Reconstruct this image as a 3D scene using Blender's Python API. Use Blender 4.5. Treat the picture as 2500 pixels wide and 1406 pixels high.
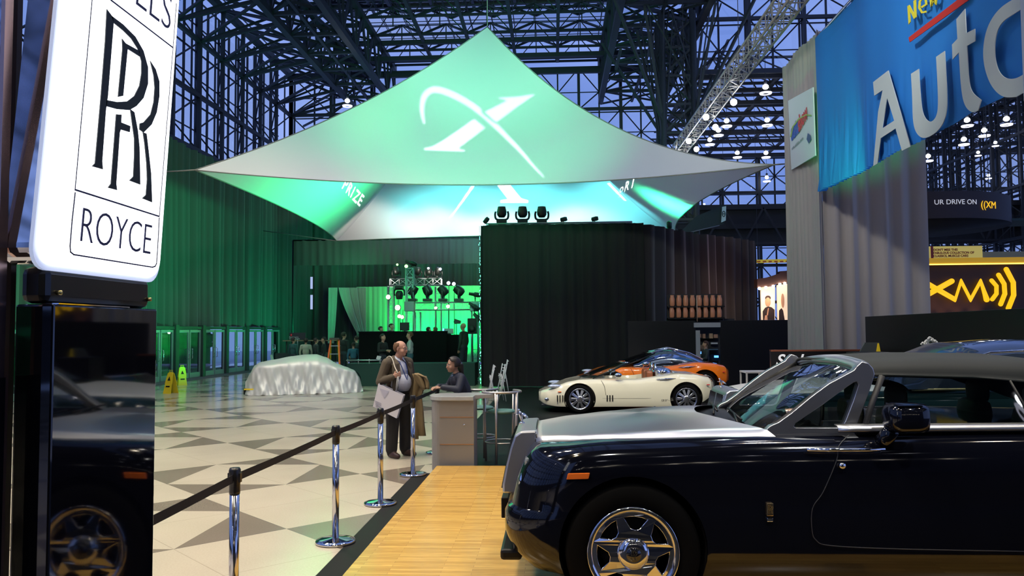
import bpy, bmesh, math, random
from mathutils import Vector, Matrix
from mathutils.bvhtree import BVHTree
from math import sin, cos, pi, sqrt, atan, radians as R
S = bpy.context.scene
for o in list(bpy.data.objects): bpy.data.objects.remove(o)
C = S.collection
rnd = random.Random(7)

# ------------------------------------------------------------------ camera
FPX, HC = 1950.0, 1.88
TH, RO, YAW = math.atan(103/1950), .008, math.atan(100/1950)
def _basis(u, v):
    a = u*cos(RO)+v*sin(RO); b = -u*sin(RO)+v*cos(RO)
    return a, b
def ray(px, py):
    a, b = _basis((px-1250)/FPX, -(py-703)/FPX)
    d = (a, cos(TH)-b*sin(TH), sin(TH)+b*cos(TH))
    return Vector((cos(YAW)*d[0]-sin(YAW)*d[1], sin(YAW)*d[0]+cos(YAW)*d[1], d[2]))
CAM = Vector((0, 0, HC))
def at(px, py, Y):
    d = ray(px, py); return CAM + d*(Y/d.y)
def atx(px, py, X):
    d = ray(px, py); return CAM + d*(X/d.x)
def fl(px, py, z=0):
    d = ray(px, py); return CAM + d*((z-HC)/d.z)
def _dir(a, b, w):
    d = (a, w*cos(TH)-b*sin(TH), w*sin(TH)+b*cos(TH))
    return Vector((cos(YAW)*d[0]-sin(YAW)*d[1], sin(YAW)*d[0]+cos(YAW)*d[1], d[2]))
cd = bpy.data.cameras.new('camera'); cam = bpy.data.objects.new('camera', cd); C.objects.link(cam)
cd.sensor_width = 36; cd.lens = FPX/2500*36; cd.clip_start = .05; cd.clip_end = 500
rx = _dir(cos(RO), -sin(RO), 0); ry = _dir(sin(RO), cos(RO), 0); rz = -_dir(0, 0, 1)
m = Matrix((rx, ry, rz)).transposed().to_4x4(); m.translation = CAM
cam.matrix_world = m
S.camera = cam
S.view_settings.view_transform = 'Standard'; S.view_settings.look = 'None'
S.view_settings.gamma = 1; S.view_settings.use_curve_mapping = False
S.view_settings.exposure = 0.0
S.cycles.use_denoising = True
S.cycles.max_bounces = 6; S.cycles.diffuse_bounces = 2; S.cycles.glossy_bounces = 4
S.cycles.transmission_bounces = 4; S.cycles.transparent_max_bounces = 10
S.cycles.sample_clamp_indirect = 4; S.cycles.caustics_reflective = False; S.cycles.caustics_refractive = False

# ------------------------------------------------------------------ world: dusk sky
W = bpy.data.worlds.new('world'); S.world = W; W.use_nodes = True
nt = W.node_tree; bg = nt.nodes['Background']
tc = nt.nodes.new('ShaderNodeTexCoord'); nz = nt.nodes.new('ShaderNodeTexNoise'); nz.inputs['Scale'].default_value = 3
cr = nt.nodes.new('ShaderNodeValToRGB')
cr.color_ramp.elements[0].position = .35; cr.color_ramp.elements[0].color = (.13, .22, .60, 1)
cr.color_ramp.elements[1].position = .7; cr.color_ramp.elements[1].color = (.25, .35, .75, 1)
nt.links.new(tc.outputs['Generated'], nz.inputs['Vector']); nt.links.new(nz.outputs[0], cr.inputs[0])
nt.links.new(cr.outputs[0], bg.inputs[0]); bg.inputs[1].default_value = 1.25

# ------------------------------------------------------------------ main lights
def light(kind, name, loc, tgt, power, color, **k):
    d = bpy.data.lights.new(name, kind); d.energy = power; d.color = color
    for a, b in k.items(): setattr(d, a, b)
    o = bpy.data.objects.new(name, d); C.objects.link(o); o.location = loc
    if tgt is not None:
        o.rotation_euler = (Vector(tgt)-Vector(loc)).to_track_quat('-Z', 'Y').to_euler()
    return o
WARM = (1, .86, .66); GREEN = (.05, 1, .30); CYAN = (.10, .85, 1.0); COOL = (.80, .86, 1.0)
for (x, y, p) in [(-8, 1, 380), (-3, 2, 260), (-9, 9, 500), (-3.5, 10, 350), (-8, 17, 330), (4, 6, 220), (9, 1, 120)]:
    light('AREA', 'hall_lamp_light', (x, y, 13), (x, y, 0), p, WARM, shape='DISK', size=.8, spread=R(105))
for (x, y, p) in [(-7, 12, 420), (5, 11, 260)]:
    light('AREA', 'hall_lamp_light', (x, y, 17), (x, y, 0), p, (1, .93, .85), shape='DISK', size=.8)
light('SPOT', 'tent_white_fill', (0, 9, 9.5), (-1.2, 24, 8), 3300, (.86, 1, .93), spot_size=R(78), spot_blend=.8, shadow_soft_size=.3)  # added fill, whitens and brightens the tent front
light('SPOT', 'banner_fill_light', (1, 9, 9), (6.3, 16.5, 7), 1500, (1, .97, .92), spot_size=R(60), spot_blend=.8, shadow_soft_size=.3)  # added light out of view to lift the blue banner
light('SPOT', 'banner_green_spot', (5.0, 15.6, 3.2), (6.2, 17.3, 5.6), 420, (.02, 1, .35), spot_size=R(50), spot_blend=.6, shadow_soft_size=.1)
light('AREA', 'crowd_fill_light', (-12, 32, 5.2), (-11, 33.5, 1), 60, (.8, 1, .9), shape='DISK', size=1)  # added dim light to lift the dark crowd area
# spots that light the show cars
light('SPOT', 'car_spot_light', (0, 11, 7), (2, 18.5, .5), 2100, (1, .95, .85), spot_size=R(38), spot_blend=.5, shadow_soft_size=.15)
light('SPOT', 'car_spot_light', (6, 11, 7), (2.5, 19, .5), 1100, (1, .95, .85), spot_size=R(36), spot_blend=.5, shadow_soft_size=.15)
light('SPOT', 'car_spot_light', (.5, 1, 6.5), (1.2, 5.9, 1.2), 260, (1, .97, .92), spot_size=R(50), spot_blend=.6, shadow_soft_size=.1)
light('SPOT', 'screen_spot_light', (3.2, 1.5, 6.2), (1.9, 5.4, 1.4), 430, (1, .98, .95), spot_size=R(28), spot_blend=.7, shadow_soft_size=.08)  # unseen light added to brighten the windscreen frame
light('SPOT', 'screen_spot_light', (2.4, 10.5, 7.0), (1.2, 6, 1.3), 130, (.8, 1, .93), spot_size=R(40), spot_blend=.7, shadow_soft_size=.08)  # second added light, brightens bonnet and screen
light('SPOT', 'platform_spot_light', (-1.5, 2.5, 7), (-.9, 7.5, 0), 420, (1, .78, .42), spot_size=R(46), spot_blend=.8, shadow_soft_size=.2)
light('SPOT', 'covered_car_spot_light', (-6, 14, 9), (-7.2, 24, .5), 1800, (1, .95, .85), spot_size=R(34), spot_blend=.6, shadow_soft_size=.2)
light('SPOT', 'saloon_fill_light', (3, 5, 7), (3.2, 9.4, 1.2), 500, (.95, 1, .97), spot_size=R(46), spot_blend=.6, shadow_soft_size=.1)  # unseen light added so the saloon bonnet shows
# green wash: tent front, tent inside, curtains
light('SPOT', 'tent_front_wash', (-1, 11, 8.2), (-2.2, 24.5, 8.2), 9500, (.10, 1, .46), spot_size=R(46), spot_blend=1, shadow_soft_size=.3)
light('SPOT', 'tent_top_wash', (-1, 14, 9.5), (-2.3, 29, 12.6), 6000, (.22, 1, .62), spot_size=R(40), spot_blend=1, shadow_soft_size=.3)
light('SPOT', 'tent_side_wash', (-2.6, 28.5, 4.2), (-9.3, 28.0, 7.2), 6500, (.05, 1, .34), spot_size=R(105), spot_blend=1, shadow_soft_size=.3)
light('SPOT', 'tent_side_wash', (3.2, 29.5, 4.6), (5.6, 30.0, 7.6), 2600, (.04, 1, .45), spot_size=R(90), spot_blend=1, shadow_soft_size=.3)
light('SPOT', 'tent_back_wash', (-5.6, 32.5, 4.4), (-6.4, 37, 7.4), 1000, (.2, .95, 1), spot_size=R(62), spot_blend=1, shadow_soft_size=.3)
for x in (-3.6, -.6, 3.0): light('SPOT', 'tent_back_wash', (x, 31.5, 4.4), (x-.6, 37, 7.8), 2300, (.16, .9, 1), spot_size=R(66), spot_blend=.9, shadow_soft_size=.3)
for x in (-8, -5, -2, 1): light('SPOT', 'tent_edge_wash', (x, 34.2, 4.4), (x, 38, 6.4), 420, (1, .88, .75), spot_size=R(95), spot_blend=.6, shadow_soft_size=.3)
for y in (23.5, 28, 37.5, 42):
    light('SPOT', 'curtain_wash', (-10.5, y-1.5, .4), (-15.3, y+.5, 4.6), 1150, (.0, 1, .36), spot_size=R(95), spot_blend=.9, shadow_soft_size=.2)
for x in (-12, -8, -4, -.5):
    light('SPOT', 'curtain_wash', (x, 43.6, 4.9), (x, 46.2, 6.8), 200, (.02, 1, .38), spot_size=R(120), spot_blend=1, shadow_soft_size=.2)
for x in (-10, -3):
    light('SPOT', 'valance_wash', (x, 38.4, 4.6), (x, 40.5, 6.0), 260, (.02, 1, .38), spot_size=R(140), spot_blend=1, shadow_soft_size=.2)
for x in (-7.6, -5.2, -2.8, -.4):
    light('AREA', 'backdrop_wash', (x, 43.2, .5), (x, 45, 2.6), 90, (.0, 1, .22), shape='RECTANGLE', size=1.6, size_y=.3, spread=R(100))

# ------------------------------------------------------------------ materials
MATS = {}
def P(name, col, rough=.5, metal=0, emit=None, es=0, coat=0, spec=None, trans=0, bump=None, alpha=1, sheen=0):
    if name in MATS: return MATS[name]
    m = bpy.data.materials.new(name); m.use_nodes = True; b = m.node_tree.nodes['Principled BSDF']
    b.inputs['Base Color'].default_value = (*col, 1); b.inputs['Roughness'].default_value = rough; b.inputs['Metallic'].default_value = metal
    if emit: b.inputs['Emission Color'].default_value = (*emit, 1); b.inputs['Emission Strength'].default_value = es
    if coat: b.inputs['Coat Weight'].default_value = coat; b.inputs['Coat Roughness'].default_value = .03
    if spec is not None: b.inputs['Specular IOR Level'].default_value = spec
    if trans: b.inputs['Transmission Weight'].default_value = trans
    if sheen: b.inputs['Sheen Weight'].default_value = sheen
    if bump:
        n = m.node_tree.nodes.new('ShaderNodeTexNoise'); n.inputs['Scale'].default_value = bump[0]
        t = m.node_tree.nodes.new('ShaderNodeTexCoord'); m.node_tree.links.new(t.outputs['Object'], n.inputs['Vector'])
        bp = m.node_tree.nodes.new('ShaderNodeBump'); bp.inputs['Strength'].default_value = bump[1]
        m.node_tree.links.new(n.outputs[0], bp.inputs['Height']); m.node_tree.links.new(bp.outputs[0], b.inputs['Normal'])
    MATS[name] = m; return m
def glassmat(name, tint=(.9, .95, .95), refl=.12, rough=.02):
    m = bpy.data.materials.new(name); m.use_nodes = True; n = m.node_tree; n.nodes.clear()
    o = n.nodes.new('ShaderNodeOutputMaterial'); mx = n.nodes.new('ShaderNodeMixShader')
    t = n.nodes.new('ShaderNodeBsdfTransparent'); t.inputs[0].default_value = (*tint, 1)
    g = n.nodes.new('ShaderNodeBsdfGlossy'); g.inputs['Roughness'].default_value = rough
    f = n.nodes.new('ShaderNodeFresnel'); f.inputs[0].default_value = 1.5
    ad = n.nodes.new('ShaderNodeMath'); ad.operation = 'ADD'; ad.inputs[1].default_value = refl; ad.use_clamp = True
    n.links.new(f.outputs[0], ad.inputs[0]); n.links.new(ad.outputs[0], mx.inputs[0])
    n.links.new(t.outputs[0], mx.inputs[1]); n.links.new(g.outputs[0], mx.inputs[2]); n.links.new(mx.outputs[0], o.inputs[0])
    MATS[name] = m; return m
def E(name, col, s): return P(name, (0, 0, 0), .5, emit=col, es=s)
BLACK = P('black_paint', (.004, .004, .005), .4, spec=.3)
STEEL = P('dark_steel', (.030, .034, .042), .55, .2)
TRUSSG = P('aluminium', (.45, .47, .5), .38, .8)
CHROME = P('chrome', (.85, .85, .87), .06, 1)
BRUSH = P('brushed_steel', (.66, .67, .70), .34, 1)
WHITE = P('white_paint', (.8, .8, .8), .45)
GREYM = P('grey_laminate', (.24, .235, .235), .45)
BLKG = P('black_gloss', (.004, .004, .006), .04, coat=1)
BLKF = P('black_cloth', (.006, .006, .007), .9, spec=.1)
CARPET = P('black_carpet', (.004, .004, .004), .6, spec=.25)
RUBBER = P('rubber', (.0022, .0022, .0022), .8, spec=.08)
GLASS = glassmat('clear_glass', (.93, .96, .97), .02)

# ------------------------------------------------------------------ mesh helpers
class MB:
    def __init__(s): s.v = []; s.f = []; s.sm = []
    def add(s, vs, fs, sm=False):
        n = len(s.v); s.v += [tuple(p) for p in vs]; s.f += [tuple(i+n for i in f) for f in fs]; s.sm += [sm]*len(fs); return s
    def box(s, a, b):
        x0, y0, z0 = a; x1, y1, z1 = b
        return s.add([(x0,y0,z0),(x1,y0,z0),(x1,y1,z0),(x0,y1,z0),(x0,y0,z1),(x1,y0,z1),(x1,y1,z1),(x0,y1,z1)],
                     [(0,3,2,1),(4,5,6,7),(0,1,5,4),(1,2,6,5),(2,3,7,6),(3,0,4,7)])
    def cb(s, c, d): return s.box((c[0]-d[0]/2, c[1]-d[1]/2, c[2]-d[2]/2), (c[0]+d[0]/2, c[1]+d[1]/2, c[2]+d[2]/2))
    def bar(s, a, b, r, n=4, r2=None, cap=True):
        a = Vector(a); b = Vector(b); d = b-a
        if d.length < 1e-6: return s
        d.normalize(); u = d.cross(Vector((0, 0, 1)) if abs(d.z) < .95 else Vector((0, 1, 0))).normalized(); w = d.cross(u)
        r2 = r if r2 is None else r2; vs = []
        for p, q in ((a, r), (b, r2)):
            for k in range(n):
                t = 2*pi*(k+.5)/n; vs.append(p+(u*cos(t)+w*sin(t))*q)
        fs = [(k, (k+1) % n, n+(k+1) % n, n+k) for k in range(n)]
        if cap: fs += [tuple(range(n))[::-1], tuple(range(n, 2*n))]
        return s.add(vs, fs, n > 5)
    def path(s, pts, r, n=8, closed=False):
        pts = [Vector(p) for p in pts]; N = len(pts); vs = []; fs = []
        rs = r if isinstance(r, (list, tuple)) else [r]*N
        up = None
        for i, p in enumerate(pts):
            d = (pts[(i+1) % N]-pts[i-1]) if closed or 0 < i < N-1 else (pts[1]-pts[0] if i == 0 else pts[-1]-pts[-2])
            d.normalize()
            if up is None: up = d.cross(Vector((0, 0, 1)) if abs(d.z) < .9 else Vector((0, 1, 0))).normalized()
            up = (up-d*up.dot(d)).normalized(); w = d.cross(up)
            for k in range(n): t = 2*pi*k/n; vs.append(p+(up*cos(t)+w*sin(t))*rs[i])
        for i in range(N if closed else N-1):
            j = (i+1) % N
            for k in range(n): fs.append((i*n+k, i*n+(k+1) % n, j*n+(k+1) % n, j*n+k))
        if not closed: fs += [tuple(range(n))[::-1], tuple(range((N-1)*n, N*n))]
        return s.add(vs, fs, n > 4)
    def lathe(s, prof, c=(0, 0, 0), n=24, axis='z', sm=True, cap=True):
        vs = []; fs = []
        for (r, z) in prof:
            for k in range(n):
                t = 2*pi*k/n; p = (r*cos(t), r*sin(t), z)
                if axis == 'y': p = (p[0], p[2], p[1])
                if axis == 'x': p = (p[2], p[0], p[1])
                vs.append((c[0]+p[0], c[1]+p[1], c[2]+p[2]))
        for i in range(len(prof)-1):
            for k in range(n): fs.append((i*n+k, i*n+(k+1) % n, (i+1)*n+(k+1) % n, (i+1)*n+k))
        if cap: fs += [tuple(range(n))[::-1], tuple(range((len(prof)-1)*n, len(prof)*n))]
        return s.add(vs, fs, sm)
    def grid(s, rows, closed=False, sm=True, caps=False):
        h = len(rows); w = len(rows[0]); vs = [p for r_ in rows for p in r_]; fs = []
        for i in range(h-1):
            for j in range(w if closed else w-1):
                k = (j+1) % w; fs.append((i*w+j, i*w+k, (i+1)*w+k, (i+1)*w+j))
        if caps: fs += [tuple(range(w))[::-1], tuple(range((h-1)*w, h*w))]
        return s.add(vs, fs, sm)
    def poly(s, pts, d):           # pts: 3-D outline, d: extrusion vector
        n = len(pts); d = Vector(d); pts = [Vector(p) for p in pts]
        return s.add(pts+[p+d for p in pts], [tuple(range(n)), tuple(range(n, 2*n))[::-1]]+[(i, (i+1) % n, n+(i+1) % n, n+i) for i in range(n)])
    def ball(s, c, r, n=12, m_=8):
        rx_, ry_, rz_ = r if isinstance(r, (tuple, list)) else (r, r, r)
        rows = []
        for i in range(m_+1):
            t = pi*i/m_; q = max(sin(t), .02)
            rows.append([(c[0]+rx_*q*cos(2*pi*k/n), c[1]+ry_*q*sin(2*pi*k/n), c[2]-rz_*cos(t)) for k in range(n)])
        return s.grid(rows, closed=True, caps=True)
    def build(s, name, mat, parent=None, bev=0, sub=0, solid=0, fix=True):
        me = bpy.data.meshes.new(name); me.from_pydata(s.v, [], s.f); me.update()
        me.polygons.foreach_set('use_smooth', s.sm)
        bm = bmesh.new(); bm.from_mesh(me)
        if fix: bmesh.ops.recalc_face_normals(bm, faces=bm.faces)
        bm.to_mesh(me); bm.free()
        o = bpy.data.objects.new(name, me); C.objects.link(o)
        me.materials.append(mat)
        if parent is not None: o.parent = parent
        if solid: q = o.modifiers.new('s', 'SOLIDIFY'); q.thickness = solid; q.offset = 0
        if bev: q = o.modifiers.new('b', 'BEVEL'); q.width = bev; q.segments = 2; q.limit_method = 'ANGLE'
        if sub: q = o.modifiers.new('u', 'SUBSURF'); q.levels = sub; q.render_levels = sub
        return o
def smooth_all(o):
    o.data.polygons.foreach_set('use_smooth', [True]*len(o.data.polygons)); o.data.update()
def tag(o, label=None, cat=None, group=None, kind=None):
    if label: o['label'] = label
    if cat: o['category'] = cat
    if group: o['group'] = group
    if kind: o['kind'] = kind
    return o
def thing(name, label, cat, loc=(0, 0, 0), rz=0, group=None, kind=None):
    o = bpy.data.objects.new(name, None); C.objects.link(o); o.location = loc; o.rotation_euler = (0, 0, rz)
    o.empty_display_size = .1
    return tag(o, label, cat, group, kind)
def kids(o): return [c for c in o.children]
def copy_tree(o, parent=None):
    c = o.copy(); C.objects.link(c)
    if parent is not None: c.parent = parent; c.matrix_parent_inverse = Matrix()
    for ch in kids(o): copy_tree(ch, c)
    return c
def place(src, loc, rz=0, label=None, scale=None):
    c = copy_tree(src); c.location = loc; c.rotation_euler = (0, 0, rz)
    if label: c['label'] = label
    if scale: c.scale = (scale,)*3
    return c
def text_mesh(name, body, mat, size, ext, parent=None, M4=None, align='LEFT', shear=0, space=1, offset=0, xs=1):
    cu = bpy.data.curves.new(name, 'FONT'); cu.body = body; cu.size = size; cu.extrude = ext; cu.align_x = align; cu.shear = shear
    cu.space_character = space; cu.offset = offset; cu.resolution_u = 4
    t = bpy.data.objects.new(name+'_t', cu); C.objects.link(t)
    dg = bpy.context.evaluated_depsgraph_get(); me = bpy.data.meshes.new_from_object(t.evaluated_get(dg))
    bpy.data.objects.remove(t)
    if xs != 1: me.transform(Matrix.Scale(xs, 4, (1, 0, 0)))
    if M4 is not None: me.transform(M4)
    me.materials.clear(); me.materials.append(mat)
    o = bpy.data.objects.new(name, me); C.objects.link(o)
    if parent is not None: o.parent = parent
    return o
def frame(o, x, y):                # matrix: local X->x, Y->y, origin o
    x = Vector(x).normalized(); y = Vector(y).normalized(); z = x.cross(y)
    m_ = Matrix((x, y, z)).transposed().to_4x4(); m_.translation = Vector(o); return m_
def cr_spline(pts, n=6, closed=False):
    pts = [Vector(p) for p in pts]; N = len(pts); out = []
    for i in range(N if closed else N-1):
        p0 = pts[i-1] if closed or i > 0 else pts[0]*2-pts[1]
        p1 = pts[i]; p2 = pts[(i+1) % N]; p3 = pts[(i+2) % N] if closed or i+2 < N else pts[-1]*2-pts[-2]
        for k in range(n):
            t = k/n; out.append(.5*((2*p1)+(p2-p0)*t+(2*p0-5*p1+4*p2-p3)*t*t+(3*p1-p0-3*p2+p3)*t**3))
    if not closed: out.append(pts[-1])
    return out
def interp(tab, x):                # tab: sorted (x, value...)
    if x <= tab[0][0]: return tab[0][1]
    for a, b in zip(tab, tab[1:]):
        if x <= b[0]:
            t = (x-a[0])/(b[0]-a[0]); t = t*t*(3-2*t)*.5+t*.5; return a[1]+(b[1]-a[1])*t
    return tab[-1][1]
def struct(o): o['kind'] = 'structure'; return o
# ------------------------------------------------------------------ floor
def floor_mat():
    m = bpy.data.materials.new('terrazzo'); m.use_nodes = True; n = m.node_tree; b = n.nodes['Principled BSDF']
    def N(t, **k):
        q = n.nodes.new(t)
        for a, v in k.items(): setattr(q, a, v)
        return q
    def M(op, a, b_=None):
        q = N('ShaderNodeMath', operation=op)
        for i, v in enumerate((a, b_)):
            if v is None: continue
            if isinstance(v, (int, float)): q.inputs[i].default_value = v
            else: n.links.new(v, q.inputs[i])
        return q.outputs[0]
    tc = N('ShaderNodeTexCoord'); sp = N('ShaderNodeSeparateXYZ'); n.links.new(tc.outputs['Object'], sp.inputs[0])
    u = M('DIVIDE', M('ADD', sp.outputs[0], 3.32+150), 1.5); v = M('DIVIDE', M('ADD', sp.outputs[1], -8.82+145), 1.46)
    i = M('FLOOR', u); j = M('FLOOR', v)
    a = M('ABSOLUTE', M('SUBTRACT', M('FRACT', u), .5)); c = M('ABSOLUTE', M('SUBTRACT', M('FRACT', v), .5))
    pi_ = M('MODULO', i, 2.0); pj = M('MODULO', j, 2.0)
    ev = M('MULTIPLY', M('LESS_THAN', pi_, .5), M('LESS_THAN', pj, .5))
    od = M('MULTIPLY', M('GREATER_THAN', pi_, .5), M('GREATER_THAN', pj, .5))
    br = M('ADD', M('MULTIPLY', ev, M('GREATER_THAN', a, c)), M('MULTIPLY', od, M('GREATER_THAN', c, a)))
    ln = M('LESS_THAN', M('ABSOLUTE', M('SUBTRACT', a, c)), .004)
    nz = N('ShaderNodeTexNoise'); nz.inputs['Scale'].default_value = 60; n.links.new(tc.outputs['Object'], nz.inputs['Vector'])
    n2 = N('ShaderNodeTexNoise'); n2.inputs['Scale'].default_value = .7; n.links.new(tc.outputs['Object'], n2.inputs['Vector'])
    mx = N('ShaderNodeMix', data_type='RGBA'); mx.inputs[6].default_value = (.53, .475, .375, 1); mx.inputs[7].default_value = (.22, .18, .145, 1)
    n.links.new(br, mx.inputs[0])
    m2 = N('ShaderNodeMix', data_type='RGBA', blend_type='MULTIPLY'); m2.inputs[0].default_value = 1; n.links.new(mx.outputs[2], m2.inputs[6])
    k = M('ADD', M('MULTIPLY', nz.outputs[0], .25), M('MULTIPLY', n2.outputs[0], .35)); k = M('ADD', k, .70); k = M('SUBTRACT', k, M('MULTIPLY', ln, .25))
    cb = N('ShaderNodeCombineXYZ')
    for q in range(3): n.links.new(k, cb.inputs[q])
    n.links.new(cb.outputs[0], m2.inputs[7]); n.links.new(m2.outputs[2], b.inputs['Base Color'])
    b.inputs['Roughness'].default_value = .16; b.inputs['Specular IOR Level'].default_value = .75
    return m
o = MB().add([(-19.2, -22, 0), (32, -22, 0), (32, 72, 0), (-19.2, 72, 0)], [(0, 1, 2, 3)]).build('floor', floor_mat()); struct(o)
o = MB().box((-60, -10, -.3), (-19.3, 80, -.02)).build('trim_1', P('snow_pavement', (.55, .60, .68), .7, bump=(3, .3))); tag(o, kind='structure')
# floor mat along the doors
tag(MB().box((-18.0, 24, 0.001), (-14.2, 44, .012)).build('entrance_mat', P('mat_grey', (.10, .10, .095), .85)), 'long dark grey entrance mat along the row of glass doors', 'mat')
# black carpet of the stands
o = MB().box((-1.62, 10.6, 0), (10.5, 27.5, .015)).build('trim_2', CARPET); struct(o)
o = MB().box((-1.56, -20, 0), (20, 4.35, .012)).build('trim_7', CARPET); struct(o)  # unseen aisle carpet, added to darken reflections in the car side
o = MB().box((-12, -22, 20.0), (8, 3, 20.2)).build('trim_8', P('dark_ceiling', (.02, .02, .023), .8)); struct(o)  # unseen slab added to keep sky reflections off the car paint
o = MB().box((-1.85, -2, 0), (-1.56, 10.6, .003)).build('black_edge_strip', CARPET); tag(o, 'black carpeted edge strip running along the wooden platform', 'strip')
def plank_mat():
    m = bpy.data.materials.new('butcher_block'); m.use_nodes = True; n = m.node_tree; b = n.nodes['Principled BSDF']
    tc = n.nodes.new('ShaderNodeTexCoord'); mp = n.nodes.new('ShaderNodeMapping')
    bk = n.nodes.new('ShaderNodeTexBrick'); bk.inputs['Scale'].default_value = 1; bk.inputs['Brick Width'].default_value = .62; bk.inputs['Row Height'].default_value = .048
    bk.inputs['Mortar Size'].default_value = .0012; bk.offset = .37
    bk.inputs['Color1'].default_value = (.60, .37, .085, 1); bk.inputs['Color2'].default_value = (.44, .25, .05, 1); bk.inputs['Mortar'].default_value = (.25, .13, .04, 1)
    n.links.new(tc.outputs['Object'], mp.inputs[0]); n.links.new(mp.outputs[0], bk.inputs['Vector'])
    nz = n.nodes.new('ShaderNodeTexNoise'); nz.inputs['Scale'].default_value = 6; m3 = n.nodes.new('ShaderNodeMapping'); m3.inputs['Scale'].default_value = (1.2, 16, 1)
    n.links.new(tc.outputs['Object'], m3.inputs[0]); n.links.new(m3.outputs[0], nz.inputs['Vector'])
    mx = n.nodes.new('ShaderNodeMix'); mx.data_type = 'RGBA'; mx.blend_type = 'MULTIPLY'; mx.inputs[0].default_value = .55
    n.links.new(bk.outputs[0], mx.inputs[6]); n.links.new(nz.outputs[0], mx.inputs[7]); 
    hs = n.nodes.new('ShaderNodeHueSaturation'); hs.inputs['Value'].default_value = 1.45; n.links.new(mx.outputs[2], hs.inputs['Color'])
    n.links.new(hs.outputs[0], b.inputs['Base Color'])
    b.inputs['Roughness'].default_value = .22; return m
o = MB().box((-1.56, 4.35, 0), (6.0, 10.6, .10)).build('wooden_platform', plank_mat(), bev=.004); tag(o, 'low platform of honey coloured wood strips under the black convertible', 'platform')

# ------------------------------------------------------------------ steel and glass hall
def lattice(name, o, u, nrm, L, du, z0, z1, dz, mat=STEEL, depth=.9, double=True, r=.09, fine=True):
    """space-truss glazing wall: o origin, u unit along, nrm outward"""
    o = Vector(o); u = Vector(u); nrm = Vector(nrm); mb = MB(); Z = Vector((0, 0, 1))
    n = int(round(L/du)); k = int(round((z1-z0)/dz))
    for i in range(n+1):
        p = o+u*(i*du)
        mb.bar(p+Z*z0, p+Z*z1, r*1.25)
        mb.bar(p+nrm*.45+Z*z0, p+nrm*.45+Z*z1, r*.55)
        if fine and i < n:
            q = o+u*((i+.5)*du)+nrm*.9
            mb.bar(q+Z*z0, q+Z*z1, r*.7); mb.bar(p+nrm*.9+Z*z0, p+nrm*.9+Z*z1, r*.7)
    for j in range(k+1):
        z = z0+j*dz
        mb.bar(o+Z*z, o+u*L+Z*z, r*1.35); mb.bar(o+nrm*.9+Z*(z), o+u*L+nrm*.9+Z*z, r*.5)
        mb.bar(o+nrm*.9+Z*(z+dz/2), o+u*L+nrm*.9+Z*(z+dz/2), r*.4)
        if j == k: continue
        for i in range(n):
            a = o+u*(i*du)+Z*z; b = o+u*((i+1)*du)+Z*(z+dz); c = o+u*((i+.5)*du)+nrm*.9+Z*(z+dz/2)
            mb.bar(a, c, r*.5, 3); mb.bar(b, c, r*.5, 3)
            mb.bar(o+u*((i+1)*du)+Z*z, c, r*.5, 3); mb.bar(o+u*(i*du)+Z*(z+dz), c, r*.5, 3)
    ob = mb.build(name, mat, fix=False); struct(ob)
    g = o+nrm*1.0
    gl = MB().add([g+Z*z0, g+u*L+Z*z0, g+u*L+Z*z1, g+Z*z1], [(0, 1, 2, 3)]).build('glass', GLASS, fix=False); gl.parent = ob
    return ob
lattice('wall_left', (-19, 20.7, 0), (0, 1, 0), (-1, 0, 0), 36, 3, 2.65, 20.65, 3.0, r=.11)
lattice('wall_back', (-19, 56.7, 0), (1, 0, 0), (0, 1, 0), 27, 3, 2.65, 20.65, 3.0, r=.11)
lattice('window_1', (8, 44, 0), (1, 0, 0), (0, 1, 0), 24, 3, 16, 25, 3.0, r=.10)
lattice('window_2', (8, 66, 0), (1, 0, 0), (0, 1, 0), 24, 3, 1, 16, 3.0, r=.12)
lattice('wall_right', (27, 20, 0), (0, 1, 0), (1, 0, 0), 45, 3, 1, 16, 3.0, r=.08)
def spaceframe(mb, x0, x1, y0, y1, st, z0, z1, r):
    nx = int(round((x1-x0)/st)); ny = int(round((y1-y0)/st)); h = st/2
    for i in range(nx+1): mb.bar((x0+i*st, y0, z0), (x0+i*st, y1, z0), r*1.4)
    for j in range(ny+1): mb.bar((x0, y0+j*st, z0), (x1, y0+j*st, z0), r*1.2)
    for i in range(nx):
        mb.bar((x0+i*st+h, y0, z1), (x0+i*st+h, y1, z1), r)
    for j in range(ny): mb.bar((x0, y0+j*st+h, z1), (x1, y0+j*st+h, z1), r)
    for i in range(nx):
        for j in range(ny):
            c = (x0+i*st+h, y0+j*st+h, z1)
            for a in (0, 1):
                for b in (0, 1): mb.bar((x0+(i+a)*st, y0+(j+b)*st, z0), c, r*.6, 3)
mb = MB()
# roof edge struts fanning from the wall to the first girder
for y in [20.7+3*k for k in range(13)]:
    mb.bar((-19, y, 17.65), (-14.5, y, 18.6), .12); mb.bar((-19, y, 20.65), (-14.5, y, 18.6), .12)
    mb.bar((-19, y, 20.65), (-14.5, y+3, 20.65), .09); mb.bar((-19, y, 17.65), (-14.5, y+3, 20.65), .09); mb.bar((-19, y, 20.65), (-14.5, y-3, 18.6), .09); mb.bar((-19, y+3, 17.65), (-14.5, y, 18.6), .09)
mb.bar((-19, 20, 20.65), (-19, 57, 20.65), .26)
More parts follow.
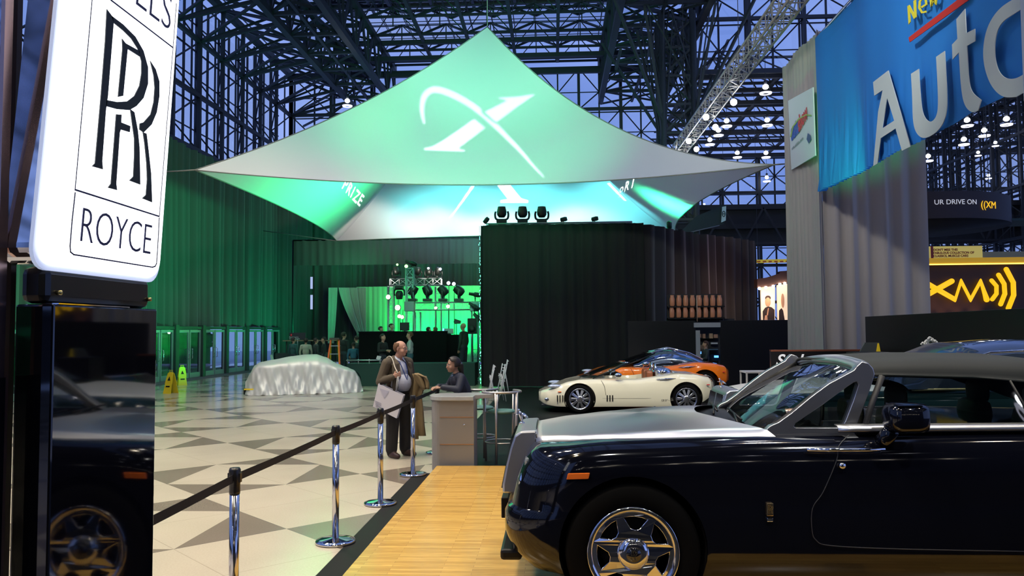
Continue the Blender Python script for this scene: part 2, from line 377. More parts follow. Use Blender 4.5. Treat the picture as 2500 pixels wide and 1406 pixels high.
# two deep box girders running down the hall
for (x0, x1) in ((-14.5, -11.5), (3.6, 8.1)):
    for z in (18.4, 21.2):
        for x in (x0, (x0+x1)/2, x1): mb.bar((x, -20, z), (x, 57.5, z), .24 if x != (x0+x1)/2 else .12)
    for k in range(26):
        y = -20+3*k
        for x in (x0, x1):
            mb.bar((x, y, 18.4), (x, y+1.5, 21.2), .10, 3); mb.bar((x, y+1.5, 21.2), (x, y+3, 18.4), .10, 3); mb.bar((x, y, 18.4), (x, y, 21.2), .09, 3)
        for z in (18.4, 21.2):
            mb.bar((x0, y, z), (x1, y, z), .13); mb.bar((x0, y, z), (x1, y+3, z), .09, 3); mb.bar((x1, y, z), (x0, y+3, z), .09, 3)
        mb.bar((x0, y, 18.4), (x1, y, 21.2), .08, 3); mb.bar((x1, y, 18.4), (x0, y, 21.2), .08, 3)
# coffers between the girders, with gabled skylights
for i in range(6): mb.bar((-11.5+3*i, 36, 21.3), (-11.5+3*i, 57, 21.3), .15)
for j in range(8): mb.bar((-11.5, 36+3*j, 21.3), (3.5, 36+3*j, 21.3), .10)
for i in range(5):
    for j in range(7):
        for a_ in (0, 1):
            for b_ in (0, 1): mb.bar((-11.5+3*(i+a_), 36+3*(j+b_), 21.3), (-10+3*i, 37.5+3*j, 22.5), .04, 3)
spaceframe(mb, -11.5, 3.5, -18, 36, 3, 21.3, 22.6, .09)
for k in range(7):
    y = 37.5+3*k
    for i in range(5):
        x = -11.5+3*i
        mb.bar((x, y, 21.9), (x+1.5, y, 22.5), .09); mb.bar((x+1.5, y, 22.5), (x+3, y, 21.9), .09)
        mb.bar((x+1.5, y, 21.3), (x+1.5, y, 22.5), .05)
for k in range(9): mb.bar((-14.5, 36+2.6*k, 23.2), (8, 36+2.6*k, 23.2), .03)
for x in [-11.5+1.5*i for i in range(11)]: mb.bar((x, 36, 23.2), (x, 57.5, 23.2), .03)
for y in (52.5, 56.0): 
    for z in (20.2, 21.3): mb.bar((-19, y, z), (8, y, z), .20)
o = mb.build('ceiling', STEEL, fix=False); struct(o)
g = MB().add([(-19, -20, 23.3), (8, -20, 23.3), (8, 57.7, 23.3), (-19, 57.7, 23.3)], [(0, 1, 2, 3)]).build('roof_glass', GLASS, o, fix=False)
mb = MB()
spaceframe(mb, 8, 32, 44, 65.6, 2.4, 16.1, 17.2, .085)
for k in range(9): mb.bar((8, 44.5+2.6*k, 15.9), (32, 44.5+2.6*k, 15.9), .17)
o = mb.build('trim_3', P('ceiling_steel', (.035, .035, .036), .6), fix=False); struct(o)
# dark hall behind the photographer (seen only in reflections)
o = MB().box((-7, -22.4, 0), (32, -22, 24)).build('wall_front', P('dark_wall', (.03, .03, .034), .7)); struct(o)
o = MB().box((8.2, -22, 15.8), (32, 8, 16.1)).build('trim_4', P('dark_ceiling', (0, 0, 0))); struct(o)
lattice('wall_left_front', (-19, -45.3, 0), (0, 1, 0), (-1, 0, 0), 66, 3, 2.65, 20.65, 3.0, r=.13, fine=False)
for q_ in ((-45, 20.6),): struct(MB().box((-19.2, q_[0], 0), (-19.05, q_[1], 2.6)).build('trim_9', P('dark_wall', (0, 0, 0))))
# cluster column of tubes with a spreading head
mb = MB()
cx, cy = 6.6, 42.0
for k in range(3): mb.bar((cx-3+3*k, cy-1.5, 16.2), (cx-3+3*k, cy+1.5, 16.2), .1)
for (a, b) in ((-.8, -.8), (.8, -.8), (.8, .8), (-.8, .8)):
    mb.bar((cx+a, cy+b, 0), (cx+a, cy+b, 18.4), .17, 8)
    for s in (1.5, 3.0): mb.bar((cx+a, cy+b, 12.5), (cx+a*s*1.5, cy+b*s*1.5, 18.4), .09)
for k in range(12):
    z = 1.5*k
    for (a, b, c_, d) in ((-.8, -.8, .8, -.8), (.8, -.8, .8, .8), (.8, .8, -.8, .8), (-.8, .8, -.8, -.8)):
        mb.bar((cx+a, cy+b, z), (cx+c_, cy+d, z+1.5), .06, 3); mb.bar((cx+c_, cy+d, z), (cx+a, cy+b, z+1.5), .06, 3); mb.bar((cx+a, cy+b, z), (cx+c_, cy+d, z), .07, 3)
for i in range(22):
    a = rnd.uniform(-2.2, 2.2); b = rnd.uniform(-2.2, 2.2)
    mb.bar((cx+rnd.choice((-.8, .8)), cy+rnd.choice((-.8, .8)), rnd.uniform(10.5, 15.5)), (cx+a, cy+b, 18.4), .05, 3)
o = mb.build('trim_5', P('green_steel', (.045, .055, .05), .6), fix=False); struct(o)
# low beam band over the far right
mb = MB()
for z in (8.2, 9.4): mb.bar((7, 50, z), (30, 50, z), .22)
mb.box((7, 50.3, 7.0), (30, 50.6, 9.6))
for k in range(10):
    mb.bar((7+2.4*k, 49.6, 7.1), (8.2+2.4*k, 49.6, 9.3), .07, 3); mb.bar((8.2+2.4*k, 49.6, 9.3), (9.4+2.4*k, 49.6, 7.1), .07, 3)
mb.bar((7, 49.6, 7.1), (30, 49.6, 7.1), .09)
o = mb.build('trim_6', P('mezzanine_black', (.02, .02, .022), .7), fix=False); struct(o)

# ------------------------------------------------------------------ curtains
def drape(name, path, z0, z1, mat, amp=.09, per=.32, rows=5, seed=1, parent=None, flare=1.0, bot=None, top=None, th=0):
    rr = random.Random(seed); pts = [Vector((p[0], p[1], 0)) for p in path]
    seg = [(b-a).length for a, b in zip(pts, pts[1:])]; L = sum(seg); n = max(6, int(L/per*6)); ph = 0; cols = []
    for i in range(n+1):
        s = L*i/n; t = s; k = 0
        while k < len(seg)-1 and t > seg[k]: t -= seg[k]; k += 1
        d = (pts[k+1]-pts[k]).normalized(); p = pts[k]+d*min(t, seg[k]); nn = Vector((-d.y, d.x, 0))
        ph += 2*pi/6*rr.uniform(.55, 1.5); a = amp*(.8*sin(ph)+.45*sin(ph*.37+1)+.35*sin(ph*.13+seed)+.45*rr.uniform(-1, 1))
        cols.append((p, nn, a, s/L))
    g = []
    for j in range(rows+1):
        v = j/rows; g.append([])
        for (p, nn, a, s) in cols:
            zt = z1 if top is None else top(s); zb = z0 if bot is None else bot(s)
            q = p+nn*a*(flare-(flare-.75)*v)+nn*.03*sin(3*v+s*9); q.z = zb+(zt-zb)*v; g[-1].append(tuple(q))
    return MB().grid(g).build(name, mat, parent, solid=th)
def cloth(name, col, rough=.9, sheen=.2):
    return P(name, col, rough, sheen=sheen)
DRK = cloth('dark_curtain', (.05, .055, .055)); BLKC = cloth('black_curtain', (.0035, .0035, .0035), sheen=0); GRY = cloth('grey_drape', (.36, .335, .31), .8, .3)
PALE = cloth('pale_drape', (.45, .46, .42)); WHT = cloth('backdrop_green_light', (.34, .78, .42))  # backdrop is white cloth, green stage light put into its colour
o = drape('hall_curtain', [(-15.3, 17), (-15.3, 43.4)], 2.15, 9.7, DRK, .20, .46, 8, 3); tag(o, 'tall dark curtain lit green hanging above the row of glass doors', 'curtain')
o = drape('hall_curtain', [(-15.35, 43.2), (-14.2, 46.2), (1.5, 46.2)], .1, 9.7, DRK, .18, .42, 8, 4); tag(o, 'dark green-lit curtain closing the stage area behind the bright backdrop', 'curtain')
o = thing('valance_drape', 'x', 'drape'); drape('cloth', [(-13.4, 40.5), (1.0, 40.5)], 5.3, 6.6, DRK, .05, .4, 3, 5, o); MB().bar((-13.4, 40.5, 6.6), (1, 40.5, 6.6), .04, 6).bar((-13.4, 40.5, 0), (-13.4, 40.5, 6.6), .04, 6).bar((1, 40.5, 0), (1, 40.5, 6.6), .04, 6).build('pipe_frame', BLACK, o); tag(o, 'short dark valance hanging just below the tent edge above the stage', 'drape')
for i in range(2): pass
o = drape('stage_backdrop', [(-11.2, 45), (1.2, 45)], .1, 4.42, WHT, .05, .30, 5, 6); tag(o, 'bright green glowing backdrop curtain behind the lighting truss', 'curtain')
# pale swags left of the backdrop
def swag(n, x0a, x0b, xb0, xb1, ya, yb, Y, seed, label):
    rr = random.Random(seed); g = []
    K = 26
    for j in range(9):
        v = j/8; row = []
        e = v**1.35
        for i in range(K+1):
            u = i/K; px = (x0a+(x0b-x0a)*u)*(1-e)+(xb0+(xb1-xb0)*u)*e; py = ya+(yb-ya)*v
            q = at(px, py, Y); q.y += .06*sin(i*1.9+seed); row.append(tuple(q))
        g.append(row)
    o = MB().grid(g).build(n, PALE); tag(o, label, 'curtain', 'pale swags at the stage entrance'); return o
swag('swag_curtain', 801, 824, 800, 815, 702, 838, 44.2, 1, 'straight pale sheer curtain hanging at far left of the bright backdrop')
swag('swag_curtain', 826, 852, 872, 882, 702, 815, 44.0, 2, 'first pale sheer curtain tied diagonally beside the dark gap')
swag('swag_curtain', 852, 872, 880, 888, 702, 812, 44.3, 3, 'middle pale sheer curtain tied diagonally before the backdrop')
swag('swag_curtain', 872, 893, 884, 894, 702, 812, 44.6, 4, 'pale sheer curtain touching the left edge of the green backdrop')

# black box curtain in the middle
o = drape('black_curtain', [(-2.33, 26.4), (3.0, 26.4)], .03, 5.38, BLKC, .07, .36, 5, 8); tag(o, 'tall black curtain behind the cream sports car, left of the fold', 'curtain', None)
def tcur(s): return 5.36-.12*sin(s*6)*.3
o = drape('black_curtain', [(3.0, 26.4), (8.35, 33)], .03, 5.36, cloth('brown_black_curtain', (.014, .010, .009)), .16, .62, 5, 9, top=tcur); tag(o, 'tall black curtain angled away with uplit folds above the black panels', 'curtain')
o = drape('black_curtain', [(-2.33, 26.45), (-2.33, 30.5)], .03, 5.38, BLKC, .07, .36, 5, 18); tag(o, 'black curtain side return facing the stage with green sparkle lights', 'curtain')
sl = thing('sparkle_light_string', 'string of small green sparkle lights down the left edge of the black curtain', 'light string'); rr = random.Random(5)
MB().path([(-2.42, 26.34, .02), (-2.42, 26.34, 5.35)], .006, 5).build('cord', BLACK, sl); SPG = E('sparkle_green', (.15, 1, .6), 4)
for k in range(58):
    z = .15+5.0*k/58+rr.uniform(-.04, .04); MB().ball((-2.42+rr.uniform(-.02, .02), 26.34, z), (.010, .010, rr.uniform(.012, .045)), 6, 4).build('bead', SPG, sl)
# glowing strips standing in for daylight through the corner gap
mb = MB()
for (a, b) in ((622, 642), (685, 710), (735, 753)): pass
for (a, b) in ((618, 645), (676, 705), (720, 755)):
    p = at(761, a, 43.6); q = at(761, b, 43.6); mb.box((p.x-.06, 43.55, q.z), (p.x+.06, 43.6, p.z))
struct(mb.build('daylight_strips', E('slit_daylight', (.45, .55, .9), .9)))

# ------------------------------------------------------------------ black panel walls
def panel_wall(name, pts, z1, label, th=.06, mat=None, z0=0, cat='partition'):
    mb = MB()
    for (a, b) in zip(pts, pts[1:]):
        d = (Vector(b)-Vector(a)).normalized(); nn = Vector((-d.y, d.x))*th/2; a = Vector(a); b = Vector(b)
        c = [a+nn, b+nn, b-nn, a-nn]
        mb.add([(p.x, p.y, z0) for p in c]+[(p.x, p.y, z1) for p in c], [(0, 3, 2, 1), (4, 5, 6, 7), (0, 1, 5, 4), (1, 2, 6, 5), (2, 3, 7, 6), (3, 0, 4, 7)])
    o = mb.build(name, mat or BLACK, bev=.004); tag(o, label, cat); return o
xa = at(1532, 783, 24.2).x; xd = at(1697, 783, 24.2).x; xe = at(1757, 783, 24.2).x
panel_wall('black_partition', [(xa, 24.2), (xd, 24.2)], 2.12, 'black panel wall directly left of the lit doorway behind the cars')
panel_wall('black_partition', [(xe, 24.2), (9.2, 24.2)], 2.12, 'black panel wall directly right of the lit doorway under the curtain')
df = thing('doorway_frame', 'silver post and header framing the doorway in the black panels', 'door frame', (xd, 24.2, 0))
MB().box((0, -.05, 0), (.13, .05, 1.83)).build('post', TRUSSG, df)
MB().box((-.05, -.06, 1.92), (.74, .06, 2.06)).build('header', TRUSSG, df)
panel_wall('black_partition', [(7.05, 18.4), (6.2, 9.4)], 2.12, 'long low black panel wall behind the convertible roof, below the yellow sign')
o = panel_wall('backdrop_panel', [(at(1880, 853, 17.6).x, 17.6), (6.85, 17.6)], 1.40, 'low dark display panel carrying white script lettering', .1, P('panel_dark', (.012, .012, .014), .35))
text_mesh('script_lettering', 'Spyker', P('sign_white', (.85, .85, .85), .5, emit=(1, 1, 1), es=.35), .34, .006, o, frame((at(1893, 892, 17.54).x, 17.54, at(1893, 892, 17.54).z), (1, 0, 0.0), (0, 0, 1)), shear=.35, xs=1.0, offset=.006)
o2 = MB().box((at(1880, 853, 17.6).x, 17.545, 1.375), (6.85, 17.655, 1.41)).build('top_trim', P('trim_red', (.25, .08, .04), .4), o)

# ------------------------------------------------------------------ grey drape tower and hanging banners
tw = thing('drape_tower', 'tall grey pleated drape tower standing behind the blue banner', 'drape', (0, 0, 0))
drape('side_drape', [(6.35, 18.9), (6.3, 21.7)], .2, 8.95, GRY, .05, .22, 8, 21, tw, 1.4)
drape('front_drape', [(6.35, 18.9), (8.72, 18.9)], .2, 8.9, GRY, .09, .42, 8, 22, tw, 1.3)
mb = MB(); 
for (x, y) in ((6.62, 19.2), (8.5, 19.2), (6.62, 21.5)): mb.bar((x, y, 0), (x, y, 9.0), .03, 8)
mb.bar((6.4, 19, 8.9), (6.4, 21.6, 8.9), .03, 8); mb.bar((6.4, 19, 8.85), (8.7, 19, 8.85), .03, 8); mb.build('pipe_frame', TRUSSG, tw)
def cloth_panel(name, corners, mat, parent, nu=40, nv=12, wave=.03, puck=0, nrm=(1, 0, 0), seed=3):
    a, b, c, d = [Vector(p) for p in corners]; g = []; rr = random.Random(seed); phs = [rr.uniform(0, 6) for _ in range(nu+1)]
    for j in range(nv+1):
        v = j/nv; row = []
        for i in range(nu+1):
            u = i/nu; p = (a*(1-u)+b*u)*(1-v)+(d*(1-u)+c*u)*v
            w = wave*sin(u*17+v*1.2)+wave*.4*sin(u*41)+puck*max(0, .45-v)*max(0, .75-u)*sin(i*2.3+v*7*sin(i))
            row.append(tuple(p+Vector(nrm)*w))
        g.append(row)
    return MB().grid(g).build(name, mat, parent)
XB = 6.22
zb, zt = 5.02, 8.62
bn = thing('hanging_banner', 'huge blue fabric banner with pale letters hanging at upper right', 'banner', (0, 0, 0))
BLUE = P('banner_blue', (.015, .20, .62), .75, bump=(40, .1))
cloth_panel('cloth', [(XB, 18.7, zb), (XB, 10.2, zb), (XB, 10.2, zt), (XB, 18.7, zt)], BLUE, bn, 140, 14, .035, .35, (-1, 0, 0))
LET = P('banner_letters', (.55, .64, .62), .7)
RED = P('banner_red', (.55, .03, .02), .7); YEL = P('banner_yellow', (.80, .72, .04), .6)
XT = XB-.13
def bpoly(pix, mat, name, X=XT, parent=bn, d=(.012, 0, 0)):
    pts = [atx(px, py, X) for px, py in pix]; return MB().poly(pts, d).build(name, mat, parent)
# traced letter outlines (photo pixels on the banner plane)
k = 650/1523
def c3(l): return [(1850+x*k, y*k) for x, y in l]
A_ = [(661, 470), (748, 403), (875, 838), (826, 862), (790, 735), (705, 790), (686, 935), (662, 950), (690, 640), (716, 515), (668, 548)]
A_hole = [(742, 560), (712, 735), (782, 690)]
U_ = cr_spline([(878, 425, 0), (920, 395, 0)], 1)
U_ = [(878, 422), (922, 394), (932, 560), (945, 660), (985, 705), (1025, 672), (1036, 590), (1022, 325), (1070, 292), (1086, 560), (1080, 660), (1050, 730), (1000, 775), (945, 795), (905, 760), (888, 690), (886, 560)]
T_ = [(1138, 110), (1187, 50), (1194, 190), (1243, 165), (1246, 235), (1199, 262), (1206, 450), (1224, 530), (1280, 572), (1262, 632), (1230, 648), (1186, 610), (1165, 520), (1152, 300), (1116, 340), (1113, 255), (1144, 222)]
O_o = [(1480, 555), (1405, 560), (1340, 500), (1300, 400), (1288, 290), (1310, 160), (1370, 60), (1450, 0), (1530, -30), (1530, 40), (1470, 78), (1390, 130), (1358, 220), (1356, 330), (1378, 410), (1420, 452), (1482, 450), (1530, 420), (1530, 525)]
def with_hole(outer, hole, mat, name):
    cu = bpy.data.curves.new('c', 'CURVE'); cu.dimensions = '2D'; cu.fill_mode = 'BOTH'; cu.extrude = .006
    for lp in (outer, hole) if hole else (outer,):
        s = cu.splines.new('POLY'); s.points.add(len(lp)-1)
        for q, (px, py) in zip(s.points, lp):
            w = atx(px, py, XT); q.co = (-w.y, w.z, 0, 1)
        s.use_cyclic_u = True
    t = bpy.data.objects.new('t', cu); C.objects.link(t); dg = bpy.context.evaluated_depsgraph_get()
    me = bpy.data.meshes.new_from_object(t.evaluated_get(dg)); bpy.data.objects.remove(t)
    me.transform(frame((XT, 0, 0), (0, -1, 0), (0, 0, 1))); me.materials.clear(); me.materials.append(mat)
    o = bpy.data.objects.new(name, me); C.objects.link(o); o.parent = bn; return o
with_hole(c3(A_), c3(A_hole), LET, 'letter_a')
def sm_(l, sharp):
    cur = [(Vector(p), i in sharp) for i, p in enumerate(l)]
    for _ in range(3):
        out = []
        for i, (p, sh) in enumerate(cur):
            a, b = cur[i-1][0], cur[(i+1) % len(cur)][0]
            if sh: out.append((p, True))
            else: out += [(p+(a-p)*.25, False), (p+(b-p)*.25, False)]
        cur = out
    return [tuple(p) for p, _ in cur]
def with_hole1(l, mat, name): return with_hole(l, None, mat, name)
with_hole1(c3(sm_(U_, {0, 1, 7, 8})), LET, 'letter_u'); with_hole1(c3(sm_(T_, {0, 1, 2, 3, 4, 5, 8, 9, 13, 14, 15, 16})), LET, 'letter_t'); with_hole1(c3(sm_(O_o, {0, 8, 9, 17, 18})), LET, 'letter_o')
bpoly(c3([(862, 215), (1130, 8), (1200, -40), (1206, 0), (868, 242)]), RED, 'red_stripe')
bpoly(c3([(855, 35), (866, 28), (893, 80), (890, 5), (903, -3), (906, 98), (892, 108), (868, 58), (872, 125), (862, 140)]), YEL, 'letter_n')
def ribbon(pts, w0, w1=None):
    P2 = [Vector((x, y)) for x, y in pts]; L_, R_ = [], []
    for i, p in enumerate(P2):
        d = (P2[min(i+1, len(P2)-1)]-P2[max(i-1, 0)]).normalized(); nn = Vector((-d.y, d.x))
        w = w0 if w1 is None else w0+(w1-w0)*i/(len(P2)-1)
        if isinstance(w0, list): w = w0[i]
        L_.append(p+nn*w/2); R_.append(p-nn*w/2)
    return [tuple(q) for q in L_]+[tuple(q) for q in R_[::-1]]
bpoly(c3(ribbon([(935, 42), (962, 25), (958, -5), (942, -15), (925, 10), (922, 45), (938, 72), (962, 66)], 11)), YEL, 'letter_e')
bpoly(c3(ribbon([(985, -20), (992, 38), (1004, 0)], 11)), YEL, 'letter_w')
bpoly(c3(ribbon([(1004, 0), (1015, 26), (1022, -30)], 11)), YEL, 'letter_w')
MB().bar((XB, 10.2, zt+.02), (XB, 18.7, zt+.02), .03, 8).build('pole', TRUSSG, bn)
# second cloth at the right frame edge
o = cloth_panel('hanging_banner', [(XB-.5, 9.85, 4.6), (XB-.5, 7.0, 4.3), (XB-.5, 7.0, 9), (XB-.5, 9.85, 9)], P('banner_reverse', (.30, .38, .52), .8), None, 20, 6, .02)
tag(o, 'pale blue reverse banner edge cut off by the right frame edge', 'banner')
# small white show sign on the drape tower
sg = thing('hanging_sign', 'small white square hanging sign on side of grey drape tower', 'sign', (0, 0, 0))
a, b, c_, d = atx(1932, 415, 6.2), atx(1990, 380, 6.2), atx(1984, 213, 6.2), atx(1924, 246, 6.2)
MB().poly([a, b, c_, d], (.03, 0, 0)).build('board', P('sign_board', (.72, .80, .80), .6), sg)
def txt_on(body, px, py, size, mat, X, parent, dirpx, name='lettering', ext=.003, shear=0, xs=1, offset=0):
    o = atx(px, py, X); return text_mesh(name, body, mat, size, ext, parent, frame(o, (0, -1, 0), (0, 0, 1)) @ Matrix.Rotation(dirpx, 4, 'Z'), shear=shear, xs=xs, offset=offset)
txt_on('auto', 1932, 343, .62, P('sign_blue', (.03, .10, .5), .6), 6.18, sg, .10, offset=.02, xs=.62)
txt_on('show', 1950, 322, .55, P('sign_redd', (.6, .04, .03), .6), 6.175, sg, .25, offset=.02, xs=.62)
txt_on('at the exhibition centre', 1933, 366, .10, P('sign_grey', (.25, .3, .32), .6), 6.18, sg, .06)
pts = [atx(x, y, 6.17) for x, y in ribbon([(1930, 335), (1935, 310), (1950, 290), (1968, 280), (1980, 282)], 3)]
MB().poly(pts, (.005, 0, 0)).build('arc', P('sign_green', (.35, .5, .1), .6), sg)
MB().poly([atx(x, y, 6.17) for x, y in [(1972, 325), (1978, 330), (1980, 340), (1974, 350), (1969, 340)]], (.005, 0, 0)).build('emblem', P('sign_navy', (.05, .1, .25), .6), sg)
# ------------------------------------------------------------------ tent
FAB = bpy.data.materials.new('tent_fabric'); FAB.use_nodes = True; n = FAB.node_tree; n.nodes.clear()
oo = n.nodes.new('ShaderNodeOutputMaterial'); d_ = n.nodes.new('ShaderNodeBsdfDiffuse'); t_ = n.nodes.new('ShaderNodeBsdfTranslucent'); mx = n.nodes.new('ShaderNodeMixShader')
d_.inputs[0].default_value = (.80, .80, .78, 1); t_.inputs[0].default_value = (.75, .75, .73, 1); mx.inputs[0].default_value = .30
n.links.new(d_.outputs[0], mx.inputs[1]); n.links.new(t_.outputs[0], mx.inputs[2]); n.links.new(mx.outputs[0], oo.inputs[0])
FL, FR = at(475, 415, 21), at(1890, 402, 21); BL, BR = at(822, 588, 38), Vector((5.9, 38, 6.3)); PK = at(1190, 65, 29.5)
SAG = {'FL': .5, 'FR': 1.25, 'BL': .6, 'BR': .9}
def face(A, B, sa, sb, bow, down, name, parent, seam=None):
    g = []; NU, NV = 44, 26
    for j in range(NV+1):
        v = j/NV; row = []
        for i in range(NU+1):
            u = i/NU; q = 4*u*(1-u); E_ = A*(1-u)+B*u+Vector(bow)*q-Vector((0, 0, down))*q
            p = E_*(1-v)+PK*v; p.z -= 4*v*(1-v)*((1-u)*sa+u*sb)
            row.append(tuple(p))
        g.append(row)
    return MB().grid(g[:-1]+[g[-1]]).build(name, FAB, parent, fix=False), g
tent = thing('tension_tent', 'large white stretched fabric tent glowing green over the hall', 'tent', (0, 0, 0))
f1, g1 = face(FL, FR, .5, 1.25, (0, 1.9, 0), .12, 'front_panel', tent)
f2, g2 = face(FR, BR, 1.25, .9, (-.9, 0, 0), 0, 'right_panel', tent)
f3, g3 = face(BR, BL, .9, .6, (0, -1.2, 0), .0, 'back_panel', tent)
f4, g4 = face(BL, FL, .6, .5, (.7, 0, 0), .1, 'left_panel', tent)
HEM = P('hem_cord', (.20, .21, .18), .7)
for (g, nm) in ((g1, 'front_hem'), (g2, 'right_hem'), (g3, 'back_hem'), (g4, 'left_hem')): MB().path(g[0], .018, 6).build(nm, HEM, tent)
MB().path([r_[0] for r_ in g1], .02, 6).build('ridge_cord', HEM, tent); MB().path([r_[-1] for r_ in g1], .02, 6).build('ridge_cord', HEM, tent)
for a, b in ((FL, at(400, 420, 21.2)), (FR, at(1918, 400, 22)), (BL, Vector((-15.2, 41, 7.2))), (BR, Vector((8.3, 40, 7.0))), (PK, Vector((PK.x, PK.y, 21)))):
    MB().bar(a, b, .02, 6).build('stay_rope', HEM, tent)
# small flat box at the left anchor
def bvh(o): return BVHTree.FromPolygons([v.co[:] for v in o.data.vertices], [p.vertices[:] for p in o.data.polygons])
B1, B3, B4, B2 = bvh(f1), bvh(f3), bvh(f4), bvh(f2)
def hitpx(px, py, trees):
    best = None
    for t in trees:
        h = t.ray_cast(CAM, ray(px, py).normalized())
        if h[0] is not None and (best is None or h[3] < best[1]): best = (h[0], h[3])
    return best and best[0]
def gobo(name, L, aim, polys, trees, power, color, label, spot, dist=.35, size=.30):
    """a projector: a lamp behind a cut-out slide that throws the shape on the fabric"""
    L = Vector(L); ax = (Vector(aim)-L).normalized(); u = ax.cross(Vector((0, 0, 1))).normalized(); w = u.cross(ax)
    t = thing(name, label, 'projector', L)
    cu = bpy.data.curves.new('c', 'CURVE'); cu.dimensions = '2D'; cu.fill_mode = 'BOTH'; cu.extrude = 0
    loops = [[(-size, -size), (size, -size), (size, size), (-size, size)]]
    for pl in polys:
        lp = []
        for px, py in pl:
            h = hitpx(px, py, trees)
            if h is None: continue
            d = h-L; q = d*(dist/d.dot(ax)); lp.append((q.dot(u), q.dot(w)))
        if len(lp) > 2: loops.append(lp)
    for lp in loops:
        s = cu.splines.new('POLY'); s.points.add(len(lp)-1)
        for q, (x, y) in zip(s.points, lp): q.co = (x, y, 0, 1)
        s.use_cyclic_u = True
    tt = bpy.data.objects.new('t', cu); C.objects.link(tt); dg = bpy.context.evaluated_depsgraph_get()
    me = bpy.data.meshes.new_from_object(tt.evaluated_get(dg)); bpy.data.objects.remove(tt)
    me.transform(frame(ax*dist, u, w)); me.materials.clear(); me.materials.append(BLKF)
    o = bpy.data.objects.new('slide', me); C.objects.link(o); o.parent = t
    # housing: four walls from behind the lamp to the slide
    M4 = frame((0, 0, 0), u, w); mb = MB(); s = size
    zf = lambda z: -z
    def T(x, y, z): return tuple((M4 @ Vector((x, y, -z))))
    c8 = [T(x, y, z) for z in (-.12, dist) for (x, y) in ((-s, -s), (s, -s), (s, s), (-s, s))]
    mb.add(c8, [(0, 1, 2, 3), (0, 4, 5, 1), (1, 5, 6, 2), (2, 6, 7, 3), (3, 7, 4, 0)])
    mb.build('housing', BLKF, t)
    if L.z < 7: MB().bar((0, 0, -L.z), (0, 0, -.36), .03, 6).build('stand_pole', BLKF, t)
    else: MB().bar((0, 0, .3), (0, 0, 12), .02, 6).build('hanging_pole', BLKF, t)
    l = light('SPOT', name+'_light', L, L+ax, power, color, spot_size=R(spot), spot_blend=.1, shadow_soft_size=.0012)
    return t
swoosh = [(1036, 302), (1030, 270), (1034, 240), (1048, 223), (1068, 219), (1105, 231), (1150, 256), (1190, 288), (1230, 327), (1270, 368), (1300, 403), (1328, 432)]
sw = ribbon([tuple(p[:2]) for p in cr_spline([(x, y, 0) for x, y in swoosh], 4)], [2+14*sin(pi*min(1, (i+1)/45.)**.8) for i in range(45)])
xup = [(1213, 239), (1262, 236), (1306, 230), (1288, 243), (1266, 258), (1207, 301), (1176, 277), (1236, 246), (1230, 242)]
xlo = [(1158, 290), (1184, 312), (1124, 358), (1120, 364), (1134, 366), (1134, 370), (1036, 366), (1036, 361), (1055, 358), (1078, 345)]
gobo('logo_projector', (-1.2, 9, 8.6), (-2.6, 24.5, 8.4), [sw, xup, xlo], [B1], 26000, (.8, 1, .92), 'black projector throwing the crossed letter emblem on the tent front', 50)
def glyph_loops(body, place):
    cu = bpy.data.curves.new('c', 'FONT'); cu.body = body; cu.size = 1; cu.resolution_u = 3
    t = bpy.data.objects.new('t', cu); C.objects.link(t); bpy.context.view_layer.objects.active = t
    for q in bpy.context.selected_objects: q.select_set(False)
    t.select_set(True); bpy.ops.object.convert(target='CURVE'); loops = []
    for s in t.data.splines:
        pts = []
        if s.type == 'BEZIER':
            bp = s.bezier_points; N = len(bp)
            for i in range(N):
                a, b = bp[i], bp[(i+1) % N]
                for k in range(3):
                    q = k/3; pts.append(a.co*(1-q)**3+a.handle_right*3*q*(1-q)**2+b.handle_left*3*q*q*(1-q)+b.co*q**3)
        else: pts = [p.co.xyz for p in s.points]
        loops.append([place(p.x, p.y) for p in pts])
    bpy.data.objects.remove(t); return loops
rize = []
for ch, x, y, a in (('P', 834, 458, 0), ('R', 843, 468, 0), ('I', 854, 479, 0), ('Z', 860, 486, 0), ('E', 871, 496, 0)):
    ca, sa = cos(R(a)), sin(R(a)); rize += glyph_loops(ch, lambda gx, gy, x=x, y=y, ca=ca, sa=sa: (x+gx*15+gy*17, y+gx*17-gy*36))
pri = []
for ch, x, y, s_ in (('P', 1508, 484, 1), ('R', 1522, 470, 1), ('I', 1540, 460, 1)):
    pri += glyph_loops(ch, lambda gx, gy, x=x, y=y: (x+gx*20+gy*8, y-gx*12-gy*36))
gobo('letter_projector', (-1.5, 29.0, 5.42), (-8.5, 33, 7.4), rize, [B4, B3], 30000, (.8, 1, .9), 'black projector throwing letters on the left inner side of the tent', 95, size=.34)
gobo('letter_projector', (1.6, 27.6, 4.95), (5, 34.5, 7.4), pri+[[(1482, 448), (1488, 446), (1530, 490), (1524, 490)]], [B2, B3], 9000, (.8, 1, .9), 'black projector throwing letters on the right inner side of the tent', 95, size=.34)
gobo('letter_projector', (-.2, 27.8, 4.95), (-2.2, 36.5, 8.0), [[(1214, 452), (1246, 452), (1272, 484), (1289, 489), (1289, 495), (1222, 495), (1222, 489), (1240, 486)], [(1150, 455), (1158, 455), (1104, 528), (1098, 530)]], [B3], 12000, (.9, 1, 1), 'black projector throwing the emblem foot on the tent back', 85, size=.34)
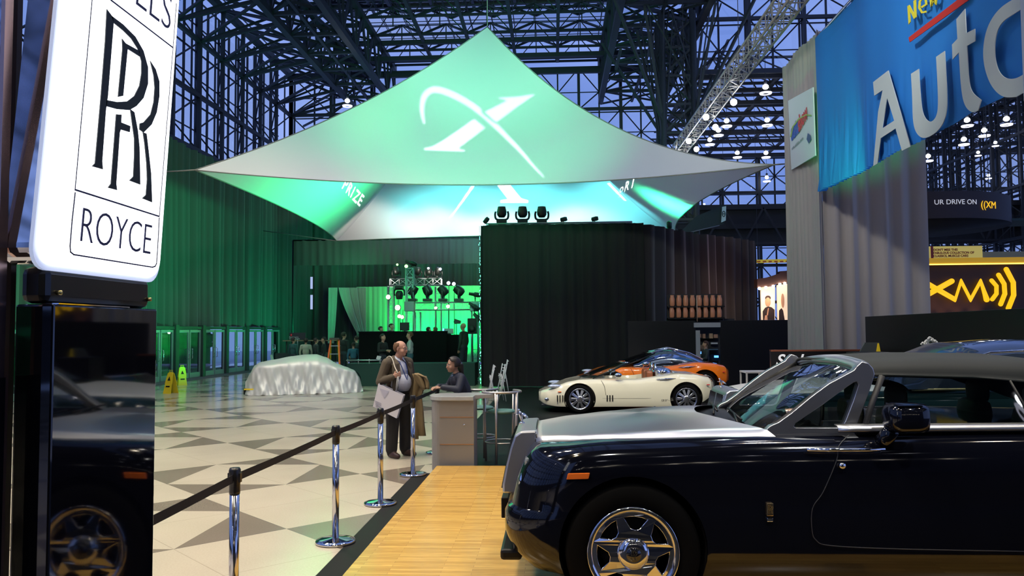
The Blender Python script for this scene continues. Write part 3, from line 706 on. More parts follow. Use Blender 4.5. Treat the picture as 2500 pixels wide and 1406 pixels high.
# ------------------------------------------------------------------ row of glass doors
DG = glassmat('door_glass', (.75, .92, .85), .10); ALU = P('door_aluminium', (.50, .52, .55), .35, .7); POST = P('door_post', (.03, .045, .045), .4)
HEDG = P('hedge', (.03, .10, .05), .9, bump=(8, 1))
yy = 18.82; k = 1
while yy < 43:
    d = thing('door_%d' % k, None, None, (-15.05, yy, 0)); struct(d)
    MB().box((-.12, -.14, 0), (.12, .14, 2.2)).build('post', POST, d)
    MB().box((-.06, .14, 2.02), (.06, 2.32, 2.14)).build('transom', POST, d)
    for j, (a, b) in enumerate(((.2, 1.2), (1.28, 2.28))):
        lf = MB().box((-.03, a, .02), (.03, a+.07, 2.0)).box((-.03, b-.07, .02), (.03, b, 2.0)).box((-.03, a+.07, .02), (.03, b-.07, .22)).box((-.03, a+.07, 1.9), (.03, b-.07, 2.0)).build('leaf_frame', ALU, d)
        MB().add([(0, a+.07, .22), (0, b-.07, .22), (0, b-.07, 1.9), (0, a+.07, 1.9)], [(0, 1, 2, 3)]).build('pane', DG, lf, fix=False)
        MB().path([(.03, b-.11 if j == 0 else a+.11, .8), (.09, b-.11 if j == 0 else a+.11, .82), (.09, b-.11 if j == 0 else a+.11, 1.2), (.03, b-.11 if j == 0 else a+.11, 1.22)], .014, 6).build('handle', CHROME, lf)
    yy += 2.46; k += 1
hb = MB(); rr = random.Random(3)
g = []
for j in range(8):
    g.append([( -19.9+.12*rr.uniform(-1, 1)-(.35 if j in (0, 7) else 0), 20+.35*i, .95+.13*j+.03*rr.uniform(-1, 1)) for i in range(75)])
hb.grid(g); hb.box((-20.6, 20, .0), (-20.1, 46, 1.9)); o = hb.build('hedge', HEDG); tag(o, 'dark green clipped hedge outside the glass doors', 'hedge')
o = MB().box((-21.2, 18, 1.95), (-21.0, 48, 6)).build('street_fence', P('green_hoarding', (.05, .28, .14), .6)); tag(o, 'green hoarding across the street beyond the glass doors', 'hoarding')
for i, (y, z, c_) in enumerate(((30.5, 1.62, 'white'), (33.2, 1.75, 'white'), (36.8, 1.66, 'amber'), (40.1, 1.9, 'white'))):
    o = MB().ball((-20.6+.9, y, z), .07, 8, 6).build('street_lamp', E('lamp_'+c_, (1, .95, .85) if c_ == 'white' else (1, .6, .2), 12)); tag(o, ['round white street light seen through the nearest doors', 'small white street light seen right of the first hedge gap', 'amber street light seen through the middle glass doors', 'bright street light seen through the farthest doors'][i], 'street light')
    MB().bar((-19.7, y, -.02), (-19.7, y, z-.05), .03, 5).build('lamp_post', BLACK, o)
# ------------------------------------------------------------------ monogram shared by sign, wheel and badge (traced outline)
def tr(l): return [(x/2.008, y/2.008) for x, y in l]
MONO = [
 [(520,45),(550,85),(553,115),(525,470),(515,540),(497,790),(500,830),(447,815),(462,800),(490,480),(512,200)],
 [(540,75),(600,120),(660,180),(700,250),(722,330),(722,410),(700,480),(665,520),(630,540),(570,535),(515,520),(517,490),(570,500),(620,497),(655,470),(680,420),(690,360),(690,300),(672,240),(640,190),(600,150),(553,112)],
 [(635,535),(655,550),(672,640),(680,720),(684,905),(630,885),(650,865),(655,760),(655,680),(645,610)],
 [(595,190),(612,212),(680,250),(682,278),(622,240),(600,470),(575,475),(597,240)],
 [(566,560),(592,562),(590,600),(635,618),(632,648),(588,635),(583,650),(566,900),(570,932),(525,920),(540,900),(560,640)],
 [(733,298),(760,340),(778,400),(778,470),(765,550),(740,610),(710,640),(700,650),(680,635),(682,605),(700,600),(735,560),(750,500),(755,430),(750,370),(738,320)],
 [(697,648),(715,655),(725,740),(737,850),(742,992),(693,972),(712,955),(718,880),(715,800),(705,700)]]
SX = -1.25
MONO_P = [[(lambda w: (w.y, w.z))(atx(px, py, SX)) for px, py in tr(l)] for l in MONO]
ax_ = [p for l in MONO_P for p in l]; mx0 = min(p[0] for p in ax_); mx1 = max(p[0] for p in ax_); mz0 = min(p[1] for p in ax_); mz1 = max(p[1] for p in ax_)
def monogram(name, mat, parent, M4, h, depth):
    mb = MB(); s = h/(mz1-mz0)
    for l in MONO_P:
        mb.poly([M4 @ Vector(((x-(mx0+mx1)/2)*s, (z-(mz0+mz1)/2)*s, 0)) for x, z in l], (M4.to_3x3() @ Vector((0, 0, depth))))
    return mb.build(name, mat, parent)

# ------------------------------------------------------------------ cars
def apply_mods(o):
    dg = bpy.context.evaluated_depsgraph_get(); me = bpy.data.meshes.new_from_object(o.evaluated_get(dg)); o.modifiers.clear(); o.data = me; return o
def cut(o, cutters):
    for ob in [o]+cutters:
        bm = bmesh.new(); bm.from_mesh(ob.data); bmesh.ops.recalc_face_normals(bm, faces=bm.faces); bmesh.ops.triangulate(bm, faces=bm.faces); bm.to_mesh(ob.data); bm.free()
    for c in cutters:
        c.parent = o.parent
        q = o.modifiers.new('x', 'BOOLEAN'); q.operation = 'DIFFERENCE'; q.object = c; q.solver = 'EXACT'
    apply_mods(o)
    for c in cutters: bpy.data.objects.remove(c)
    return o
def cyl_y(x, z, r, y0, y1, n=48):
    return MB().lathe([(r, y0), (r, y1)], (x, 0, z), n, 'y').build('cutter', RUBBER)
def outline(xf, xb, hw, rx, ry, ns=60, na=9):
    """plan outline, front at xf, back at xb"""
    half = []
    for i in range(na+1):
        t = pi/2*i/na; half.append((xf+rx*(1-cos(t)**.9 if t < pi/2 else 1), hw-ry+ry*sin(t)**.9 if i else hw-ry))
    half = [(xf, 0), (xf, (hw-ry)*.5)]+half
    for i in range(1, ns): half.append((xf+rx+(xb-ry-xf-rx)*i/ns, hw))
    for i in range(na+1):
        t = pi/2*i/na; half.append((xb-ry+ry*sin(t), hw-ry+ry*cos(t)))
    half += [(xb, (hw-ry)*.5), (xb, 0)]
    return half+[(x, -y) for x, y in half[-2:0:-1]]
def rings_body(rings, zs, rx, ry):
    rows = []
    for (z, xf, hw, xb) in rings:
        rows.append([(x, y, z*(1+(interp(zs, x)-1)*(z/1.12)**2)) for x, y in outline(xf, xb, hw, rx, ry)])
    return rows
PAINT = P('black_car_paint', (.003, .0035, .007), .07)
def wheel(parent, c, rt, rr_, holes, nh, mat, side=-1, mono=False, w=.25, a0=85):
    """tyre + rim + hub; outer face toward side*y"""
    x, y, z = c; t = thing('wheel', None, None, (x, y, z)); t.parent = parent; del_ = side
    s = side
    prof = [(rr_*.98, -w*.45), (rr_*1.02, -w*.5), (rt*.93, -w*.5), (rt*.99, -w*.38), (rt, 0), (rt*.99, w*.38), (rt*.93, w*.5), (rr_*1.02, w*.5), (rr_*.98, w*.45)]
    MB().lathe(prof, (0, 0, 0), 56, 'y', cap=False).build('tyre', RUBBER, t)
    MB().lathe([(rr_*.97, w*.5*s), (rr_*1.02, w*.53*s), (rr_*.99, w*.56*s), (rr_*.90, w*.54*s), (rr_*.87, w*.44*s), (rr_*.86, w*.2*s), (rr_*.86, w*-.3*s)], (0, 0, 0), 56, 'y', cap=False).build('rim', mat, t)
    cu = bpy.data.curves.new('c', 'CURVE'); cu.dimensions = '2D'; cu.fill_mode = 'BOTH'; cu.extrude = .018; cu.bevel_depth = .004; cu.bevel_resolution = 1
    loops = [[(rr_*.9*cos(2*pi*k/48), rr_*.9*sin(2*pi*k/48)) for k in range(48)]]
    for k in range(nh):
        a = R(a0)+2*pi*k/nh; ho, hi, wo, wi = holes
        lp = []
        for q in range(5): th = a+wo*(-1+q/2); lp.append((rr_*ho*cos(th), rr_*ho*sin(th)))
        for q in range(5): th = a+wi*(1-q/2); lp.append((rr_*(hi+.02*abs(q-2))*cos(th), rr_*(hi+.02*abs(q-2))*sin(th)))
        loops.append(lp)
    for lp in loops:
        sp = cu.splines.new('POLY'); sp.points.add(len(lp)-1)
        for q, (a, b) in zip(sp.points, lp): q.co = (a, b, 0, 1)
        sp.use_cyclic_u = True
    tt = bpy.data.objects.new('t', cu); C.objects.link(tt); dg = bpy.context.evaluated_depsgraph_get()
    me = bpy.data.meshes.new_from_object(tt.evaluated_get(dg)); bpy.data.objects.remove(tt)
    for v in me.vertices:           # dish the spokes
        r_ = sqrt(v.co.x**2+v.co.y**2)/rr_; v.co.z += .045*(1-r_)**2 - .03*(r_ > .5)*(r_-.5)
    me.transform(frame((0, s*w*.42, 0), (1, 0, 0) if s < 0 else (-1, 0, 0), (0, 0, 1))); me.materials.clear(); me.materials.append(mat)
    o = bpy.data.objects.new('spokes', me); C.objects.link(o); o.parent = t
    MB().lathe([(rr_*.36, s*w*.44), (rr_*.34, s*w*.56), (rr_*.28, s*w*.62), (rr_*.18, s*w*.64), (.001, s*w*.645)], (0, 0, 0), 40, 'y').build('hub_cap', mat, t)
    if mono:
        MB().lathe([(rr_*.165, s*w*.64), (rr_*.16, s*w*.665), (.001, s*w*.665)], (0, 0, 0), 32, 'y').build('hub_badge', BLKG, t)
        monogram('monogram', P('gold_chrome', (.75, .62, .40), .2, 1), t, frame((0, s*w*.668, 0), (1, 0, 0), (0, 0, 1)), rr_*.21, .002)
    MB().lathe([(rr_*.7, -s*w*.1), (rr_*.7, -s*w*.2)], (0, 0, 0), 32, 'y').build('brake_disc', P('brake', (.02, .02, .02), .6), t)
    return t

def phantom(name, label, loc, rz, bonnet_mat, paint, open_top):
    car = thing(name, label, 'car', loc, rz)
    zs = [(0, .925), (.2, .93), (.75, .965), (1.6, .995), (3.2, 1.02), (4.4, 1.0), (5.6, .93)]
    L = 5.6
    rings = [(.20, .42, .86, 5.3), (.27, .18, .93, 5.45), (.38, .07, .965, 5.52), (.44, .05, .973, 5.535), (.50, .03, .98, 5.55), (.56, .028, .983, 5.56), (.62, .03, .985, 5.57), (.665, .05, .985, 5.57), (.68, .075, .983, 5.56), (.75, .09, .985, 5.56), (.80, .10, .987, 5.56), (.85, .11, .988, 5.56), (.94, .14, .985, 5.55),
             (1.01, .17, .972, 5.53), (1.06, .20, .95, 5.5), (1.09, .23, .92, 5.46), (1.108, .27, .87, 5.4), (1.115, .34, .78, 5.3), (1.115, .50, .55, 5.1)]
    b = MB().grid(rings_body(rings, zs, .38, .36), closed=True, caps=True).build('body', paint, car)
    b = cut(b, [cyl_y(.83, .43, .452, -1.1, -.62), cyl_y(4.15, .43, .452, -1.1, -.62), cyl_y(.83, .43, .452, .62, 1.1), cyl_y(4.15, .43, .452, .62, 1.1)])
    for (x, s) in ((.83, -1), (4.15, -1), (.83, 1), (4.15, 1)):
        MB().grid([[(x+.449*cos(t), s*y_, max(.12, .43+.449*sin(t))) for t in [R(-45+270*k/36) for k in range(37)]] for y_ in (.62, .955)]).add([(x+.449*cos(t), s*.62, max(.12, .43+.449*sin(t))) for t in [R(-45+270*k/36) for k in range(37)]], [tuple(range(37))]).build('wheel_housing', BLKF, car)
    q = b.modifiers.new('e', 'EDGE_SPLIT'); q.split_angle = R(35); smooth_all(b)
    for (x, s) in ((.83, -1), (4.15, -1), (.83, 1), (4.15, 1)): wheel(car, (x, s*.86, .42), .415, .278, (.80, .50, .36, .20), 7, P('polished_alloy', (.80, .80, .82), .09, 1), s, True)
    # grille
    gp = [(.0, .66), (.0, .72), (.025, .85), (.055, .97), (.085, 1.055), (.13, 1.085), (.24, 1.09), (.24, .66)]
    g_ = MB().poly([(x, -.41, z) for x, z in gp], (0, .82, 0)).build('grille_surround', BRUSH, car, bev=.014)
    for k in range(23):
        y = -.36+.72*k/22
        if abs(y) < .006: continue
        MB().add([(-.012, y-.007, .69), (.004, y-.007, .69), (.004, y+.007, .69), (-.012, y+.007, .69), (.058, y-.007, 1.03), (.075, y-.007, 1.03), (.075, y+.007, 1.03), (.058, y+.007, 1.03)],
                 [(0, 3, 2, 1), (4, 5, 6, 7), (0, 1, 5, 4), (1, 2, 6, 5), (2, 3, 7, 6), (3, 0, 4, 7)]).build('grille_bar', CHROME, car)
    # mascot
    ms = MB().lathe([(.022, 0), (.02, .012), (.008, .016)], (.12, 0, 1.088), 14)
    ms.path([(.125, 0, 1.10), (.118, 0, 1.125), (.112, 0, 1.15), (.108, 0, 1.17), (.10, 0, 1.18)], [.008, .010, .014, .012, .007], 8)
    ms.ball((.098, 0, 1.19), .009, 8, 6)
    for s in (-1, 1): ms.path([(.112, 0, 1.165), (.13, s*.016, 1.16), (.15, s*.035, 1.145), (.165, s*.05, 1.13)], [.006, .009, .008, .002], 6)
    ms.path([(.108, 0, 1.165), (.085, 0, 1.155), (.072, 0, 1.16)], [.005, .004, .003], 6)
    ms.build('mascot', CHROME, car)
    # bonnet
    zc = [(.2, 1.085), (.5, 1.125), (.81, 1.155), (1.11, 1.18), (1.45, 1.195), (1.75, 1.195)]
    ze = [(.2, 1.045), (.48, 1.068), (.74, 1.088), (1.0, 1.105), (1.25, 1.118), (1.5, 1.128), (1.75, 1.137)]
    he = [(.2, .46), (.32, .56), (.5, .66), (.8, .74), (1.2, .80), (1.75, .86)]
    rows = []
    for i in range(31):
        row = []
        for k in range(33):
            v = -1+k/16; av = abs(v); t = i/30
            x = .235+(1.40+.34*av**2.0-.235)*t; h = interp(he, x); y = h*v
            c_ = interp(zc, x); e = interp(ze, x); z = e+(c_-e)*(1-av**2.6)-.012*max(0, 1-abs(av-.93)/.07)*0
            rise = max(0, t-.8)/.2; z += -.02*rise*(1-av)
            if av > .93: z -= (av-.93)/.07*.035
            row.append((x, y, z))
        rows.append(row)
    rows = [[(x, y, z-.03) for x, y, z in rows[0]]]+rows
    MB().grid(rows).build('bonnet', bonnet_mat, car)
    MB().path([(.236+.0, -.46, 1.05), (.234, -.3, 1.085), (.233, 0, 1.094), (.234, .3, 1.085), (.236, .46, 1.05)], .004, 6).build('bonnet_gap', BLACK, car)
    # lamps
    for s in (-1, 1):
        MB().lathe([(.001, -.03), (.04, -.028), (.062, -.012), (.068, 0), (.066, .05)], (.155, s*.73, .80), 24, 'x').build('headlamp', P('lamp_chrome', (.9, .9, .95), .05, 1), car)
        MB().box((.165, s*.66-.10, .895), (.32, s*.66+.10, .955)).build('front_lamp', P('lamp_lens', (.25, .28, .28), .08, .3, coat=1), car, bev=.015)
        MB().poly([(.43, s*.975, .862), (.565, s*.985, .868), (.575, s*.985, .905), (.44, s*.975, .90)], (0, s*.014, 0)).build('side_marker', P('amber_lens', (.75, .16, .02), .12, coat=1), car, bev=.004)
    MB().box((-.02, -.26, .46), (.03, .26, .60)).build('plate_holder', BLACK, car, bev=.006)
    MB().box((-.0, -.7, .29), (.14, .7, .36)).build('lower_intake', BLACK, car, bev=.02)
    # windscreen, frame and roof (local coordinates derived on the real car planes)
    return car
CX0, CY0, CZ0 = -.36, 5.95, .10
SILVER = bpy.data.materials.new('brushed_silver'); SILVER.use_nodes = True; b_ = SILVER.node_tree.nodes['Principled BSDF']
b_.inputs['Base Color'].default_value = (.66, .67, .68, 1); b_.inputs['Metallic'].default_value = .95; b_.inputs['Roughness'].default_value = .30
b_.inputs['Anisotropic'].default_value = .6
dhc = phantom('convertible_car', 'black convertible with brushed silver bonnet and windscreen frame, nearest car', (CX0, CY0, CZ0), 0, SILVER, PAINT, True)
def loc(px, py, Y): w = at(px, py, Y); return Vector((w.x-CX0, w.y-CY0, w.z-CZ0))
YP = 5.20
def plate(outer, holes, mat, name, Yp, th, bev=.006, parent=dhc, dy=0):
    cu = bpy.data.curves.new('c', 'CURVE'); cu.dimensions = '2D'; cu.fill_mode = 'BOTH'; cu.extrude = th/2; cu.bevel_depth = bev; cu.bevel_resolution = 2
    for lp in [outer]+holes:
        s = cu.splines.new('POLY'); s.points.add(len(lp)-1)
        for q, (px, py) in zip(s.points, lp):
            w = loc(px, py, Yp); q.co = (w.x, w.z, 0, 1)
        s.use_cyclic_u = True
    t = bpy.data.objects.new('t', cu); C.objects.link(t); dg = bpy.context.evaluated_depsgraph_get()
    me = bpy.data.meshes.new_from_object(t.evaluated_get(dg)); bpy.data.objects.remove(t)
    me.transform(frame((0, Yp-CY0, 0), (1, 0, 0), (0, 0, 1)))
    me.materials.clear(); me.materials.append(mat); o = bpy.data.objects.new(name, me); C.objects.link(o); o.parent = parent; return o
fr_out = [(1879,1039),(1898,1031),(1930,1008),(1977,969),(2020,937),(2063,914),(2082,904),(2088,895),(2100,884),(2115,888),(2125,899),(2129,912),(2119,946),(2096,1008),(2080,1052),(2068,1062),(1900,1062),(1864,1061),(1871,1046)]
fr_in = [(1933,1040),(1937,1031),(1999,989),(2063,942),(2080,931),(2088,929),(2093,938),(2080,978),(2061,1027),(2053,1040),(2041,1044),(1938,1044)]
plate(fr_out, [fr_in], SILVER, 'windscreen_frame', YP, .06, .004)
pf = plate(fr_out, [fr_in], SILVER, 'windscreen_frame', YP, .06, .004)
pf.scale = (1, -1, 1)
q_ = plate(fr_in, [], glassmat('quarter_glass', (.45, .5, .5), .06), 'quarter_pane', YP, .002, 0)
ho = [(2120,893,5.2),(2105,885,5.35),(2073,876,5.6),(2041,871,5.95),(1999,872,6.35),(1965,878,6.68)]
hi_ = [(2086,903,5.2),(2075,896,5.35),(2045,888,5.6),(2010,884,5.95),(1975,882,6.35),(1945,888,6.68)]
rows = [[tuple(p) for p in cr_spline([loc(*p) for p in ho], 5)], [tuple((a+b)/2+Vector((0, 0, .012))) for a, b in zip(cr_spline([loc(*p) for p in ho], 5), cr_spline([loc(*p) for p in hi_], 5))], [tuple(p) for p in cr_spline([loc(*p) for p in hi_], 5)]]
MB().grid(rows).build('header_rail', SILVER, dhc, solid=.035)
bt = cr_spline([loc(*p) for p in [(1872,1042,5.22),(1817,1036,5.5),(1792,1014,5.95),(1778,1006,6.3),(1758,1003,6.68)]], 5)
tp = cr_spline([loc(*p) for p in hi_], 4)
rows = []
for j in range(9):
    v = j/8; rows.append([tuple(bt[i]*(1-v)+tp[i]*v+Vector((-.05*sin(pi*v), 0, 0))) for i in range(21)])
MB().grid(rows).build('windscreen', glassmat('screen_glass', (.72, .80, .78), .14), dhc)
MB().path([loc(1752, 1004, 6.68), loc(1800, 975, 6.68), loc(1880, 925, 6.68), loc(1955, 882, 6.68)], .028, 8).build('far_pillar', BLACK, dhc)
# cowl, wipers
MB().grid([[(1.42, y/10, 1.125) for y in range(-7, 8)], [(1.75, y/10, 1.13) for y in range(-7, 8)], [(2.1, y/10, 1.115) for y in range(-7, 8)]]).build('cowl', BLACK, dhc)
for (a, b) in (((1.62, -.45, 1.165), (1.66, .15, 1.185)), ((1.56, .05, 1.175), (1.62, .6, 1.185))):
    MB().bar(a, b, .008, 6).bar((a[0]-.03, a[1]-.02, a[2]-.02), ((a[0]+b[0])/2, (a[1]+b[1])/2, a[2]+.01), .009, 6).build('wiper', BLACK, dhc)
# soft top
SOFT = P('soft_top', (.016, .019, .018), .85, bump=(300, .15))
rows = []
for i in range(17):
    x = 2.33+2.45*i/16; zt_ = interp([(2.33, 1.545), (2.5, 1.572), (2.8, 1.585), (3.4, 1.575), (4.0, 1.50), (4.5, 1.33), (4.78, 1.16)], x)
    zb_ = interp([(2.33, 1.475), (3.0, 1.455), (3.37, 1.43), (3.8, 1.30), (4.2, 1.16), (4.78, 1.14)], x); hb_ = interp([(2.33, .71), (4.0, .76), (4.78, .70)], x)
    sec = [(-hb_-.02, zb_), (-hb_, zb_+.01), (-hb_*.97, zb_+(zt_-zb_)*.5), (-hb_*.85, zb_+(zt_-zb_)*.82), (-hb_*.55, zt_-.008), (0, zt_+.005)]
    sec = sec+[(-y, z) for y, z in sec[-2::-1]]
    rows.append([tuple((x, p.x, p.y)) for p in cr_spline([(y, z, 0) for y, z in sec], 3)])
MB().grid(rows).build('soft_top', SOFT, dhc, solid=.015)
# belt strip, side glass, seals
MB().grid([[(x/10, -.905, 1.137+.008*(x-21)/12), (x/10, -.915, 1.15+.008*(x-21)/12), (x/10, -.90, 1.172+.008*(x-21)/12), (x/10, -.84, 1.178+.008*(x-21)/12)] for x in range(21, 48)]).build('belt_strip', SILVER, dhc, solid=.006)
SG = glassmat('side_glass', (.50, .56, .56), .07)
MB().grid([[(2.28, -.84, 1.16), (2.6, -.84, 1.165), (3.0, -.84, 1.17), (3.5, -.84, 1.18), (4.1, -.84, 1.185)], [(2.42, -.74, 1.48), (2.7, -.745, 1.475), (3.0, -.75, 1.465), (3.5, -.76, 1.42), (3.9, -.77, 1.27)]]).build('side_window', SG, dhc)
MB().grid([[(2.28, .84, 1.16), (3.0, .84, 1.17), (3.5, .84, 1.18), (4.1, .84, 1.185)], [(2.42, .74, 1.48), (3.0, .75, 1.465), (3.5, .76, 1.42), (3.9, .77, 1.27)]]).build('side_window', SG, dhc)
MB().path([(3.22, -.755, 1.44), (3.27, -.80, 1.30), (3.30, -.845, 1.17)], .008, 6).build('window_seal', P('seal', (.02, .02, .02), .6), dhc)
MB().path([(2.44, -.745, 1.47), (2.36, -.79, 1.32), (2.29, -.84, 1.17)], .02, 6).build('window_seal', P('seal', (.02, .02, .02), .6), dhc)
# seats, wheel
HIDE = P('olive_leather', (.13, .13, .09), .55)
for (x, y) in ((2.62, -.38), (2.62, .38), (3.55, -.38), (3.55, .38)):
    s = thing('seat', None, None, (x, y, 0)); s.parent = dhc
    MB().grid([[(.02+.06*sin(t), .24*cos(t)*w_+0, z) for t in [2*pi*k/14 for k in range(14)]] for (z, w_) in ((.75, 1), (1.0, 1.0), (1.15, .98), (1.21, .85), (1.23, .5))], closed=True, caps=True).build('backrest', HIDE, s)
    MB().grid([[(.05+.055*sin(t), .14*cos(t)*w_, z) for t in [2*pi*k/12 for k in range(12)]] for (z, w_) in ((1.22, .8), (1.26, 1), (1.34, 1), (1.37, .7))], closed=True, caps=True).build('headrest', HIDE, s)
MB().path([(2.10+.10*sin(t)*.5, -.38+.20*cos(t), 1.13+.19*sin(t)) for t in [2*pi*k/28 for k in range(28)]], .013, 8, True).bar((2.1, -.38, 1.13), (1.9, -.38, 1.05), .03, 8).bar((2.1, -.57, 1.13), (2.1, -.19, 1.13), .012, 6).build('steering_wheel', BLACK, dhc)
# mirror
mr = MB()
rows = []
for (x, r_) in ((2.325, .45), (2.34, .8), (2.38, 1), (2.48, 1), (2.535, .95), (2.555, .6)):
    rows.append([(x, -1.06+.115*r_*(abs(cos(t))**.6)*(1 if cos(t) > 0 else -1), 1.245+.088*r_*(abs(sin(t))**.6)*(1 if sin(t) > 0 else -1)) for t in [2*pi*k/20 for k in range(20)]])
mr.grid(rows, closed=True, caps=True); mr.path([(2.36, -.90, 1.06), (2.37, -.95, 1.11), (2.39, -1.0, 1.17)], [.06, .05, .045], 10)
mr.build('side_mirror', PAINT, dhc); MB().box((2.36, -1.165, 1.315), (2.5, -.98, 1.325)).build('mirror_trim', PAINT, dhc, bev=.004)
# door furniture and shut lines
MB().path([loc(1970, 1098, 4.96), loc(2050, 1098, 4.945), loc(2110, 1098, 4.94), loc(2160, 1097, 4.95)], .011, 8).build('door_handle', CHROME, dhc)
MB().lathe([(.018, 0), (.018, .012), (.012, .016), (.001, .017)], tuple(loc(2055, 1136, 4.955)-Vector((0, .017, 0))), 20, 'y').build('door_lock', CHROME, dhc)
w = loc(1879, 1243, 4.955)
MB().box((w.x-.02, w.y-.012, w.z-.038), (w.x+.02, w.y+.01, w.z+.038)).build('wing_badge', P('badge_gold', (.65, .50, .28), .25, 1), dhc, bev=.003)
monogram('badge_monogram', P('badge_dark', (.12, .08, .03), .4), dhc, frame((w.x, w.y-.0125, w.z+.002), (1, 0, 0), (0, 0, 1)), .05, .002)
w = loc(1879, 1268, 4.955); MB().box((w.x-.018, w.y-.012, w.z-.012), (w.x+.018, w.y+.01, w.z+.012)).build('wing_repeater', CHROME, dhc, bev=.004)
seam = cr_spline([loc(*p) for p in [(2073, 1062, 5.02), (2056, 1078, 4.985), (2046, 1095, 4.967), (2042, 1125, 4.96), (2010, 1200, 4.957), (1984, 1240, 4.957), (1982, 1290, 4.958), (1992, 1318, 4.96), (2030, 1332, 4.962), (2200, 1340, 4.963), (2500, 1346, 4.963)]], 6)
MB().path(seam, .003, 5).build('door_seam', P('seam_grey', (.03, .03, .035), .5), dhc)
# ------------------------------------------------------------------ illuminated sign on black pillar
GLOW = E('sign_glow', (.93, .95, 1.0), 3.2)
sign = thing('illuminated_sign', 'tall glowing white sign with black interlaced monogram on black pillar', 'sign', (0, 0, 0))
def rrect(y0, y1, z0, z1, r, n=6):
    out = []
    for (cy, cz, a) in ((y0+r, z0+r, 180), (y1-r, z0+r, 270), (y1-r, z1-r, 0), (y0+r, z1-r, 90)):
        for k in range(n+1): t = R(a+90*k/n); out.append((cy+r*cos(t), cz+r*sin(t)))
    return out
Y0, Y1, Z0, Z1 = 1.885, 2.475, 2.055, 3.35
rr_ = rrect(Y0, Y1, Z0, Z1, .055)
SHR = lambda y, z: (y+.115*(z-2.055), z)
MB().poly([(SX-.012, *SHR(y, z)) for y, z in rr_], (.012, 0, 0)).build('glowing_face', GLOW, sign, bev=.004)
MB().poly([(SX-.022, *SHR(y, z)) for y, z in rrect(Y0-.018, Y1+.018, Z0-.016, Z1+.02, .06)], (.010, 0, 0)).build('bezel', P('acrylic_edge', (.8, .84, .95), .15, emit=(.6, .7, 1), es=.5), sign)
MB().poly([(SX-.10, *SHR(y, z)) for y, z in rrect(Y0-.005, Y1+.0, Z0-.0, Z1, .05)], (.078, 0, 0)).build('case', CHROME, sign)
INK = P('sign_ink', (.008, .012, .012), .5)
for i, l in enumerate(MONO_P):
    MB().poly([(SX+.0005, y, z) for y, z in l], (.0025, 0, 0)).build('monogram_stroke', INK, sign)
INKB = P('sign_line', (.03, .03, .10), .5)
def zline(pl, w, closed=False):
    pts = [Vector((SX+.0015, atx(px, py, SX).y, atx(px, py, SX).z)) for px, py in pl]
    mb = MB(); n = len(pts)
    for i in range(n if closed else n-1):
        a, b = pts[i], pts[(i+1) % n]; d = (b-a).normalized(); nn = Vector((0, -d.z, d.y))*w/2; a = a-d*w*.4; b = b+d*w*.4
        mb.add([a+nn, b+nn, b-nn, a-nn], [(0, 1, 2, 3)])
        mb.add([p+Vector((.001, 0, 0)) for p in (a+nn, b+nn, b-nn, a-nn)], [(0, 1, 2, 3)])
    return mb.build('outline_line', INKB, sign)
zline(tr([(450, -20), (365, 925)]), .003); zline(tr([(862, 18), (846, 228), (800, 790), (778, 1062)]), .003)
zline(tr([(540, 0), (843, 232)]), .005); zline(tr([(365, 930), (775, 1060)]), .005)
zline(tr([(365, 945), (350, 1080), (340, 1205), (342, 1235), (358, 1248), (745, 1310), (758, 1305), (765, 1290), (772, 1180), (778, 1068)]), .004)
zline(tr([(540, -10), (500, -60), (800, -300)]), .004)
bl = atx(390/2.008, 1176/2.008, SX); br_ = atx(742/2.008, 1250/2.008, SX); tl = atx(398/2.008, 1014/2.008, SX)
def fit(body, y0, y1, z0, h):
    o = text_mesh('lettering', body, INKB, 1, .001, sign, None, offset=-.018)
    xs_ = [v.co.x for v in o.data.vertices]; ys_ = [v.co.y for v in o.data.vertices]; a, b, c_, d = min(xs_), max(xs_), min(ys_), max(ys_)
    for v in o.data.vertices:
        z = z0+(v.co.y-c_)/(d-c_)*h; y = y0+(v.co.x-a)/(b-a)*(y1-y0); v.co = (SX+.002+v.co.z, y+.115*(z-z0), z)
fit('ROYCE', bl.y, br_.y-.012, bl.z-.004, tl.z-bl.z+.004)
tb1 = atx(828/2.008, 150/2.008, SX)
fit('ROLLS', tb1.y-.445, tb1.y+.002, tb1.z, .115)
# pillar
pl = thing('sign_pillar', 'glossy black pillar carrying the glowing white sign at left edge', 'pillar', (0, 0, 0))
MB().box((SX-.10, 1.94, 0), (SX, 2.465, 1.955)).build('column', BLKG, pl, bev=.006)
MB().box((SX-.085, 1.93, 1.957), (SX-.015, 2.45, 2.05)).build('neck', P('neck_black', (.008, .008, .008), .3), pl, bev=.02)
MB().box((SX-.05, 1.96, 1.955), (SX-.0, 2.3, 1.958)).build('edge_trim', CHROME, pl)
for y in (1.975, 2.43): MB().lathe([(.006, 0), (.006, .012), (.001, .013)], (SX-.015, y, 1.985), 10, 'x').build('cap_screw', P('brass', (.7, .55, .2), .3, 1), pl)
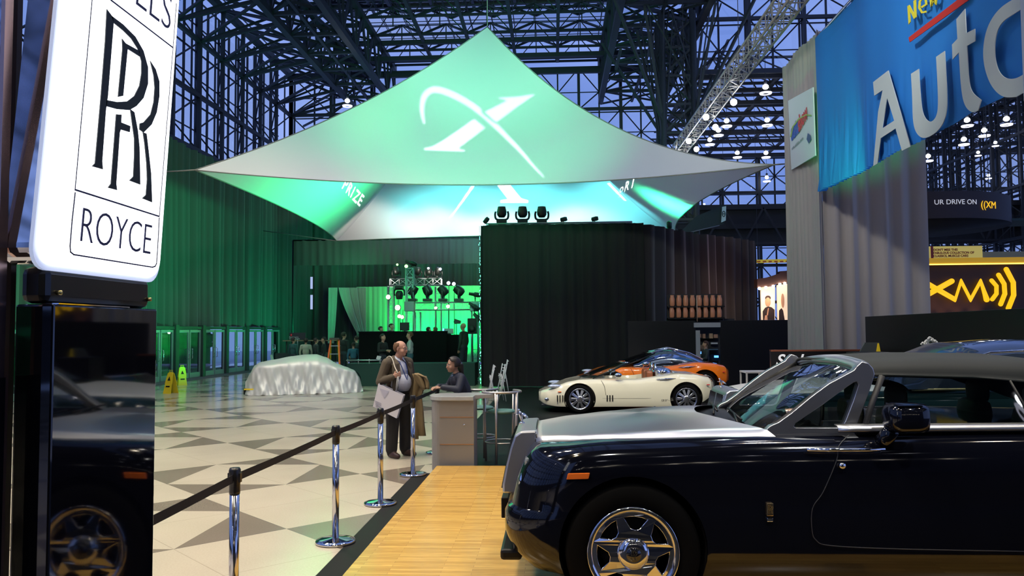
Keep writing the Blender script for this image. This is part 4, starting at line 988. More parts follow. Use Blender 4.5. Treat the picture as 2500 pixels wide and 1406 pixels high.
# neighbouring mirrored panel on dark twin posts
mp = thing('mirror_panel', 'tall mirrored panel with copper edge on dark posts at far left', 'panel', (0, 0, 0))
a = atx(82, 930, -1.30); xm = -1.36
MB().box((-1.66, 1.86, 1.775), (-1.345, 1.88, 3.3)).build('mirror_face', P('smoke_mirror', (.40, .42, .50), .04, 1), mp)
MB().box((-1.345, 1.855, 1.775), (-1.335, 1.885, 3.3)).build('copper_edge', P('copper_edge', (.75, .48, .40), .2, 1), mp)
MB().box((-1.505, 1.852, 1.775), (-1.44, 1.859, 3.3)).build('dark_band', BLACK, mp)
MB().box((-1.39, 1.95, 0), (-1.37, 1.97, 3.0)).build('rear_post', P('red_black', (.03, .01, .01), .3), mp)
MB().box((-1.66, 1.855, 0), (-1.44, 1.89, 1.775)).build('plinth_panel', BLKG, mp)
MB().box((-1.405, 1.855, 0), (-1.335, 1.89, 1.775)).build('plinth_panel', BLKG, mp)

# ------------------------------------------------------------------ stanchions with belts
posts = [(-1.93, 2.9), (-1.99, 4.93), (-1.96, 7.14), (-1.90, 8.72), (-1.85, 10.46), (-1.80, 12.3)]
def make_stanchion():
    t = thing('stanchion_post', 'x', 'stanchion', (0, 0, 0), 0, 'stanchions along the platform edge')
    MB().lathe([(.001, .0), (.175, .0), (.178, .012), (.174, .024), (.14, .032), (.06, .040), (.036, .046), (.001, .047)], (0, 0, 0), 48).build('base', CHROME, t)
    MB().lathe([(.030, .045), (.030, .885)], (0, 0, 0), 28).build('tube', P('steel_tube', (.72, .72, .74), .13, 1), t)
    MB().lathe([(.033, .875), (.034, .89), (.034, .94), (.036, .945), (.036, 1.02), (.031, 1.034), (.001, 1.036)], (0, 0, 0), 28).build('head', P('head_plastic', (.012, .012, .012), .3), t)
    MB().box((-.040, -.018, .945), (.040, .018, 1.005)).build('belt_clip', P('head_plastic', (0, 0, 0)), t, bev=.003)
    return t
LB = ['stanchion hidden behind the black pillar', 'nearest chrome stanchion, its base below the picture edge', 'chrome stanchion with green-reflecting base beside platform corner', 'third chrome stanchion, between two sagging belts in front of the bag', 'chrome stanchion in front of the standing man with tote bag', 'farthest stanchion partly hidden behind the grey counter']
st0 = make_stanchion()
for i, (x, y) in enumerate(posts):
    if i == 0: st0.location = (x, y, .004); st0['label'] = LB[0]
    else: place(st0, (x, y, .004), 0, LB[i])
    if i < 5:
        x2, y2 = posts[i+1]; a = Vector((x, y, .975)); b = Vector((x2, y2, .975)); d = (b-a).normalized(); n_ = d.cross(Vector((0, 0, 1))).normalized()*.0012; rows = []
        a = a+d*.036; b = b-d*.036
        for k in range(13):
            t = k/12; p = a*(1-t)+b*t-Vector((0, 0, .006*4*t*(1-t)))
            rows.append([p+n_+Vector((0, 0, -.025)), p+n_+Vector((0, 0, .025)), p-n_+Vector((0, 0, .025)), p-n_+Vector((0, 0, -.025))])
        o = MB().grid(rows, closed=True, caps=True, sm=False).build('belt', P('belt_webbing', (.008, .008, .009), .8)); tag(o, ['black belt running from the left pillar to the nearest stanchion', 'black belt between the nearest and second chrome stanchions', 'black belt between the second and third chrome stanchions', 'black belt crossing in front of the white tote bag', 'black belt running behind the coat to the farthest stanchion'][i], 'belt', 'barrier belts')
        o['group'] = 'belts between the stanchions'

# ------------------------------------------------------------------ reception counter
ct = thing('reception_counter', 'grey reception counter with rounded end and green-lit top', 'counter', (0, 0, 0))
cx0, cx1 = at(1049, 1100, 10.72).x, at(1157, 1100, 10.72).x
out = []
for k in range(9):
    t = pi/2+pi/2*k/8; out.append((cx0+.16+.16*cos(t), 10.92+.20*sin(t)+.0))
body = [(cx1, 10.72), (cx1, 11.12), (cx0+.16, 11.22)]+[(cx0+.16-.16*sin(pi*k/8*.5)-0, 10.72+.5-.25*(1-cos(pi*k/16))) for k in range(1, 8)]
def arc(cx, cy, rx_, ry_, a0, a1, n=8): return [(cx+rx_*cos(R(a0+(a1-a0)*k/n)), cy+ry_*sin(R(a0+(a1-a0)*k/n))) for k in range(n+1)]
body = arc(cx0+.13, 10.95, .13, .23, 270, 90, 14)+[(cx1, 11.2), (cx1, 10.72)]
MB().poly([(x, y, .015) for x, y in body], (0, 0, .93)).build('body', GREYM, ct)
top = arc(cx0+.20, 11.0, .235, .33, 262, 90, 16)+[(cx1+.25, 11.45), (cx1+.25, 11.1), (cx1, 10.95), (cx1-.0, 10.66)]
MB().poly([(x, y, .945) for x, y in top], (0, 0, .055)).build('worktop', P('counter_top', (.40, .42, .42), .18), ct, bev=.006)
for z in (.36, .72): MB().box((cx0+.14, 10.712, z), (cx1, 10.722, z+.008)).build('groove', P('copper_line', (.55, .30, .15), .4, .5), ct)
MB().lathe([(.012, 0), (.012, .006)], (cx1-.13, 10.712, .62), 10, 'y').build('lock', CHROME, ct)
# bar stools
def make_stool():
    t = thing('bar_stool', 'x', 'stool', (0, 0, 0), 0, 'tall metal bar stools'); T_ = P('stool_metal', (.55, .52, .50), .35, .8)
    MB().lathe([(.001, .70), (.19, .70), (.20, .715), (.20, .73), (.17, .745), (.001, .75)], (0, 0, 0), 32).build('seat', P('stool_seat', (.10, .22, .20), .45), t)
    MB().path([(.27*cos(a), .27*sin(a), 1.0) for a in [R(-215+250*k/24) for k in range(25)]], .018, 8).build('back_rail', T_, t)
    for k, a in enumerate((35, 145, 235, 305)):
        c_, s_ = cos(R(a)), sin(R(a)); h = 1.0 if k > 1 else .98
        MB().path([(.24*c_, .24*s_, .015), (.25*c_, .25*s_, .5), (.27*c_, .27*s_, h)], .022 if k == 3 else .016, 8).build('leg', T_, t)
    MB().path([(.235*cos(a), .235*sin(a), .30) for a in [2*pi*k/24 for k in range(24)]], .010, 6, True).build('foot_ring', T_, t)
    for a in (35, 145, 235, 305): MB().bar((.18*cos(R(a)), .18*sin(R(a)), .705), (.26*cos(R(a)), .26*sin(R(a)), .705), .008, 6).build('seat_bracket', T_, t)
    return t
s0 = make_stool(); s0['label'] = 'bar stool standing nearest to the car nose with open hoop back'
w = at(1225, 1000, 11.35); s0.location = (w.x, 11.35, .015); s0.rotation_euler.z = R(20)
w = at(1172, 1000, 11.9); place(s0, (w.x, 11.9, .015), R(-15), 'bar stool half hidden behind the grey counter')
# folded white chairs leaning
def make_chair():
    t = thing('folding_chair', 'x', 'chair', (0, 0, 0), 0, 'white folding chairs by the black curtain'); Wm = P('chair_white', (.62, .62, .60), .45)
    for s in (-1, 1):
        MB().path([(.0, s*.20, .0), (.10, s*.20, .45), (.20, s*.20, .98)], .014, 6).build('front_frame', Wm, t)
        MB().path([(.22, s*.17, .0), (.16, s*.17, .40), (.10, s*.17, .72)], .013, 6).build('rear_leg', Wm, t)
    for k in range(3): MB().bar((.165+.014*k*2, -.2, .80+.07*k), (.165+.014*k*2, .2, .80+.07*k), .014, 6).build('back_slat', Wm, t)
    for z in (.18, .34): MB().bar((.04+z*.2, -.2, z), (.04+z*.2, .2, z), .010, 6).build('stretcher', Wm, t)
    for k in range(5): MB().box((.12-.01*k, -.17, .42+.055*k), (.135-.01*k, .17, .46+.055*k)).build('seat_slat', Wm, t)
    return t
c0 = make_chair(); c0['label'] = 'folded white slatted chair nearest to the reception counter'
p = fl(1188, 985, .015); c0.location = (p.x, p.y, .015); c0.rotation_euler = (0, 0, R(8))
p = fl(1203, 985, .015); place(c0, (p.x+.05, p.y+.7, .015), R(14), 'middle folded white slatted chair beside the reception counter')
p = fl(1212, 962, .015); place(c0, (p.x+.1, p.y+.6, .015), R(5), 'rearmost folded white chair leaning beside the black curtain')

# ------------------------------------------------------------------ wet floor signs, ladder
def make_wet():
    t = thing('wet_floor_sign', 'x', 'floor sign', (0, 0, 0), 0, 'yellow wet floor signs'); Ym = P('sign_yellow', (.85, .62, .02), .4)
    for s in (-1, 1):
        p0 = MB().poly([(-.15, s*.16, 0), (.15, s*.16, 0), (.12, s*.10, .28), (.14, s*.098, .30), (.10, s*.02, .62), (.05, s*.012, .66), (-.05, s*.012, .66), (-.10, s*.02, .62), (-.14, s*.098, .30), (-.12, s*.10, .28)], (0, s*.015, 0)).build('panel', Ym, t)
        MB().poly([(-.05, s*.075+s*.012, .40), (.05, s*.075+s*.012, .40), (0, s*.05+s*.012, .52)], (0, s*.012, 0)).build('warning_mark', BLACK, p0)
        MB().poly([(-.07, s*.122+s*.012, .20), (.07, s*.122+s*.012, .20), (.07, s*.113+s*.012, .24), (-.07, s*.113+s*.012, .24)], (0, s*.012, 0)).build('warning_text', BLACK, p0)
    MB().path([(-.05, 0, .65), (-.05, 0, .71), (.05, 0, .71), (.05, 0, .65)], .012, 6).build('handle', Ym, t)
    return t
w0 = make_wet(); p = fl(417, 960); w0.location = (p.x, p.y, 0); w0.rotation_euler.z = math.atan2(p.y, p.x)+R(48); w0['label'] = 'yellow wet floor sign seen edge-on, nearer of the two'
p = fl(444, 940); place(w0, (p.x, p.y, 0), math.atan2(p.y, p.x)-R(80), 'yellow wet floor sign seen flat with black triangle, farther one')
ld = thing('step_ladder', 'orange and yellow step ladder behind the covered car', 'ladder', (0, 0, 0)); LY = 27.5
def lw(px, py, dy=0): w = at(px, py, LY+dy); return (w.x, w.y, w.z)
ORG = P('ladder_orange', (.80, .14, .01), .4); YLW = P('ladder_yellow', (.75, .60, .02), .4)
zb_ = 1.55
b = at(818, 800, LY); X_ = b.x
for s in (-1, 1):
    MB().bar((X_+s*.14, LY, 1.62), (X_+s*.28, LY-.35, .0), .035).build('front_rail', ORG, ld)
    MB().bar((X_-.05+s*.12, LY+.1, 1.60), (X_-.18+s*.20, LY+.7, .0), .035).build('rear_rail', YLW, ld)
for k in range(5):
    z = .25+.28*k; h = .26-.07*z/1.4; MB().box((X_-h, LY-.33+.2*z, z), (X_+h, LY-.24+.2*z, z+.03)).build('step', TRUSSG, ld)
MB().box((X_-.17, LY-.1, 1.60), (X_+.17, LY+.16, 1.66)).build('top_cap', P('ladder_cap', (.06, .05, .04), .5), ld)

# ------------------------------------------------------------------ station-lofted cars
def cr2(tab, x):
    return interp(tab, x)
def loft_car(name, paint, car, L, top, sh, bot, hw, n=60, crown=None):
    rows = []
    for i in range(n+1):
        x = L*(.5-.5*cos(pi*i/n)); zt_ = cr2(top, x); zs_ = cr2(sh, x); zb_ = cr2(bot, x); h = cr2(hw, x)
        sec = [(0, zb_), (.6*h, zb_), (.90*h, zb_+.01), (.97*h, zb_+.06), (h, zb_+(zs_-zb_)*.45), (.99*h, zb_+(zs_-zb_)*.72), (.94*h, zs_-.035), (.84*h, zs_), (.66*h, zs_+(zt_-zs_)*.35+.005), (.35*h, zt_-.01), (0, zt_)]
        sp = cr_spline([(a, b, 0) for a, b in sec], 2)
        rows.append([(x, -p.x, p.y) for p in sp]+[(x, p.x, p.y) for p in sp[-2:0:-1]])
    return MB().grid(rows, closed=True, caps=True).build(name, paint, car)
SCR = glassmat('spyker_glass', (.45, .5, .5), .1)
def sports(name, label, loc_, rz, paint, coupe, sc=1.0):
    car = thing(name, label, 'car', loc_, rz); car.scale = (sc, sc, sc); L = 3.93
    top = [(0, .46), (.12, .52), (.4, .62), (.8, .72), (1.2, .78), (1.55, .79), (2.0, .80), (2.6, .84), (3.0, .885), (3.5, .86), (3.8, .80), (3.93, .70)]
    sh = [(0, .44), (.12, .49), (.4, .60), (.7, .70), (.95, .745), (1.25, .75), (1.6, .735), (2.2, .735), (2.7, .80), (3.1, .865), (3.5, .84), (3.8, .78), (3.93, .68)]
    bot = [(0, .24), (.15, .15), (.4, .12), (3.2, .12), (3.6, .20), (3.93, .36)]
    hw = [(0, .42), (.05, .58), (.2, .74), (.5, .86), (.95, .92), (1.6, .90), (2.4, .90), (3.1, .95), (3.6, .90), (3.85, .78), (3.93, .62)]
    b = loft_car('body', paint, car, L, top, sh, bot, hw)
    cs = [cyl_y(.92, .315, .355, -1.2, -.62), cyl_y(.92, .315, .355, .62, 1.2), cyl_y(3.28, .325, .365, -1.2, -.62), cyl_y(3.28, .325, .365, .62, 1.2)]
    cs.append(MB().add([(1.55, -.66, .60), (2.62, -.66, .60), (2.62, .66, .60), (1.55, .66, .60), (1.42, -.70, 1.0), (2.70, -.70, 1.0), (2.70, .70, 1.0), (1.42, .70, 1.0)], [(0, 3, 2, 1), (4, 5, 6, 7), (0, 1, 5, 4), (1, 2, 6, 5), (2, 3, 7, 6), (3, 0, 4, 7)]).build('cutter', RUBBER))
    cut(b, cs); q = b.modifiers.new('e', 'EDGE_SPLIT'); q.split_angle = R(35); smooth_all(b)
    for (x, s) in ((.92, -1), (3.28, -1), (.92, 1), (3.28, 1)):
        MB().grid([[(x+.35*cos(t), s*y_, max(.12, .32+.35*sin(t))) for t in [R(-35+250*k/30) for k in range(31)]] for y_ in (.60, .86)]).add([(x+.35*cos(t), s*.60, max(.12, .32+.35*sin(t))) for t in [R(-35+250*k/30) for k in range(31)]], [tuple(range(31))]).build('wheel_housing', BLACK, car)
        wheel(car, (x, s*.80, .315), .315, .238, (.88, .30, .17, .10), 10, P('alloy_grey', (.50, .52, .56), .25, 1), s, False, .22, 90)
    # windscreen
    MB().grid([[(1.20+.26*(1-(y/6)**2)*-1+.26*t*0+.86*t-.0*(y/6)**2, y/6*(.74-.14*t), .775+.33*t) for y in range(-6, 7)] for t in [k/5 for k in range(6)]]).build('windscreen', SCR, car)
    for s in (-1, 1): MB().path([(1.22, s*.74, .77), (1.62, s*.68, .92), (2.06, s*.60, 1.105)], .018, 8).build('screen_pillar', BLACK, car)
    MB().path([(2.06, -.60, 1.105), (1.9, -.3, 1.11), (1.82, 0, 1.112), (1.9, .3, 1.11), (2.06, .60, 1.105)], .014, 6).build('screen_rail', CHROME, car)
    for s in (-1, 1):
        MB().ball((1.78, s*.93, .845), (.085, .05, .055), 14, 10).bar((1.72, s*.80, .76), (1.76, s*.90, .82), .012, 6).build('door_mirror', CHROME, car)
        MB().ball((.37, s*.745, .595), (.17, .075, .045), 14, 8).build('headlamp', P('lamp_blue', (.55, .62, .75), .08, .6), car)
        MB().ball((.20, s*.72, .30), (.07, .03, .04), 12, 8).build('fog_lamp', CHROME, car)
        MB().ball((.47, s*.865, .475), (.045, .015, .016), 10, 6).build('side_marker', P('amber_lens', (0, 0, 0)), car)
        MB().ball((3.77, s*.86, .62), (.04, .02, .014), 10, 6).build('tail_marker', P('red_lens', (.5, .02, .02), .2), car)
        for x in (.42, .48, .54): MB().box((x-.012, s*.85-.03, .26), (x+.012, s*.85+.03, .40)).build('side_vent', BLACK, car)
        for x in (1.53, 1.59, 1.65): MB().box((x-.012, s*.895-.012, .27), (x+.012, s*.895+.012, .40)).build('side_vent', BLACK, car)
        MB().path([(2.62, s*.895, .745), (2.85, s*.93, .755), (3.05, s*.915, .765)], [.006, .022, .006], 8).build('air_scoop', CHROME, car)
        MB().path(cr_spline([(1.40, s*.885, .73), (1.47, s*.90, .60), (1.50, s*.905, .40)], 5), .004, 4).path(cr_spline([(2.72, s*.885, .73), (2.68, s*.905, .55), (2.65, s*.905, .36)], 5), .004, 4).build('door_seam', BLACK, car)
        MB().box((1.4, s*.895-.004, .325), (3.0, s*.90+.004, .330)).build('sill_seam', P('seam_soft', (.25, .24, .2), .5), car)
    MB().box((.06, -.35, .14), (.35, .35, .17)).build('splitter', P('alloy_grey', (0, 0, 0)), car)
    MB().ball((.02, 0, .38), (.03, .22, .06), 16, 8).build('nose_intake', BLACK, car)
    for s in (-1, 1):
        MB().box((2.15, s*.33-.23, .45), (2.6, s*.33+.23, .62)).box((2.45, s*.33-.22, .55), (2.6, s*.33+.22, .92)).build('seat', P('quilted_leather', (.25, .08, .03), .5), car, bev=.05)
        MB().path([(2.66, s*.33-.17, .80), (2.66, s*.33-.17, 1.0), (2.66, s*.33-.10, 1.06), (2.66, s*.33+.10, 1.06), (2.66, s*.33+.17, 1.0), (2.66, s*.33+.17, .80)], .024, 8).build('roll_hoop', CHROME, car)
        MB().ball((2.82, s*.33, .86), (.24, .15, .13), 14, 8).build('headrest_fairing', CHROME, car)
    if coupe:
        rows = []
        for i in range(15):
            x = 1.5+1.9*i/14; zt_ = interp([(1.5, .85), (1.9, 1.08), (2.2, 1.19), (2.5, 1.215), (2.9, 1.12), (3.4, .88)], x); h = interp([(1.5, .66), (2.3, .60), (3.4, .55)], x)
            rows.append([(x, h*sin(t)*(1.0), .76+(zt_-.76)*max(0, cos(t))**.6) for t in [pi/2*(-1+k/8) for k in range(17)]])
        MB().grid(rows).build('canopy', P('chrome_canopy', (.35, .42, .5), .08, 1), car)
        for k in (-1, 0, 1): MB().path([(2.0, k*.3, 1.12), (2.5, k*.34, 1.225), (3.0, k*.3, 1.09), (3.35, k*.25, .92)], .022, 6).build('canopy_rib', CHROME, car)
    return car
CREAM = P('cream_paint', (.72, .69, .52), .18, coat=1)
p = fl(1416, 1009, .015)
cream = sports('sports_car', 'cream open sports car with ten-spoke wheels and chrome roll hoops', (p.x-.92, p.y+.90, .015), 0, CREAM, False)
text_mesh('door_lettering', 'C8 SPYDER', P('letter_dark', (.15, .15, .13), .5), .055, .001, cream, frame((2.72, -.925, .27), (1, 0, 0), (0, 0, 1)))
ORANGE = P('orange_paint', (.75, .17, .01), .15, coat=1)
p = at(1405, 930, 21.3)
sports('sports_car', 'orange sports coupe with chrome glass canopy behind the cream car', (p.x, 21.6, .15), 0, ORANGE, True, 1.0)
MB_ = MB().box((p.x-.3, 20.4, .015), (p.x+4.3, 22.9, .15)).build('display_plinth', BLACK); tag(MB_, 'low black plinth under the orange sports coupe', 'plinth')
sports('sports_car', 'yellow sports car glimpsed through the convertible windscreen', (2.55, 13.2, .015), 0, P('yellow_paint', (.75, .42, .01), .2, coat=1), False, 1.05)
# second saloon with silver bonnet and dark roof, behind the convertible
sal = phantom('saloon_car', 'dark saloon with pale silver bonnet parked behind the convertible', (at(1765, 960, 8.9).x, 9.55, .10), 0, P('pale_silver', (.62, .64, .62), .3, .3), P('dark_green_blue', (.01, .03, .035), .06), False)
rows = []
for i in range(21):
    x = 1.85+3.2*i/20; zt_ = interp([(1.85, 1.2), (2.3, 1.45), (2.7, 1.60), (3.2, 1.64), (3.9, 1.62), (4.5, 1.45), (5.05, 1.15)], x); h = interp([(1.85, .80), (3.0, .66), (4.2, .66), (5.05, .75)], x)
    rows.append([(x, (h+.16*(1-abs(cos(t))**.5))*(1 if sin(t) > 0 else -1)*abs(sin(t))**.55, 1.13+(zt_-1.13)*max(0, cos(t))**.55) for t in [pi/2*(-1+k/10) for k in range(21)]])
MB().grid(rows).build('cabin', P('dark_cabin', (.02, .03, .05), .08, coat=1), sal)
for s in (-1, 1):
    MB().path([(2.0, s*.84, 1.16), (2.35, s*.80, 1.36), (2.8, s*.76, 1.50), (3.4, s*.75, 1.53), (4.1, s*.76, 1.50), (4.7, s*.80, 1.25)], .016, 6).build('window_trim', CHROME, sal)
    MB().path([(1.9, s*.93, 1.12), (3.4, s*.94, 1.14), (5.2, s*.9, 1.10)], .014, 6).build('belt_trim', P('pale_gold', (.6, .5, .25), .3, .6), sal)
# vintage car: low black bonnet with yellow wing
vc = thing('vintage_car', 'black vintage open car with yellow edged wing in front of the saloon', 'car', (0, 0, .10)); YV = 7.75
VX = at(1555, 1000, YV-.7).x
FEN = P('yellow_wing', (.72, .52, .03), .15, coat=1); VB = P('vintage_black', (.006, .006, .006), .06, coat=1)
for s in (-1, 1):
    pts = [(VX+.45-.40*cos(t), YV+s*.68, .42+.52*sin(t)) for t in [pi*k/16*.80 for k in range(17)]]
    MB().grid([[(x, y-.11, z-.015), (x, y-.11, z), (x, y, z+.025), (x, y+.11, z), (x, y+.11, z-.015)] for x, y, z in pts]).build('wing', VB, vc)
    MB().path([(x, y-.112, z) for x, y, z in pts], .016, 6).build('wing_beading', FEN, vc)
    w_ = MB().lathe([(.36, -.05), (.40, -.03), (.40, .03), (.36, .05), (.36, -.05)], (VX+.45, YV+s*.68, .40), 36, 'y', cap=False)
    for k in range(12): w_.bar((VX+.45, YV+s*.68, .40), (VX+.45+.37*cos(pi*k/6), YV+s*.68, .40+.37*sin(pi*k/6)), .006, 4)
    w_.build('wheel', VB, vc)
    MB().lathe([(.001, -.10), (.06, -.08), (.105, 0), (.11, .02), (.001, .03)], (VX+.27, YV+s*.36, .90), 20, 'x').build('headlamp', P('dark_chrome', (.2, .2, .22), .08, 1), vc)
rows = []
for (x, h, zt_) in ((.10, .28, .93), (.3, .30, .94), (.9, .34, .955), (1.4, .40, .97), (1.7, .46, .975), (2.6, .56, .98), (3.4, .50, .95), (3.8, .25, .85)):
    rows.append([(VX+.15+x, YV+h*y, z) for y, z in ((-.9, .35), (-1, .5), (-1, zt_-.12), (-.8, zt_-.03), (-.3, zt_), (.3, zt_), (.8, zt_-.03), (1, zt_-.12), (1, .5), (.9, .35))])
MB().grid(rows, closed=True, caps=True).build('body', VB, vc)
MB().path([(VX+.4, YV-.31, .93), (VX+1.5, YV-.40, .955), (VX+2.7, YV-.57, .965), (VX+3.5, YV-.5, .93)], .012, 6).build('coach_line', FEN, vc)
MB().lathe([(.001, 0), (.16, .012), (.19, .03), (.001, .04)], (VX+.20, YV-.45, 1.02), 28, 'z').bar((VX+.2, YV-.45, .93), (VX+.2, YV-.45, 1.02), .012, 6).build('wing_mirror', P('dark_chrome', (0, 0, 0)), vc)
MB().grid([[(VX+.85, YV-.30, .95), (VX+.85, YV+.30, .95)], [(VX+.98, YV-.28, 1.03), (VX+.98, YV+.28, 1.03)]]).build('wind_deflector', glassmat('green_glass', (.35, .7, .6), .2), vc)
# covered car
cov = thing('covered_car', 'sports car under a shiny silver dust cover', 'covered car', (0, 0, 0))
CL, CR_ = fl(597, 966), fl(888, 958); LC = (CR_-CL).length; dirx = (CR_-CL).normalized(); diry = Vector((-dirx.y, dirx.x, 0)); NX, NS = 150, 44
tabt = [(0, .40), (.03, .62), (.07, .86), (.11, .95), (.22, 1.02), (.38, 1.12), (.50, 1.17), (.60, 1.17), (.68, 1.08), (.78, .87), (.86, .76), (.93, .66), (.975, .45), (1, .10)]
rr = random.Random(9); rows = []
for i in range(NX+1):
    u = i/NX; zt_ = interp(tabt, u); sh_ = min(zt_*.97, interp([(0, .38), (.1, .80), (.3, .80), (.6, .78), (.8, .70), (.93, .60), (1, .1)], u)); hw_ = interp([(0, .55), (.06, .78), (.15, .88), (.85, .86), (.95, .70), (1, .5)], u)
    row = []
    for j in range(NS+1):
        s = -1+2*j/NS; a = abs(s)
        if a > .45:
            t = (1-a)/.55; z = sh_*t**.9; y = hw_*(1.03-.05*t)+.10*(1-t)**3
        else:
            t = a/.45; z = sh_+(zt_-sh_)*cos(t*pi/2)**.8; y = hw_*.98*sin(t*pi/2)**.75
        am = .021*(min(1, (1-z/1.2)*1.4))
        f_ = sin((u*46+z*5.5+.8*sin(u*9))*1.0)+.6*sin(u*83-z*7+2*sin(u*13))+.35*sin(u*140+z*11)
        off = am*f_*(1 if a > .3 else .15)
        if z < .06: off += .05*sin(u*70)
        y = (y+off)*(1 if s > 0 else -1)
        p = CL+dirx*(u*LC)+diry*(.86+y); row.append((p.x, p.y, max(.004, z+.012*f_*(a > .5))))
    rows.append(row)
SAT = P('silver_cover', (.58, .58, .54), .46, .25, bump=(11, .3))
MB().grid(rows).build('cover', SAT, cov)
p = CL+dirx*.12+diry*.35; MB().box((p.x-.12, p.y-.16, .02), (p.x+.30, p.y+.2, .20)).build('bumper', BLACK, cov)
p = CL+dirx*.0+diry*.15; MB().box((p.x-.02, p.y-.03, .16), (p.x+.34, p.y-.01, .20)).build('marker_strip', P('sign_yellow', (0, 0, 0)), cov)
for k in (.8, 3.0):
    p = CL+dirx*k+diry*.86; MB().lathe([(.31, -.72), (.31, .72)], (p.x, p.y, .315), 20, 'y').build('wheel', RUBBER, cov)
# flowers on a stand behind the roof
fv = thing('flower_vase', 'white blossoms in a vase seen above the convertible roof', 'flowers', (0, 0, 0)); w = at(2270, 838, 11.6)
MB().lathe([(.001, 0), (.15, 0), (.15, .9), (.001, .9)], (w.x, w.y, .015), 20).build('stand', BLACK, fv)
MB().lathe([(.05, .915), (.09, 1.05), (.05, 1.25), (.04, 1.35)], (w.x, w.y, 0), 16).build('vase', P('vase', (.1, .1, .1), .1), fv)
PET = P('petals', (.78, .78, .70), .7); rr = random.Random(4)
for (px, py, r_) in ((2253, 840, 5), (2262, 834, 5), (2270, 828, 6), (2276, 830, 5), (2283, 836, 6), (2286, 843, 5), (2275, 844, 6), (2267, 843, 5), (2259, 838, 4)):
    q = at(px, py, 11.6+rr.uniform(-.05, .05)); s_ = r_/168; mb = MB()
    for k in range(6): a = k*pi/3+rr.random(); mb.ball((q.x+.6*s_*cos(a), q.y+.4*s_*sin(a*2), q.z+.6*s_*sin(a)), s_*.55, 8, 6)
    o = mb.build('blossom', PET, fv); MB().path([(w.x, w.y, 1.3), ((w.x+q.x)/2, (w.y+q.y)/2, 1.5), tuple(q)], .006, 5).build('stem', P('stem_green', (.05, .12, .04), .6), fv)
# display case and easel
dc = thing('display_case', 'open black display case with silver edges near the script panel', 'display case', (0, 0, 0)); Yd = 15.8
a = at(1823, 911, Yd); b = at(1885, 911, Yd); Ms = P('case_edge', (.75, .75, .78), .3, .6)
x0, x1, zt_ = a.x, b.x, a.z
for (x, y) in ((x0, Yd), (x1, Yd), (x0, Yd+.5), (x1, Yd+.5), ((x0+x1)/2+.0, Yd)): MB().box((x-.015, y-.015, .015), (x+.015, y+.015, zt_)).build('post', Ms, dc)
MB().box((x0-.02, Yd-.02, zt_), (x1+.02, Yd+.52, zt_+.03)).build('top_frame', Ms, dc)
for k in range(3): MB().box((x0, Yd, .3+.2*k), (x1, Yd+.5, .32+.2*k)).build('shelf', BLACK, dc)
ea = thing('table_easel', 'small dark folding easel board above the convertible roof', 'easel', (0, 0, 0)); Ye = 11.2
q = [at(x, y, Ye) for x, y in ((2100, 858), (2112, 836), (2146, 836), (2150, 858))]
MB().poly(q, (0, .02, 0)).build('board', P('easel_board', (.05, .06, .06), .4), ea)
MB().poly([at(x, y, Ye-.01) for x, y in ((2140, 858), (2143, 838), (2146, 838), (2150, 858))], (0, .03, 0)).build('edge', P('sign_yellow', (0, 0, 0)), ea)
MB().box((q[0].x-.1, Ye-.15, .015), (q[3].x+.1, Ye+.25, q[0].z-.01)).build('stand', BLACK, ea)
# ------------------------------------------------------------------ high-bay lamps
LAMPW = E('lamp_glow', (.93, .93, 1.0), 28)
def make_lamp(rod=2.0):
    t = thing('ceiling_lamp', 'x', 'lamp', (0, 0, 0), 0, 'hanging high-bay lamps')
    MB().lathe([(.07, .10), (.09, .30), (.04, .34), (.001, .35)], (0, 0, 0), 14).build('ballast', STEEL, t)
    MB().bar((.10, 0, .12), (.29, 0, -.30), .006, 4).bar((-.10, 0, .12), (-.29, 0, -.30), .006, 4).build('reflector_rib', STEEL, t)
    MB().ball((0, 0, .0), (.15, .15, .13), 14, 8).build('bulb', LAMPW, t)
    MB().lathe([(.31, -.30), (.29, -.36), (.16, -.37), (.16, -.34), (.31, -.30)], (0, 0, 0), 20, cap=False).build('glow_ring', E('ring_glow', (.8, .8, 1), 2.2), t)
    MB().bar((0, 0, .34), (0, 0, rod), .015, 5).build('rod', STEEL, t)
    return t
lamp0 = make_lamp()
vis = [((848, 246), 16.0, 'lamp hanging left of the tent below the long girder'), ((1607, 237), 16.0, 'lamp hanging right of the tent beside the tube column'),
 ((1774, 295), 14, 'lamp second below the slanting truss, right of the tent'), ((1754, 318), 14, 'lamp just under and left of the pair near the truss end'), ((1733, 341), 14, 'lamp close to the tent edge under the truss end'),
 ((1873, 293), 14, 'lamp beside the grey drape level with the white sign top'), ((1869, 212), 14, 'topmost small lamp beside the grey drape'), ((1800, 373), 14, 'lamp directly above the right tip of the tent'),
 ((1870, 373), 14, 'lamp above the right tent tip and next to the drape'), ((1872, 433), 14, 'lamp just below the right tip of the tent'),
 ((2361, 293), 13, 'lamp touching the lower edge of the blue banner'), ((2403, 318), 13, 'brightest lamp below the last banner letter'), ((2353, 340), 13, 'lamp under the second banner letter beside the drape'),
 ((2457, 290), 13, 'lamp partly cut by the right banner edge'), ((2266, 381), 13, 'lamp at the right edge of the grey drape'), ((2340, 578), 9, 'large bright lamp under the round hanging sign'), ((2393, 574), 9, 'smaller bright lamp right under the round hanging sign'),
 ((2388, 372), 12, 'tiny lamp in the middle of the right glass wall'), ((2430, 348), 12, 'tiny lamp high on the right glass wall'), ((2413, 428), 11, 'tiny lamp low on the right glass wall')]
first = True
for (px, py), z, lb in vis:
    d = ray(px, py); t = (z-HC)/d.z; p = CAM+d*t
    if first: o = lamp0; o.location = p; o['label'] = lb; first = False
    else: o = place(lamp0, p, 0, lb)
    if z == 9: o.scale = (.8,)*3
    if 'tiny' in lb: o.scale = (.6,)*3
